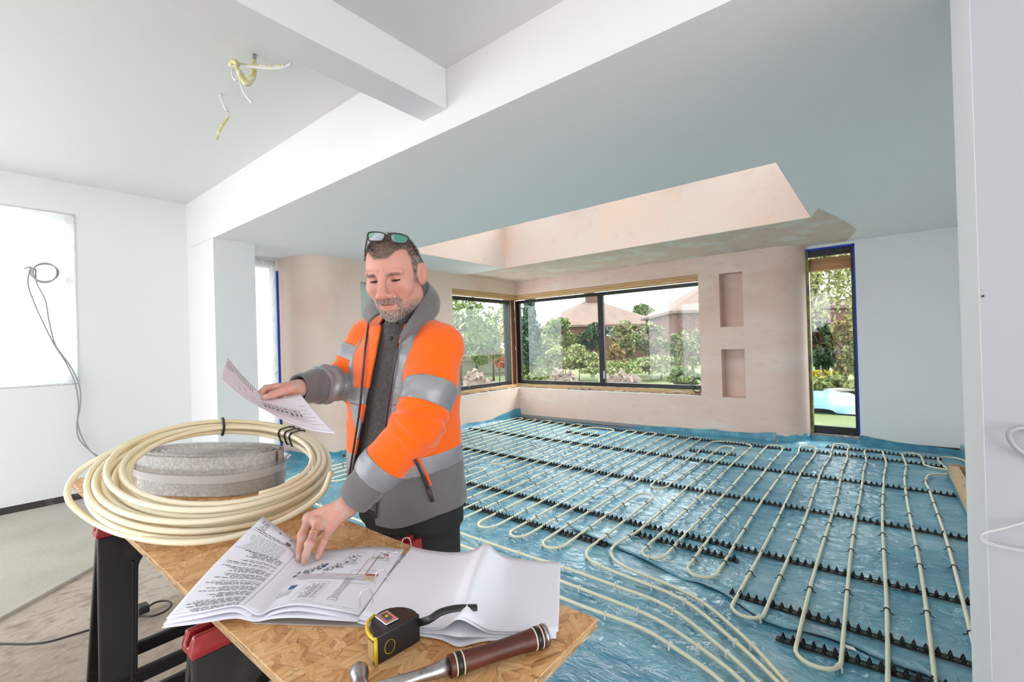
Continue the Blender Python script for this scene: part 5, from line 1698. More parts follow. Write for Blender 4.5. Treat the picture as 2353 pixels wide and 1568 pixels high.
MB().tube([onx(56, 617, XW - 0.02), onx(66, 614, XW), onx(80, 618, XW)], 0.008, 6).build('hook', grey_cab, wc, True)

# ceiling cable tails
yel_t = mat('yellowed_tape', (0.66, 0.60, 0.22), 0.6, var=[((0.82, 0.80, 0.66), 40, 0.45, 0.6, 3)])
wht_t = mat('white_cable', (0.82, 0.82, 0.82), 0.5)
D1 = ((onz(585, 125, Z1) - CAMP) @ _f)
ct = thing('ceiling_cable', tuple(onz(585, 125, Z1) - (0, 0, 0.3)), 'bundle of white cables with yellow tape hanging from the ceiling by the beam', 'cable')
D = lambda a: np.array([dep(x, y, D1 - 0.05 * i / max(1, len(a) - 1)) for i, (x, y) in enumerate(a)])
top = onz(585, 125, Z1); top[2] -= 0.002
MB().tube(np.vstack([top, dep(584, 138, D1)]), 0.011, 8).build('conduit', grey_cab, ct, True)
MB().tube(spline(D([(584, 136), (583, 158), (578, 180), (567, 190), (556, 180), (549, 163), (538, 150)]), 6), [0.010 + 0.012 * math.sin(t * math.pi) for t in np.linspace(0, 1, 37)], 8).build('taped_loop', yel_t, ct, True)
MB().tube(spline(D([(535, 147), (560, 152), (600, 156), (640, 157), (672, 147)]), 6), 0.009, 8).build('cable', wht_t, ct, True)
MB().tube(spline(D([(540, 146), (580, 149), (620, 153), (655, 150)]), 6), 0.006, 6).build('tape', yel_t, ct, True)
MB().tube(spline(D([(536, 150), (533, 165), (536, 178), (543, 187)]), 6), 0.006, 6).build('cable', wht_t, ct, True)
MB().tube(spline(D([(545, 155), (551, 185), (560, 212), (579, 238)]), 6), 0.006, 6).build('cable', wht_t, ct, True)
MB().tube(spline(D([(530, 152), (533, 144), (540, 141), (546, 148)]), 6), 0.014, 8).build('tape', yel_t, ct, True)
D1 = ((onz(506, 216, Z1) - CAMP) @ _f)
top = onz(505, 215, Z1); top[2] -= 0.002
c2_ = thing('ceiling_cable', tuple(top - (0, 0, 0.3)), 'single kinked cable tail hanging from the ceiling toward the wall', 'cable')
MB().tube(np.vstack([top, spline(D([(508, 224), (514, 242), (521, 255)]), 6)]), 0.0075, 7).build('cable', wht_t, c2_, True)
MB().tube(spline(D([(518, 248), (525, 262), (520, 276), (509, 292), (502, 306), (498, 320)]), 6), 0.009, 7).build('taped_end', yel_t, c2_, True)

# cables on the near pier
YPF = YB0 - 0.006
kc = thing('pier_cable', tuple(ony(2340, 1015, YPF)), 'stiff grey cable bent in a loop out of the near pier', 'cable')
MB().tube(spline(np.array([ony(2400, 1000, YPF), ony(2360, 985, YPF - 0.02), ony(2332, 986, YPF - 0.03), ony(2318, 999, YPF - 0.03), ony(2328, 1022, YPF - 0.02), ony(2352, 1042, YPF - 0.01), ony(2400, 1065, YPF)]), 8), 0.0062, 8).build('cable', mat('mid_grey_cable', (0.40, 0.40, 0.42), 0.5), kc, True)
kw = thing('pier_wire', tuple(ony(2300, 1235, YPF)), 'thin pale wire looping off the near pier edge', 'wire')
P = [ony(2420, 1190, YPF), ony(2353, 1203, YPF - 0.01), ony(2300, 1217, YPF - 0.03), ony(2262, 1226, YPF - 0.05), ony(2252, 1236, YPF - 0.06), ony(2262, 1247, YPF - 0.05), ony(2290, 1256, YPF - 0.03), ony(2353, 1268, YPF - 0.01), ony(2420, 1280, YPF)]
MB().tube(spline(np.array(P), 8), 0.0018, 6).build('wire', pale_cab, kw, True)
MB().tube(spline(np.array(P) + np.array([0.003, 0, 0.004]), 8), 0.0015, 6).build('wire', pale_cab, kw, True)
sp = ony(2258, 681, YPF + 0.006)
scr = MB().lathe([(0.003, 0), (0.003, 0.004)], tuple(sp), (0, -1, 0), 8).build('screw', blk_cab)
tag(scr, 'tiny dark screw in the face of the near pier', 'screw')
# cable coil on the window sill
P = []
for t in np.linspace(0, 2 * math.pi * 3, 80):
    P.append(ony(1602 + 11 * math.cos(t + 2), 886 + 17 * math.sin(t + 2), YW + 0.09 + 0.004 * t / 6.28))
sc_ = MB().tube(P, 0.006, 6).build('sill_cable', blk_cab, None, True)
tag(sc_, 'small coil of black cable standing on the long window sill', 'cable')
P = [ony(1540, 906, YW + 0.06), ony(1546, 902, YW + 0.06), ony(1560, 900, YW + 0.07), ony(1575, 903, YW + 0.07)]
tag(MB().tube(spline(np.array(P), 6), 0.007, 6).build('sill_offcut', pale_cab, None, True), 'short white plastic offcut on the window sill', 'offcut')
# little dark socket hole in the upper niche corner
# floor scraps
for i, (px, py, lab) in enumerate([(1592, 1364, 'white tape scrap beside the lap seam of blue sheet'), (1948, 1486, 'white paper scrap beside the nearest pipe loop')]):
    q = onz(px, py, 0.012)
    V = [q + (-0.03, 0.0, 0.004), q + (0.0, -0.02, 0.0), q + (0.035, -0.025, 0.006), q + (0.02, 0.005, 0.002)]
    tag(MB().prism(V, (0, 0, 0.001)).build('scrap', mat('white_scrap', (0.8, 0.8, 0.8), 0.6)), lab, 'scrap')
# ================================================================== PERSON
def vnoise3(x, y, z, seed=0):
    rs = np.random.RandomState(seed)
    T = rs.rand(64, 64, 64).astype(np.float32)
    xi, yi, zi = np.floor(x).astype(int), np.floor(y).astype(int), np.floor(z).astype(int)
    fx, fy, fz = x - xi, y - yi, z - zi
    fx = fx * fx * (3 - 2 * fx); fy = fy * fy * (3 - 2 * fy); fz = fz * fz * (3 - 2 * fz)
    out = 0
    for a in (0, 1):
        for b in (0, 1):
            for c in (0, 1):
                out = out + T[(xi + a) % 64, (yi + b) % 64, (zi + c) % 64] * (fx if a else 1 - fx) * (fy if b else 1 - fy) * (fz if c else 1 - fz)
    return out


def smin(a, b, k):
    if k <= 0: return np.minimum(a, b)
    h = np.clip(0.5 + 0.5 * (b - a) / k, 0, 1)
    return b * (1 - h) + a * h - k * h * (1 - h)


class Field:
    def __init__(s, lo, hi, h):
        s.lo, s.h = np.array(lo, float), h
        s.n = np.ceil((np.array(hi) - s.lo) / h).astype(int) + 1
        s.F = np.full(s.n, 0.2, np.float32)

    def sub(s, lo, hi):
        a = np.clip(np.floor((np.array(lo) - s.lo) / s.h).astype(int), 0, s.n)
        b = np.clip(np.ceil((np.array(hi) - s.lo) / s.h).astype(int) + 1, 0, s.n)
        g = [s.lo[i] + s.h * np.arange(a[i], b[i]) for i in range(3)]
        return tuple(slice(a[i], b[i]) for i in range(3)), g[0][:, None, None], g[1][None, :, None], g[2][None, None, :]

    def put(s, fn, lo, hi, k=0.01, op='u'):
        sl, x, y, z = s.sub(np.array(lo) - k * 2 - 0.01, np.array(hi) + k * 2 + 0.01)
        if min(s.F[sl].shape) == 0: return s
        d = fn(x, y, z).astype(np.float32)
        if op == 'u': s.F[sl] = smin(s.F[sl], d, k)
        elif op == 's': s.F[sl] = -smin(-s.F[sl], d, k)
        elif op == 'i': s.F[sl] = -smin(-s.F[sl], -d, k)
        return s

    def cone(s, a, b, ra, rb, k=0.01, op='u'):
        a, b = np.array(a, float), np.array(b, float)
        ab = b - a; L2 = ab @ ab + 1e-12

        def fn(x, y, z):
            t = np.clip(((x - a[0]) * ab[0] + (y - a[1]) * ab[1] + (z - a[2]) * ab[2]) / L2, 0, 1)
            return np.sqrt((x - a[0] - t * ab[0]) ** 2 + (y - a[1] - t * ab[1]) ** 2 + (z - a[2] - t * ab[2]) ** 2) - (ra + (rb - ra) * t)
        r = max(ra, rb)
        return s.put(fn, np.minimum(a, b) - r, np.maximum(a, b) + r, k, op)

    def chain(s, P, R, k=0.01, op='u'):
        for i in range(len(P) - 1): s.cone(P[i], P[i + 1], R[i], R[i + 1], k if i == 0 else max(0.004, k * 0.6), op)
        return s

    def ell(s, c, r, k=0.01, op='u', R=None):
        c, r = np.array(c, float), np.array(r, float)
        R = np.eye(3) if R is None else np.array(R)

        def fn(x, y, z):
            X, Y, Z = x - c[0], y - c[1], z - c[2]
            q = [X * R[0, i] + Y * R[1, i] + Z * R[2, i] for i in range(3)]
            k0 = np.sqrt((q[0] / r[0]) ** 2 + (q[1] / r[1]) ** 2 + (q[2] / r[2]) ** 2)
            k1 = np.sqrt((q[0] / r[0] ** 2) ** 2 + (q[1] / r[1] ** 2) ** 2 + (q[2] / r[2] ** 2) ** 2) + 1e-9
            return k0 * (k0 - 1) / k1
        m = r.max()
        return s.put(fn, c - m, c + m, k, op)

    def loft(s, T, phi, k=0.01, n=2.3):
        """T rows (z, cx, cy, a, b): stacked superellipses; lateral axis turned by phi"""
        T = np.array(T, float)
        cp, sp = math.cos(phi), math.sin(phi)

        def fn(x, y, z):
            cx, cy, a, b = [np.interp(z, T[:, 0], T[:, i]) for i in range(1, 5)]
            u = (x - cx) * cp + (y - cy) * sp
            v = -(x - cx) * sp + (y - cy) * cp
            q = (np.abs(u / a) ** n + np.abs(v / b) ** n) ** (1 / n)
            d = (q - 1) * np.minimum(a, b)
            return np.maximum(np.maximum(d, T[0, 0] - z), z - T[-1, 0])
        lo = (T[:, 1].min() - 0.3, T[:, 2].min() - 0.3, T[0, 0]); hi = (T[:, 1].max() + 0.3, T[:, 2].max() + 0.3, T[-1, 0])
        return s.put(fn, lo, hi, k)

    def noise(s, scale, amp, seed):
        m = np.abs(s.F) < 0.03
        i = np.argwhere(m)
        p = s.lo + i * s.h
        s.F[m] += (amp * (vnoise3(p[:, 0] * scale[0], p[:, 1] * scale[1], p[:, 2] * scale[2], seed) - 0.5) * 2).astype(np.float32)
        return s

    def nets(s):
        F = s.F; S = F < 0
        nx, ny, nz = F.shape
        cnt = np.zeros((nx - 1, ny - 1, nz - 1), np.uint8)
        for a in (0, 1):
            for b in (0, 1):
                for c in (0, 1): cnt += S[a:nx - 1 + a, b:ny - 1 + b, c:nz - 1 + c]
        act = (cnt > 0) & (cnt < 8)
        idx = np.argwhere(act)
        ids = np.full(cnt.shape, -1, np.int64); ids[act] = np.arange(len(idx))
        pos = np.zeros((len(idx), 3)); num = np.zeros(len(idx))
        cor = [(a, b, c) for a in (0, 1) for b in (0, 1) for c in (0, 1)]
        val = {c: F[idx[:, 0] + c[0], idx[:, 1] + c[1], idx[:, 2] + c[2]] for c in cor}
        for c in cor:
            for ax in range(3):
                if c[ax]: continue
                d = list(c); d[ax] = 1; d = tuple(d)
                f0, f1 = val[c], val[d]
                m = (f0 < 0) != (f1 < 0)
                t = np.where(m, f0 / np.where(m, f0 - f1, 1), 0)
                e = np.tile(np.array(c, float), (len(idx), 1)); e[:, ax] += t
                pos[m] += e[m]; num[m] += 1
        V = s.lo + (idx + pos / num[:, None]) * s.h
        Q = []
        for ax in range(3):
            o = [(1, 2), (2, 0), (0, 1)][ax]
            A = [slice(None)] * 3; B = [slice(None)] * 3
            A[ax] = slice(0, -1); B[ax] = slice(1, None)
            ch = S[tuple(A)] != S[tuple(B)]
            e = np.argwhere(ch)
            e = e[(e[:, o[0]] > 0) & (e[:, o[1]] > 0) & (e[:, o[0]] < F.shape[o[0]] - 1) & (e[:, o[1]] < F.shape[o[1]] - 1)]
            ins = S[e[:, 0], e[:, 1], e[:, 2]]
            q = []
            for (p, r) in ((-1, -1), (0, -1), (0, 0), (-1, 0)):
                c = e.copy(); c[:, o[0]] += p; c[:, o[1]] += r
                q.append(ids[c[:, 0], c[:, 1], c[:, 2]])
            q = np.stack(q, 1)
            q[~ins] = q[~ins][:, ::-1]
            Q.append(q)
        return V, np.vstack(Q)


def vnormals(V, Fq):
    Fq = np.asarray(Fq)
    n = np.cross(V[Fq[:, 1]] - V[Fq[:, 0]], V[Fq[:, 2]] - V[Fq[:, 0]])
    N = np.zeros_like(V)
    for k in range(Fq.shape[1]): np.add.at(N, Fq[:, k], n)
    return N / (np.linalg.norm(N, axis=1)[:, None] + 1e-12)


def relax(V, Fq, it=2, lam=0.5):
    Fq = np.asarray(Fq)
    E = np.vstack([Fq[:, [i, (i + 1) % Fq.shape[1]]] for i in range(Fq.shape[1])])
    for _ in range(it):
        S = np.zeros_like(V); c = np.zeros(len(V))
        np.add.at(S, E[:, 0], V[E[:, 1]]); np.add.at(c, E[:, 0], 1)
        np.add.at(S, E[:, 1], V[E[:, 0]]); np.add.at(c, E[:, 1], 1)
        V = V * (1 - lam) + lam * S / np.maximum(c, 1)[:, None]
    return V


def tris(Q):
    return np.vstack([Q[:, [0, 1, 2]], Q[:, [0, 2, 3]]])


def clip(V, T, f, attrs):
    """split a triangle mesh along f=0. returns V', T_neg, T_pos, attrs' (attrs: dict of per-vertex arrays)"""
    ft = f[T]
    neg = (ft < 0).all(1); pos = (ft >= 0).all(1); mix = ~(neg | pos)
    Vn = [V]; at = {k: [a] for k, a in attrs.items()}
    nv = len(V); cache = {}
    newV = []; newI = []
    TN = [T[neg]]; TP = [T[pos]]
    tn, tp = [], []

    def cut(a, b):
        key = (a, b) if a < b else (b, a)
        if key not in cache:
            cache[key] = nv + len(newI)
            newI.append(key)
        return cache[key]
    for tri in T[mix]:
        s = [f[i] < 0 for i in tri]
        for r in range(3):
            a, b, c = tri[r], tri[(r + 1) % 3], tri[(r + 2) % 3]
            if s[r] != s[(r + 1) % 3] and s[r] != s[(r + 2) % 3]:
                p, q = cut(a, b), cut(a, c)
                (tn if s[r] else tp).append((a, p, q))
                o = tp if s[r] else tn
                o.append((p, b, c)); o.append((p, c, q))
                break
    if newI:
        I = np.array(newI)
        t = (f[I[:, 0]] / (f[I[:, 0]] - f[I[:, 1]]))[:, None]
        Vn.append(V[I[:, 0]] * (1 - t) + V[I[:, 1]] * t)
        for k, a in attrs.items():
            tt = t if a.ndim > 1 else t[:, 0]
            at[k].append(a[I[:, 0]] * (1 - tt) + a[I[:, 1]] * tt)
    if tn: TN.append(np.array(tn))
    if tp: TP.append(np.array(tp))
    return np.vstack(Vn), np.vstack(TN), np.vstack(TP), {k: np.concatenate(a) for k, a in at.items()}


def tri_obj(name, V, T, m, parent, N=None, push=0.0, thick=0.0):
    u, inv = np.unique(T, return_inverse=True)
    W = V[u] + (N[u] * push if N is not None and push else 0)
    o = mesh(name, W, inv.reshape(-1, 3), m, parent, True)
    if thick:
        so = o.modifiers.new('cloth', 'SOLIDIFY'); so.thickness = thick; so.offset = -1
    return o


def inside_poly(p, poly):
    """signed pixel distance to polygon, negative inside"""
    P = np.array(poly, float); n = len(P)
    d = np.full(len(p), 1e9); ins = np.zeros(len(p), bool)
    for i in range(n):
        a, b = P[i], P[(i + 1) % n]
        ab = b - a
        t = np.clip(((p - a) @ ab) / (ab @ ab), 0, 1)
        d = np.minimum(d, np.linalg.norm(p - a - t[:, None] * ab, axis=1))
        c = ((a[1] > p[:, 1]) != (b[1] > p[:, 1])) & (p[:, 0] < (b[0] - a[0]) * (p[:, 1] - a[1]) / (b[1] - a[1] + 1e-12) + a[0])
        ins ^= c
    return np.where(ins, -d, d)


person = thing('person', (-1.27, 1.0, -0.012), 'man in orange high visibility fleece leaning over the board reading plans', 'person')

# joints
Lsh, Lel, Lwr = np.array((-1.062, 0.935, 1.412)), dep(957, 985, 1.275), onz(800, 1163, 0.995)
Rsh, Rel, Rwr = np.array((-1.425, 0.945, 1.455)), dep(798, 872, 1.585), dep(688, 893, 1.40)
HC = dep(906, 632, 1.362)                        # head centre
toc = np.array([-HC[0], -HC[1]]); toc /= np.linalg.norm(toc)
per = np.array([toc[1], -toc[0]])
if per @ -_r[:2] < 0: per = -per
ya = math.radians(21); pa = math.radians(17)
fh = math.cos(ya) * toc + math.sin(ya) * per
hf = np.array([fh[0] * math.cos(pa), fh[1] * math.cos(pa), -math.sin(pa)])
hl_ = np.cross((0, 0, 1), hf); hl_ /= np.linalg.norm(hl_)       # his left
ro = math.radians(2)
hu = np.cross(hf, hl_)
hl_, hu = hl_ * math.cos(ro) + hu * math.sin(ro), -hl_ * math.sin(ro) + hu * math.cos(ro)
HR = np.stack([hl_, hf, hu], 1)                  # columns: local x (his left), y (face), z (up)

# ---- head, local coordinates
H = Field((-0.105, -0.13, -0.235), (0.105, 0.145, 0.135), 0.0019)
H.ell((0, -0.014, 0.032), (0.0755, 0.097, 0.086), 0.0)
H.ell((0, 0.028, -0.012), (0.0635, 0.064, 0.099), 0.02)
H.ell((0, 0.024, -0.074), (0.0525, 0.060, 0.048), 0.02)
H.ell((0, 0.062, -0.100), (0.030, 0.026, 0.024), 0.018)
for s_ in (-1, 1):
    H.ell((s_ * 0.043, 0.055, -0.028), (0.023, 0.022, 0.024), 0.02)
    H.ell((s_ * 0.047, -0.006, -0.070), (0.018, 0.038, 0.034), 0.02)
    H.cone((s_ * 0.011, 0.091, 0.0145), (s_ * 0.047, 0.073, 0.0165), 0.0098, 0.0085, 0.010)
    H.ell((s_ * 0.031, 0.098, -0.001), (0.020, 0.021, 0.0120), 0.008, 's')
    H.ell((s_ * 0.031, 0.0690, -0.001), (0.0140, 0.0125, 0.0110), 0.003)            # lids over the eyeball
    H.cone((s_ * 0.020, 0.0800, -0.0060), (s_ * 0.042, 0.0740, -0.0055), 0.0022, 0.0022, 0.003, 's')   # lash line
    H.cone((s_ * 0.018, 0.079, -0.020), (s_ * 0.042, 0.070, -0.022), 0.0035, 0.003, 0.006)            # bag below
    H.ell((s_ * 0.0815, -0.012, -0.004), (0.0075, 0.021, 0.033), 0.005, R=Euler((0.15, 0, s_ * 0.5)).to_matrix())
    H.ell((s_ * 0.0895, -0.006, 0.000), (0.0065, 0.012, 0.019), 0.003, 's', R=Euler((0.15, 0, s_ * 0.5)).to_matrix())
    H.ell((s_ * 0.0150, 0.1015, -0.0445), (0.0090, 0.0125, 0.0090), 0.006)
    H.ell((s_ * 0.0075, 0.109, -0.0525), (0.0038, 0.005, 0.003), 0.003, 's')
    H.cone((s_ * 0.022, 0.088, -0.040), (s_ * 0.034, 0.072, -0.068), 0.0022, 0.0022, 0.007, 's')      # smile line
H.cone((0, 0.087, 0.016), (0, 0.119, -0.036), 0.0088, 0.0120, 0.009)
H.ell((0, 0.117, -0.041), (0.0135, 0.0125, 0.0110), 0.007)
H.cone((-0.020, 0.083, -0.0665), (0.020, 0.083, -0.0665), 0.0065, 0.0065, 0.010)
H.cone((-0.016, 0.0825, -0.0785), (0.016, 0.0825, -0.0785), 0.0058, 0.0058, 0.010)
H.cone((-0.023, 0.0905, -0.0725), (0.023, 0.0905, -0.0725), 0.0022, 0.0022, 0.003, 's')
H.cone((0, -0.035, -0.06), (0, -0.062, -0.235), 0.060, 0.060, 0.03)
HV, HQ = H.nets()
HV = relax(HV, HQ, 1, 0.4)

# ---- hands in world space
def hand_field(lo, hi): return Field(lo, hi, 0.0017)


LH = []
# left hand, resting on the drawing; fingers seen end-on (middle, ring, little in front, index and thumb behind)
mcp = [onz(708, 1196, 0.968), onz(712, 1192, 0.965), onz(731, 1203, 0.966), onz(759, 1216, 0.955)]
pip = [onz(697, 1232, 0.952), onz(695, 1237, 0.945), onz(711, 1251, 0.944), onz(743, 1246, 0.936)]
dip = [onz(694, 1256, 0.925), onz(688, 1266, 0.920), onz(703, 1276, 0.920), onz(734, 1270, 0.915)]
tip = [onz(698, 1272, 0.906), onz(687, 1284, 0.9045), onz(699, 1290, 0.9045), onz(730, 1282, 0.9045)]
off = -_r * 0.0
mcp[0] = mcp[0] + np.array([-0.020, 0.012, -0.006]); pip[0] = pip[0] + np.array([-0.024, 0.008, -0.006]); dip[0] = dip[0] + np.array([-0.024, 0.006, -0.004]); tip[0] = tip[0] + np.array([-0.022, 0.004, 0])
pts = np.vstack(mcp + pip + dip + tip + [Lwr])
hw = Lwr + (Lel - Lwr) * 0.30
LHf = hand_field(np.minimum(pts.min(0), hw) - 0.05, np.maximum(pts.max(0), hw) + 0.05)
frad = [(0.0112, 0.0100, 0.0086, 0.0068), (0.0118, 0.0106, 0.0092, 0.0072), (0.0115, 0.0104, 0.0090, 0.0072), (0.0105, 0.0094, 0.0082, 0.0066)]
up_h = np.array([0, 0, 1.0])
for i in range(4):
    LHf.cone(Lwr + (mcp[i] - Lwr) * 0.12, mcp[i], 0.020, 0.0128, 0.02)
LHf.cone(Lwr + (mcp[1] - Lwr) * 0.25 - up_h * 0.012, mcp[2] - up_h * 0.012, 0.016, 0.010, 0.016)
LHf.cone(Lwr, hw, 0.0255, 0.0275, 0.016)
for i in range(4):
    P = [mcp[i], pip[i], dip[i], tip[i]]
    LHf.chain(P, frad[i], 0.004)
    LHf.ell(pip[i], (0.0104, 0.0104, 0.0104) if i < 3 else (0.0094, 0.0094, 0.0094), 0.006)
    if i < 3: LHf.cone(mcp[i], mcp[i + 1], 0.0122, 0.0118, 0.010)
tb0 = Lwr + (mcp[0] - Lwr) * 0.30 + np.array([-0.012, 0.01, -0.018])
LHf.chain([tb0, tb0 + np.array([-0.022, -0.022, -0.022]), tb0 + np.array([-0.020, -0.050, -0.036]), tb0 + np.array([-0.012, -0.070, -0.040])], (0.015, 0.0125, 0.0105, 0.008), 0.012)
LV, LQ = LHf.nets()

# right hand pinching the sheet
pw = Rwr
kn = [dep(632, 890, 1.362), dep(638, 892, 1.385), dep(645, 897, 1.405), dep(652, 902, 1.42)]
p1 = [dep(612, 892, 1.360), dep(617, 899, 1.380), dep(625, 908, 1.398), dep(636, 915, 1.412)]
p2 = [dep(602, 900, 1.352), dep(607, 910, 1.368), dep(616, 920, 1.385), dep(628, 926, 1.40)]
p3 = [dep(605, 910, 1.350), dep(610, 920, 1.362), dep(620, 929, 1.378), dep(632, 934, 1.392)]
th_p = [dep(672, 893, 1.372), dep(650, 899, 1.352), dep(628, 907, 1.332), dep(608, 914, 1.318)]
hw2 = Rwr + (Rel - Rwr) * 0.25
pts = np.vstack(kn + p1 + p2 + p3 + th_p + [Rwr])
RHf = hand_field(np.minimum(pts.min(0), hw2) - 0.045, np.maximum(pts.max(0), hw2) + 0.045)
RHf.cone(Rwr, hw2, 0.0255, 0.028, 0.016)
for i in range(4):
    RHf.cone(Rwr + (kn[i] - Rwr) * 0.1, kn[i], 0.018, 0.0115, 0.016)
    RHf.chain([kn[i], p1[i], p2[i], p3[i]], (0.0105, 0.0095, 0.0085, 0.0068), 0.004)
RHf.chain([Rwr + (th_p[0] - Rwr) * 0.6] + th_p, (0.017, 0.0155, 0.0125, 0.0108, 0.0080), 0.010)
RV, RQ = RHf.nets()

# ---- plain body under the clothes
B = Field((-1.75, 0.55, -0.02), (-0.85, 1.35, 1.62), 0.009)
B.loft([(0.86, -1.30, 1.0, 0.165, 0.115), (1.0, -1.298, 0.99, 0.155, 0.110), (1.15, -1.283, 0.977, 0.155, 0.105), (1.30, -1.247, 0.955, 0.170, 0.108), (1.40, -1.232, 0.94, 0.165, 0.095), (1.455, -1.22, 0.935, 0.11, 0.075), (1.50, -1.215, 0.925, 0.062, 0.062)], 0.03, 0.0)
neck_b = HC + HR @ np.array((0, -0.062, -0.215)); neck_t = HC + HR @ np.array((0, -0.035, -0.10))
B.cone((-1.215, 0.935, 1.45), neck_b, 0.066, 0.060, 0.03)
B.cone(neck_b, neck_t, 0.058, 0.052, 0.02)
B.chain([np.array((-1.10, 0.94, 1.41)), Lsh, Lel, Lwr + (Lel - Lwr) * 0.25], (0.06, 0.056, 0.040, 0.0265), 0.03)
B.chain([np.array((-1.35, 0.945, 1.43)), Rsh, Rel, Rwr + (Rel - Rwr) * 0.20], (0.06, 0.056, 0.040, 0.0265), 0.03)
for (hx, kx, ky) in ((-1.217, -1.19, 1.02), (-1.387, -1.42, 1.04)):
    B.chain([(hx, 1.0, 0.90), (kx, ky - 0.02, 0.50), (kx - 0.01, ky + 0.03, 0.09)], (0.092, 0.062, 0.042), 0.03)
    B.cone((kx - 0.01, ky + 0.03, 0.05), (kx + 0.01, ky - 0.14, 0.03), 0.045, 0.034, 0.02)
BV, BQ = B.nets()

skin_m = mat('skin', (0.6, 0.33, 0.25), 0.48, spec=0.35, attr='tone', sss=0.12, bump=[(260, 0.15, 0.001), (60, 0.12, 0.002)])


def raw_obj(name, V, Q, m):
    me = bpy.data.meshes.new(name); me.from_pydata(V.tolist(), [], Q.tolist()); me.materials.append(m); me.update()
    o = bpy.data.objects.new(name, me); COL.objects.link(o)
    return o


WHV = HC + HV @ HR.T
body = raw_obj('body', BV, BQ, skin_m)
extra = [raw_obj('head_tmp', WHV, HQ, skin_m), raw_obj('hand_tmp', LV, LQ, skin_m), raw_obj('hand_tmp', RV, RQ, skin_m)]
for e in extra:
    bo = body.modifiers.new('join', 'BOOLEAN'); bo.object = e; bo.operation = 'UNION'; bo.solver = 'EXACT'
dg = bpy.context.evaluated_depsgraph_get()
me2 = bpy.data.meshes.new_from_object(body.evaluated_get(dg))
ok = len(me2.vertices) > 0.5 * (len(BV) + len(HV))
body.modifiers.clear()
if ok:
    BVn = np.zeros(len(me2.vertices) * 3); me2.vertices.foreach_get('co', BVn); BVn = BVn.reshape(-1, 3)
    BFn = [list(p.vertices) for p in me2.polygons]
else:
    BVn = np.vstack([BV, WHV, LV, RV]); BFn = np.vstack([BQ, HQ + len(BV), LQ + len(BV) + len(HV), RQ + len(BV) + len(HV) + len(LV)]).tolist()
for e in extra + [body]: bpy.data.objects.remove(e)
body = mesh('body', BVn, BFn, skin_m, person, True)


def sstep(a, b, x):
    t = np.clip((x - a) / (b - a), 0, 1)
    return t * t * (3 - 2 * t)


def beard_mask(L):
    x, y, z = L.T
    ax = np.abs(x)
    low = sstep(-0.082, -0.092, z) * sstep(0.005, 0.03, y) * sstep(0.056, 0.04, ax)
    jaw = sstep(-0.055, -0.085, z) * sstep(0.035, 0.050, ax) * sstep(-0.005, 0.02, y) * 0.75
    mou = sstep(-0.050, -0.056, z) * sstep(-0.0715, -0.068, z) * sstep(0.034, 0.028, ax) * (y > 0.05)
    cor = sstep(-0.052, -0.062, z) * sstep(0.0245, 0.028, ax) * sstep(0.045, 0.034, ax) * (y > 0.03)
    lip = sstep(1.15, 0.8, (ax / 0.0205) ** 2 + ((z + 0.0755) / 0.0082) ** 2) * (y > 0.05)
    return np.clip(np.maximum.reduce([low, jaw * 0.8, mou, cor * 0.9]) - lip * 1.0, 0, 1) * sstep(-0.150, -0.128, z)


def scalp_mask(L):
    x, y, z = L.T
    # hairline: high at temples, peak at the centre
    hl = 0.064 - 0.010 * np.exp(-(x / 0.030) ** 4) + 0.010 * np.exp(-((np.abs(x) - 0.047) / 0.016) ** 2)
    front = sstep(-0.004, 0.006, z - hl - 0.0 * y)
    sideb = sstep(0.034, 0.024, y) * sstep(0.004, 0.016, z + 0.3 * np.clip(y, 0, 0.03))
    burn = sstep(0.030, 0.022, y) * sstep(0.006, 0.012, y) * sstep(-0.030, -0.015, z) * (np.abs(x) > 0.05)
    back = sstep(-0.030, -0.042, y) * sstep(-0.085, -0.06, z)
    return np.clip(np.maximum.reduce([front, sideb, back, burn * 0.8]), 0, 1)


Lc = (BVn - HC) @ HR
isface = (np.linalg.norm(Lc, axis=1) < 0.19) & (Lc[:, 2] > -0.17)
base = np.array((0.64, 0.315, 0.25))
Ct = np.tile(base, (len(BVn), 1))
x, y, z = Lc.T
ax = np.abs(x)


def blend(C, m, col):
    return C * (1 - m[:, None]) + np.array(col) * m[:, None]


red = isface * np.maximum.reduce([0.8 * np.exp(-((ax - 0.038) / 0.018) ** 2 - ((z + 0.028) / 0.02) ** 2) * (y > 0.03), 0.75 * np.exp(-(x / 0.014) ** 2 - ((z + 0.038) / 0.018) ** 2) * (y > 0.09), 0.6 * (ax > 0.078)])
Ct = blend(Ct, np.clip(red, 0, 1), (0.60, 0.24, 0.18))
Ct = blend(Ct, isface * 0.5 * np.exp(-((ax - 0.031) / 0.016) ** 2 - ((z + 0.004) / 0.012) ** 2) * (y > 0.05), (0.42, 0.20, 0.16))
wr = isface * (y > 0.05) * sstep(0.030, 0.036, z) * sstep(0.064, 0.058, z) * np.maximum(0, np.sin(z * 900 + 6 * np.abs(x) * 10)) ** 3 * 0.22 * sstep(0.05, 0.03, ax)
Ct = blend(Ct, wr, (0.40, 0.19, 0.15))
fr_ = isface * (y > 0.07) * np.exp(-((ax - 0.007) / 0.0022) ** 2) * sstep(0.012, 0.018, z) * sstep(0.036, 0.030, z) * 0.35
Ct = blend(Ct, fr_, (0.36, 0.17, 0.13))
lipm = isface * sstep(1.1, 0.7, (ax / 0.0205) ** 2 + ((z + 0.0755) / 0.0078) ** 2) * (y > 0.06)
Ct = blend(Ct, lipm * 0.65, (0.50, 0.19, 0.165))
Ct = blend(Ct, isface * sstep(0.021, 0.019, ax) * sstep(0.0022, 0.0012, np.abs(z + 0.0722)) * (y > 0.06) * 0.8, (0.14, 0.05, 0.045))
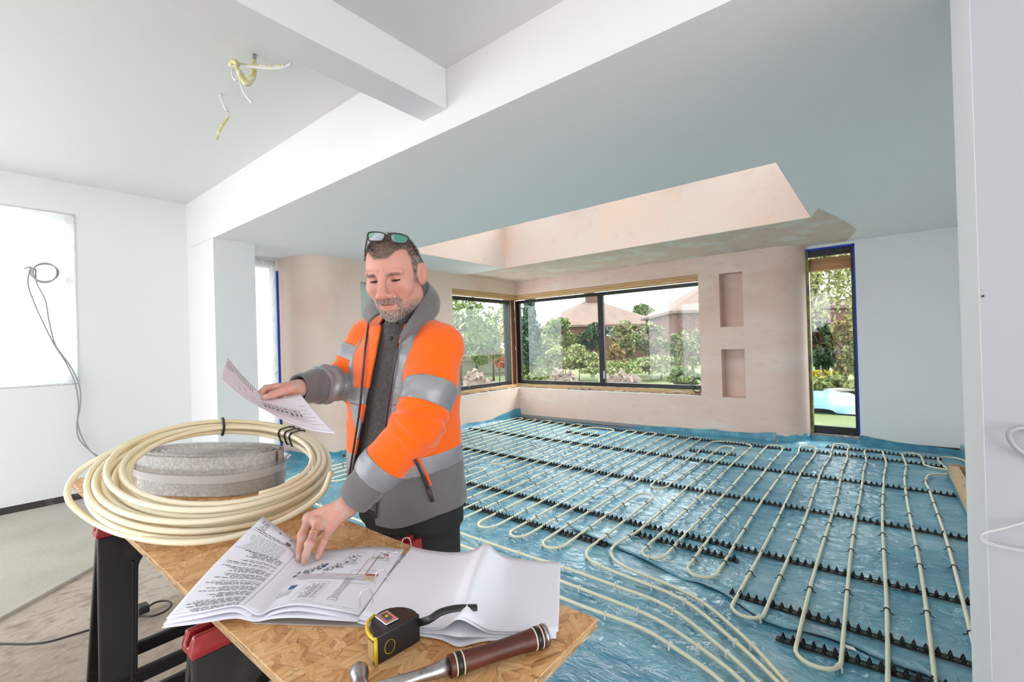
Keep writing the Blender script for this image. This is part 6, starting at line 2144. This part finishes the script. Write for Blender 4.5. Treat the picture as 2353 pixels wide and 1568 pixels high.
eye = isface * (y > 0.06) * sstep(0.0135, 0.011, np.abs(ax - 0.031)) * sstep(0.0012, 0.0, np.abs(z + 0.0062) - 0.0024 * np.clip(1 - ((ax - 0.031) / 0.0125) ** 2, 0, 1))
Ct = blend(Ct, np.clip(eye, 0, 1) * 0.92, (0.035, 0.02, 0.018))
brow = isface * (y > 0.06) * sstep(0.0045, 0.002, np.abs(z - 0.0135 - 0.10 * (ax - 0.02) * (ax < 0.036) + 0.12 * (ax - 0.036) * (ax > 0.036))) * sstep(0.010, 0.014, ax) * sstep(0.050, 0.044, ax)
Ct = blend(Ct, brow * 0.5, (0.22, 0.13, 0.10))
Ct = blend(Ct, isface * beard_mask(Lc) * 0.65, (0.24, 0.17, 0.14))
Ct = blend(Ct, isface * scalp_mask(Lc) * 0.75 * ~((ax > 0.0755) & (z < 0.034)), (0.17, 0.135, 0.115))
# hands: pinker knuckles, dusty grey smears
dL = np.min([np.linalg.norm(BVn - q, axis=1) for q in mcp + pip], 0)
Ct = blend(Ct, 0.5 * np.exp(-(dL / 0.010) ** 2), (0.62, 0.27, 0.22))
hand = (np.linalg.norm(BVn - Lwr, axis=1) < 0.24) | (np.linalg.norm(BVn - Rwr, axis=1) < 0.2)
du = hand * sstep(0.56, 0.72, vnoise3(BVn[:, 0] * 70, BVn[:, 1] * 70, BVn[:, 2] * 70, 5)) * 0.45
Ct = blend(Ct, du, (0.50, 0.44, 0.41))
for i in range(1, 4):      # nails on the visible fingers
    d = np.linalg.norm(BVn - (tip[i] + (dip[i] - tip[i]) * 0.15 + np.array([0.002, -0.0055, 0.0035])), axis=1)
    Ct = blend(Ct, sstep(0.0062, 0.0048, d), (0.66, 0.46, 0.40))
d = np.linalg.norm(BVn - (th_p[3] + np.array([0.003, -0.004, 0.006])), axis=1)
Ct = blend(Ct, sstep(0.0075, 0.006, d), (0.66, 0.48, 0.42))
ca_ = body.data.color_attributes.new('tone', 'FLOAT_COLOR', 'POINT')
ca_.data.foreach_set('color', np.c_[np.clip(Ct, 0, 1), np.ones(len(Ct))].ravel().astype(np.float32))

# ---- hair, brows and beard: short strands
HN = vnormals(HV, HQ)
rs = np.random.RandomState(9)


def strands(mask, n, length, width, dirfn, seed, mats, name, mix):
    rs = np.random.RandomState(seed)
    w_ = mask / mask.sum()
    i = rs.choice(len(HV), n, p=w_)
    p = HV[i] + rs.randn(n, 3) * 0.0007
    nn_ = HN[i]
    d = dirfn(p, nn_) + rs.randn(n, 3) * 0.2
    d /= np.linalg.norm(d, axis=1)[:, None]
    L_ = length * (0.6 + 0.8 * rs.rand(n))[:, None]
    si = np.cross(d, nn_); si /= np.linalg.norm(si, axis=1)[:, None] + 1e-9
    m1 = p + d * L_ * 0.55; tipp = p + d * L_ - nn_ * L_ * 0.12
    V = np.stack([p - si * width, p + si * width, m1 + si * width * 0.8, m1 - si * width * 0.8, tipp], 1).reshape(-1, 3)
    F = []
    for k in range(n): F += [(5 * k, 5 * k + 1, 5 * k + 2, 5 * k + 3), (5 * k + 3, 5 * k + 2, 5 * k + 4)]
    mi = np.repeat((rs.rand(n) < mix).astype(int), 2)
    o = mesh(name, HC + V @ HR.T, F, mats, person, mi=mi)
    o['kind'] = 'stuff'
    return o


hair_d = mat('dark_grey_brown_hair', (0.11, 0.085, 0.07), 0.5)
hair_g = mat('grey_hair', (0.42, 0.385, 0.35), 0.5)
beard_d = mat('dark_beard_hair', (0.10, 0.075, 0.06), 0.6)
beard_g = mat('grey_beard_hair', (0.48, 0.45, 0.42), 0.6)
hx_, hy_, hz_ = HV.T
notear = ~((np.abs(hx_) > 0.071) & (hy_ < 0.012) & (hy_ > -0.036) & (hz_ < 0.032))


def hairdir(p, n):
    d = n * 0.36
    d[:, 1] += np.where(p[:, 2] > 0.05, 0.9, -0.5)
    d[:, 2] += np.where(p[:, 2] > 0.05, 0.1, -0.8)
    return d


strands(np.maximum(scalp_mask(HV), 1e-9) ** 2 * (hz_ > -0.09) * notear + 1e-12, 9000, 0.0115, 0.0006, hairdir, 1, [hair_d, hair_g], 'hair', 0.55)
bd = lambda p, n: n * 0.5 + np.array([0, 0.1, -0.9])
strands(np.maximum(beard_mask(HV), 1e-9) ** 1.5 * (hz_ > -0.15) * notear + 1e-12, 3000, 0.0052, 0.00045, bd, 2, [beard_d, beard_g], 'beard', 0.6)
bm_ = (np.abs(hz_ - 0.0138) < 0.0045) * (np.abs(np.abs(hx_) - 0.030) < 0.018) * (hy_ > 0.06)
strands(bm_ + 1e-12, 150, 0.006, 0.0004, lambda p, n: n * 0.4 + np.c_[np.sign(p[:, 0]) * 0.9, 0 * p[:, 0], 0 * p[:, 0] + 0.15], 3, [beard_d, beard_g], 'eyebrows', 0.15)

# ---- polo shirt
polo_m = mat('charcoal_polo', (0.055, 0.045, 0.050), 0.85, sheen=0.25, var=[((0.085, 0.072, 0.078), 120, 0.45, 0.6, 2)], bump=[(300, 0.3, 0.001), (9, 0.25, 0.02)])
PS = Field((-1.56, 0.72, 0.88), (-0.95, 1.20, 1.56), 0.008)
PS.loft([(0.90, -1.315, 0.985, 0.200, 0.145), (1.0, -1.310, 0.980, 0.196, 0.140), (1.15, -1.285, 0.968, 0.180, 0.125), (1.30, -1.256, 0.948, 0.185, 0.118), (1.40, -1.233, 0.934, 0.178, 0.104), (1.455, -1.222, 0.930, 0.122, 0.082), (1.49, -1.216, 0.922, 0.078, 0.074)], 0.03, 0.0)
PS.cone((-1.215, 0.93, 1.45), neck_b, 0.080, 0.074, 0.02)
PS.cone(neck_b, neck_b + (neck_t - neck_b) * 0.50, 0.074, 0.066, 0.02)
PS.noise((9, 9, 5), 0.004, 12)
PV, PQ = PS.nets()
PV = relax(PV, PQ, 2)
polo = mesh('polo_shirt', PV, PQ, polo_m, person, True)
btn = mat('dark_button', (0.03, 0.026, 0.028), 0.35)
for (px_, py_) in [(898, 746), (886, 774)]:
    # find the shirt surface on this sight line
    q = proj(PV); sel = np.where(((q - (px_, py_)) ** 2).sum(1) < 200)[0]
    if len(sel):
        dd = (PV[sel] - CAMP) @ _f
        c = PV[sel[np.argmin(dd)]]
        n_ = -_f
        MB().lathe([(0.0055, -0.001), (0.0055, 0.002), (0.0042, 0.003)], tuple(c + n_ * 0.002), tuple(n_), 14).build('button', btn, polo, True)

# ---- trousers and boots
tr_m = mat('black_work_trousers', (0.012, 0.0115, 0.0125), 0.8, var=[((0.05, 0.05, 0.055), 26, 0.66, 0.76, 5)], bump=[(14, 0.5, 0.02)])
TRf = Field((-1.62, 0.72, 0.03), (-0.92, 1.30, 1.02), 0.010)
TRf.loft([(0.84, -1.306, 0.998, 0.198, 0.148), (0.92, -1.306, 0.998, 0.194, 0.142), (1.00, -1.298, 0.99, 0.176, 0.128)], 0.03, 0.0)
for (hx, kx, ky) in ((-1.212, -1.19, 1.02), (-1.392, -1.42, 1.04)):
    TRf.chain([(hx, 1.0, 0.86), (kx, ky - 0.02, 0.50), (kx - 0.01, ky + 0.03, 0.08)], (0.106, 0.084, 0.076), 0.03)
TRf.noise((7, 7, 6), 0.006, 14)
TV, TQ = TRf.nets()
mesh('trousers', TV, TQ, tr_m, person, True)
boot_m = mat('brown_boot', (0.08, 0.05, 0.03), 0.6)
for (kx, ky) in ((-1.19, 1.02), (-1.42, 1.04)):
    BF = Field((kx - 0.12, ky - 0.28, -0.03), (kx + 0.12, ky + 0.16, 0.22), 0.008)
    BF.cone((kx - 0.01, ky + 0.03, 0.16), (kx - 0.01, ky + 0.04, 0.05), 0.058, 0.056, 0.02)
    BF.cone((kx - 0.01, ky + 0.03, 0.045), (kx + 0.01, ky - 0.15, 0.035), 0.056, 0.048, 0.02)
    BF.put(lambda x, y, z: -(z + 0.012) + 0 * x + 0 * y, (kx - 0.2, ky - 0.3, -0.1), (kx + 0.2, ky + 0.2, 0.3), 0.004, 'i')
    v_, q_ = BF.nets()
    mesh('boot', v_, q_, boot_m, person, True)

# ---- jacket
orange = mat('orange_fleece', (0.95, 0.135, 0.003), 0.85, sheen=0.35, spec=0.2, bump=[(420, 0.45, 0.0015), (26, 0.22, 0.01)])
greyf = mat('grey_fleece', (0.155, 0.147, 0.147), 0.9, sheen=0.3, spec=0.2, bump=[(420, 0.45, 0.0015), (22, 0.25, 0.01)])
refl = mat('reflective_tape', (0.27, 0.27, 0.29), 0.42, 0.25, spec=0.5, var=[((0.34, 0.34, 0.365), 9, 0.4, 0.65, 3)], bump=[(16, 0.35, 0.01)])
zipm = mat('dark_zip', (0.07, 0.048, 0.062), 0.5, 0.3)
TORS = [(0.86, -1.312, 0.995, 0.220, 0.172), (1.0, -1.308, 0.985, 0.216, 0.165), (1.15, -1.292, 0.972, 0.212, 0.155), (1.30, -1.258, 0.95, 0.208, 0.142), (1.40, -1.238, 0.936, 0.196, 0.124), (1.455, -1.222, 0.930, 0.150, 0.098), (1.495, -1.216, 0.925, 0.100, 0.086)]
J = Field((-1.72, 0.52, 0.85), (-0.86, 1.22, 1.56), 0.0062)
J.loft(TORS, 0.03, 0.0)
J.cone((-1.160, 0.935, 1.475), Lsh + np.array([-0.01, 0.005, 0.012]), 0.052, 0.062, 0.03)
J.cone((-1.285, 0.935, 1.490), Rsh + np.array([0.01, 0.005, 0.010]), 0.052, 0.062, 0.03)
Jt = J.F.copy()
armL = [Lsh + np.array([-0.03, 0.005, 0.0]), Lsh, Lsh + (Lel - Lsh) * 0.5 + np.array([0.012, -0.004, 0]), Lel, Lel + (Lwr - Lel) * 0.5, Lwr + (Lel - Lwr) * 0.06]
rL = [0.070, 0.072, 0.071, 0.072, 0.063, 0.047]
armR = [Rsh + np.array([0.03, 0.005, 0.0]), Rsh, Rsh + (Rel - Rsh) * 0.5, Rel, Rel + (Rwr - Rel) * 0.5, Rwr - (Rel - Rwr) * 0.03]
rR = [0.072, 0.074, 0.072, 0.066, 0.056, 0.041]
JL = Field(J.lo, J.lo + 0.1, J.h); JL.n = J.n; JL.F = np.full(J.n, 0.2, np.float32); JL.chain(armL, rL, 0.03)
JR = Field(J.lo, J.lo + 0.1, J.h); JR.n = J.n; JR.F = np.full(J.n, 0.2, np.float32); JR.chain(armR, rR, 0.03)
J.F = smin(smin(J.F, JL.F, 0.035), JR.F, 0.035)
# folds: rings on the sleeves near elbow and cuff, long drapes on the torso
J.noise((12, 12, 8), 0.0060, 16)
J.noise((26, 26, 30), 0.0028, 17)
JV, JQ = J.nets()
JV = relax(JV, JQ, 2)
JT = tris(JQ)
JN = vnormals(JV, JT)


def arm_param(V, P):
    P = np.array(P); best = np.full(len(V), 1e9); s = np.zeros(len(V)); acc = 0
    for i in range(len(P) - 1):
        ab = P[i + 1] - P[i]; L_ = np.linalg.norm(ab)
        tt = np.clip(((V - P[i]) @ ab) / L_ ** 2, 0, 1)
        d = np.linalg.norm(V - P[i] - tt[:, None] * ab, axis=1)
        m = d < best
        best[m] = d[m]; s[m] = acc + tt[m] * L_; acc += L_
    return s, acc


def samp(G, V):
    q = np.clip((V - J.lo) / J.h, 0, np.array(G.shape) - 1.001)
    i = q.astype(int); f = q - i
    out = 0
    for a in (0, 1):
        for b in (0, 1):
            for c in (0, 1):
                w_ = (f[:, 0] if a else 1 - f[:, 0]) * (f[:, 1] if b else 1 - f[:, 1]) * (f[:, 2] if c else 1 - f[:, 2])
                out = out + w_ * G[i[:, 0] + a, i[:, 1] + b, i[:, 2] + c]
    return out


def sleeve_folds(V, N, P, F_, elbow, seed):
    s_, l_ = arm_param(V, P)
    m = (samp(F_, V) < 0.012)
    w_ = np.exp(-((s_ - elbow) / 0.06) ** 2) + 0.5 * np.exp(-((s_ - l_ + 0.07) / 0.04) ** 2)
    nz = vnoise3(V[:, 0] * 14, V[:, 1] * 14, V[:, 2] * 14, seed)
    return V + N * (m * w_ * 0.0042 * np.sin(2 * math.pi * s_ / 0.042 + 9 * nz))[:, None]


JV = sleeve_folds(JV, JN, armL, JL.F, 0.27, 31); JV = sleeve_folds(JV, JN, armR, JR.F, 0.25, 32)
JN = vnormals(JV, JT)
dT, dA, dB = samp(Jt, JV), samp(JL.F, JV), samp(JR.F, JV)
sL, lenL = arm_param(JV, armL)
sR, lenR = arm_param(JV, armR)
px = proj(JV)
isL = (dA < dT) & (dA < dB); isR = (dB < dT) & (dB < dA)
front = (JN @ np.array([0.35, -0.9, 0.1]) > 0.02) & ~isL
OPEN = [(880, 690), (882, 712), (872, 760), (862, 810), (850, 870), (839, 930), (827, 990), (813, 1060), (801, 1125), (792, 1260), (880, 1270), (862, 1200), (866, 1130), (878, 1060), (884, 985), (891, 930), (904, 850), (914, 790), (930, 745), (945, 715), (930, 690)]
f_open = np.where(front & (JV[:, 1] < 0.97), inside_poly(px, OPEN), 60.0)
f_open = np.where(isR & (sR > 0.12), 60.0, f_open)
hem = JV[:, 2] - (0.905 + 0.010 * np.sin(JV[:, 0] * 12) - 0.03 * sstep(0.95, 0.80, JV[:, 1]))
cuL = (lenL - 0.004) - sL; cuR = (lenR - 0.004) - sR
nax = np.array([-1.218, 0.925])
neckcut = np.maximum(np.linalg.norm((JV[:, :2] - nax) / np.array([1.0, 1.0]), axis=1) - 0.074, 1.44 - JV[:, 2])
lab = np.where(isL, 1.0, np.where(isR, 2.0, 0.0))
at = dict(f1=dA - dT, f2=dB - dT, N=JN, sL=sL, sR=sR, lab=lab, fo=f_open, hem=hem, nk=neckcut, cl=np.where(isL, cuL, 1.0), cr=np.where(isR, cuR, 1.0))
V_, T_ = JV, JT
for key in ('fo', 'hem', 'nk', 'cl', 'cr'):
    V_, _n, T_, at = clip(V_, T_, at[key], at)
parts_ = []
V_, Ta, Tb, at = clip(V_, T_, at['f1'], at)          # seam between left sleeve and body
V_, Tc, Td, at = clip(V_, Tb, at['f2'], at)          # seam between right sleeve and body


def band_split(V, T, at, field_fn, lo, hi):
    """returns V, T_below, T_band, T_above, at"""
    f = field_fn(V, at) - lo
    V, a, r, at = clip(V, T, f, at)
    f = field_fn(V, at) - hi
    V, b, c, at = clip(V, r, f, at)
    return V, a, b, c, at


jacket_parts = []
TT_, TLa, TRa = Td, Ta, Tc
org, bands, greys = [], [], []
fL = lambda V, a: a['sL']
fR = lambda V, a: a['sR']
fz = lambda V, a: V[:, 2] - 0.10 * (V[:, 1] - 0.95)
UPL, FOL = np.linalg.norm(armL[1] - armL[0]), 0
bl = [(0.155, 0.215), (0.405, 0.462)]
for (lo_, hi_) in bl:
    V_, a, b, TLa, at = band_split(V_, TLa, at, fL, lo_, hi_)
    org.append(a); bands.append(b)
greys.append(TLa)
bl = [(0.085, 0.135), (lenR - 0.150, lenR - 0.078)]
for (lo_, hi_) in bl:
    V_, a, b, TRa, at = band_split(V_, TRa, at, fR, lo_, hi_)
    org.append(a); bands.append(b)
greys.append(TRa)
V_, a, b, TT_, at = band_split(V_, TT_, at, fz, 1.035, 1.092)
greys.append(a); bands.append(b)
V_, a, b, up_t, at = band_split(V_, TT_, at, fz, 1.262, 1.315)
bands.append(b)
# braces over the shoulders on what is left above and below the chest band
brace = lambda V, a: np.abs(np.abs(V[:, 0] + 1.245) - np.minimum(0.100 + 0.28 * (V[:, 2] - 1.27), 0.150))
for TT2, keep in ((a, True), (up_t, True)):
    f = brace(V_, at) - 0.024
    V_, n_, p_, at = clip(V_, TT2, f, at)
    bands.append(n_); org.append(p_)
NN = at['N']
def split_islands(T):
    """connected components of a triangle set"""
    u, inv = np.unique(T, return_inverse=True); inv = inv.reshape(-1, 3)
    par = np.arange(len(u))
    for _ in range(400):
        m = par[inv].min(1)
        new = par.copy()
        for k in range(3): np.minimum.at(new, inv[:, k], m)
        new = new[new]
        if (new == par).all(): break
        par = new
    r = par[inv[:, 0]]
    return [T[r == k] for k in np.unique(r)]
good = []
for b in bands:
    for isl in split_islands(b) if len(b) else []:
        if len(isl) > 260: good.append(isl)
        else: org.append(isl)
jk = tri_obj('jacket', V_, np.vstack(org), orange, person, None, 0, 0.006)
for isl in good: tri_obj('reflective_band', V_, isl, refl, jk, NN, 0.0012, 0.005)
for g, nm in zip(greys, ('cuff', 'cuff', 'lower_panel')):
    for isl in split_islands(g) if len(g) else []:
        if len(isl) > 40: tri_obj(nm, V_, isl, greyf, jk, NN, 0.0, 0.006)


def on_jacket(pl, push=0.003, torso=False):
    """lift pixel points onto the jacket surface nearest the camera"""
    q = proj(JV); dd = (JV - CAMP) @ _f
    facing = JN @ (-_f) > -0.1
    if torso: facing &= (lab == 0)
    out = []
    for p in pl:
        d2 = ((q - p) ** 2).sum(1); d2[~facing] = 1e9
        c = np.argsort(d2)[:40]
        c = c[d2[c] < max(150, d2[c[0]] * 1.5)]
        k = c[np.argmin(dd[c])]
        out.append(dep(p[0], p[1], dd[k] - push))
    return np.array(out)


# zip edges, placket lining, pocket
def sm(P, it=3):
    for _ in range(it): P[1:-1] = (P[:-2] + 2 * P[1:-1] + P[2:]) / 4
    return P
zr = sm(on_jacket(resample(np.array([(847, 742), (839, 800), (833, 870), (828, 930), (820, 985), (808, 1058), (799, 1112)], float), 16), 0.003, True))
zl = sm(on_jacket(resample(np.array([(915, 788), (905, 850), (892, 930), (885, 985), (879, 1055), (867, 1130), (863, 1192)], float), 16), 0.003, True))
MB().tube(zr, 0.0034, 6).build('zip', zipm, jk, True)
MB().tube(zl, 0.0036, 6).build('zip', zipm, jk, True)
pz = sm(on_jacket(resample(np.array([(955, 1060), (970, 1090), (983, 1122)], float), 10), 0.004))
MB().tube(pz, 0.0042, 6).build('pocket_zip', zipm, jk, True)
MB().tube(sm(on_jacket(np.array([(984, 1122), (990, 1138), (994, 1152)], float), 0.008)), 0.0062, 6).build('zip_pull', zipm, jk, True)
MB().tube(sm(on_jacket(resample(np.array([(962, 1056), (975, 1080), (990, 1116)], float), 10), 0.003)), 0.0052, 6, flat=0.5).build('pocket_flap', orange, jk, True)

# standing collar, folded open
CB = [(846, 744, 1.415), (838, 722, 1.47), (852, 700, 1.55), (900, 690, 1.63), (950, 688, 1.635), (998, 698, 1.54), (1006, 718, 1.44), (975, 748, 1.375), (945, 768, 1.345), (917, 789, 1.325)]
CT = [(882, 716, 1.372), (872, 682, 1.42), (874, 662, 1.505), (900, 660, 1.595), (945, 652, 1.60), (976, 645, 1.52), (983, 664, 1.44), (962, 702, 1.372), (942, 735, 1.338), (920, 772, 1.318)]
CM = [tuple((np.array(a) * 0.5 + np.array(b) * 0.5) + np.array([dx, 0, dz])) for (a, b), (dx, dz) in zip(zip(CB, CT), [(-6, -.01), (-5, 0), (-3, .01), (0, .01), (4, .01), (8, 0), (12, -.005), (12, -.012), (9, -.014), (3, -.01)])]
rows = [spline(np.array([dep(*q) for q in r]), 8) for r in (CB, CM, CT)]
G = np.stack(rows, 0)
G = np.stack([spline(G[:, j], 6) for j in range(G.shape[1])], 0)     # (along, across, 3)
co = mesh('collar', G.reshape(-1, 3), grid_faces(G.shape[0], G.shape[1]), greyf, jk, True)
so = co.modifiers.new('cloth', 'SOLIDIFY'); so.thickness = 0.008; so.offset = 0
# polo collar
PCB = [(878, 728, 1.36), (868, 712, 1.41), (880, 700, 1.48), (930, 700, 1.52), (968, 705, 1.46), (955, 722, 1.38), (925, 745, 1.345)]
PCT = [(886, 720, 1.352), (880, 700, 1.40), (890, 690, 1.47), (930, 688, 1.50), (958, 690, 1.45), (945, 712, 1.372), (912, 738, 1.335)]
rows = [spline(np.array([dep(*q) for q in r]), 6) for r in (PCB, PCT)]
G = np.stack(rows, 1)
pc = mesh('collar', G.reshape(-1, 3), grid_faces(G.shape[0], 2), polo_m, polo, True)
so = pc.modifiers.new('cloth', 'SOLIDIFY'); so.thickness = 0.005; so.offset = 0

# ---- wedding ring
rc = mcp[2] + (pip[2] - mcp[2]) * 0.52
rd = (pip[2] - mcp[2]) / np.linalg.norm(pip[2] - mcp[2])
a_ = np.cross(rd, (0, 0, 1)); a_ /= np.linalg.norm(a_); b_ = np.cross(rd, a_)
P = [rc + 0.0106 * (math.cos(t) * a_ + math.sin(t) * b_) for t in np.linspace(0, 2 * math.pi, 33)[:-1]]
gold = mat('gold', (0.78, 0.52, 0.20), 0.22, 1.0)
rg = MB()
Pn = np.array(P)
for (r1, w1) in ((0.0, 0.0026),):
    V = []
    for p_ in Pn:
        o_ = (p_ - rc) / np.linalg.norm(p_ - rc)
        for (ra_, wa_) in ((-0.0006, -w1), (0.0010, -w1 * 0.8), (0.0010, w1 * 0.8), (-0.0006, w1)): V.append(p_ + o_ * ra_ + rd * wa_)
    n = len(Pn)
    rg.add(V, [(i * 4 + k, i * 4 + (k + 1) % 4, ((i + 1) % n) * 4 + (k + 1) % 4, ((i + 1) % n) * 4 + k) for i in range(n) for k in range(4)])
tag(rg.build('wedding_ring', gold, None, True), 'plain gold ring on the finger resting on the drawing', 'ring')

# ---- spectacles pushed up on the head
gfr = mat('dark_brown_frame', (0.035, 0.018, 0.016), 0.3)
lens_m = mat('reflection_tint_lens', (0.62, 0.70, 0.82), 0.05, spec=1.0, alpha=0.6, var=[((0.05, 0.42, 0.30), 26, 0.45, 0.58, 2)])  # pale and green reflections are put into the lens colour
def gd(px, py): return dep(px, py, 1.262 + (560 - py) * 0.0011 + 0.00022 * abs(px - 893))
spec = thing('spectacles', tuple(gd(893, 560)), 'dark framed spectacles pushed up on top of the head', 'spectacles')
for ln in ([(846, 537), (858, 533.5), (880, 536), (885, 542), (880, 552), (872, 555), (850, 554), (846, 548)], [(897, 543), (902, 538), (922, 538.5), (938, 546), (936, 556), (928, 560), (908, 558), (900, 554)]):
    P = spline(np.array([gd(*q) for q in ln]), 5, closed=True)
    MB().tube(P, 0.0024, 7, closed=True).build('rim', gfr, spec, True)
    c = P.mean(0)
    n = len(P)
    mesh('lens', np.vstack([P, c + (c - HC) / np.linalg.norm(c - HC) * 0.002]), [(i, (i + 1) % n, n) for i in range(n)], lens_m, spec, True)
MB().tube(spline(np.array([gd(885, 543), gd(891, 540.5), gd(898, 545)]), 5), 0.0017, 7).build('bridge', gfr, spec, True)
for side, a in ((-1, (845, 539)), (1, (938, 547))):
    h0 = gd(*a)
    e = HC + HR @ np.array((side * 0.072, -0.058, 0.030))
    m_ = HC + HR @ np.array((side * 0.0775, 0.000, 0.062))
    MB().tube(spline(np.array([h0, m_, e, e + HR @ np.array((-side * 0.002, -0.02, -0.02))]), 6), 0.0021, 6).build('temple', gfr, spec, True)

# ---- the drawing held in the right hand
hs = thing('held_drawing', tuple(dep(640, 940, 1.28)), 'folded sheet of printed plans held up in the right hand', 'sheet')
G = np.array([[dep(508, 873, 1.20), dep(560, 917, 1.21), dep(612, 945, 1.215), dep(660, 970, 1.215), dep(720, 990, 1.205), dep(772, 997, 1.20)],
              [dep(514, 848, 1.28), dep(556, 890, 1.285), dep(600, 925, 1.29), dep(645, 940, 1.285), dep(695, 952, 1.275), dep(728, 952, 1.27)],
              [dep(522, 822, 1.37), dep(556, 862, 1.36), dep(600, 905, 1.35), dep(632, 914, 1.345), dep(665, 911, 1.345), dep(690, 906, 1.345)]])
G = np.stack([spline(r, 10) for r in G])
G = np.stack([np.stack([spline(G[:, j], 6)[i] for j in range(G.shape[1])]) for i in range(13)])
backlight_tint_paper = mat('backlit_paper', (0.80, 0.74, 0.80), 0.6, spec=0.3)  # pinkish backlight put into the colour of the sheet
sheet_mesh('sheet', G, backlight_tint_paper, hs, ns=50, nt=16)
R = []
rs = np.random.RandomState(8)
for i in range(14):
    s0 = 0.02 + 0.022 * i
    R.append((s0, s0 + 0.012, 0.90 - rs.uniform(0.1, 0.25), 0.93, 1))
for i in range(9):
    s0 = 0.42 + 0.042 * i
    R += [(s0, s0 + 0.004, 0.25, 0.62, 1), (s0 + 0.01, s0 + 0.03, 0.35 + 0.02 * (i % 3), 0.47, 0), (s0 + 0.008, s0 + 0.034, 0.52, 0.56, 5 if i % 2 else 1)]
for tt in (0.25, 0.33, 0.40, 0.50, 0.60): R.append((0.40, 0.82, tt, tt + 0.008, 5 if tt < .4 else 1))
for i in range(16):
    a, b = rs.uniform(0.15, 0.36), rs.uniform(0.25, 0.55)
    R.append((a, a + 0.02, b, b + 0.02, 1))
for i in range(6): R += words(rs, 0.82, 0.96, 0.2 + i * 0.1, 0.015, 1, 0.6)
R += [(0.015, 0.98, 0.955, 0.962, 1), (0.015, 0.98, 0.04, 0.047, 1)]
off_n = -_f * 0.0008
Gd = G + off_n
decal(R, Gd, [ink, ink_l, paper, ink_b, ink_g, ink_r, ink_y], 'printed_text', hs, dz=0.0006)
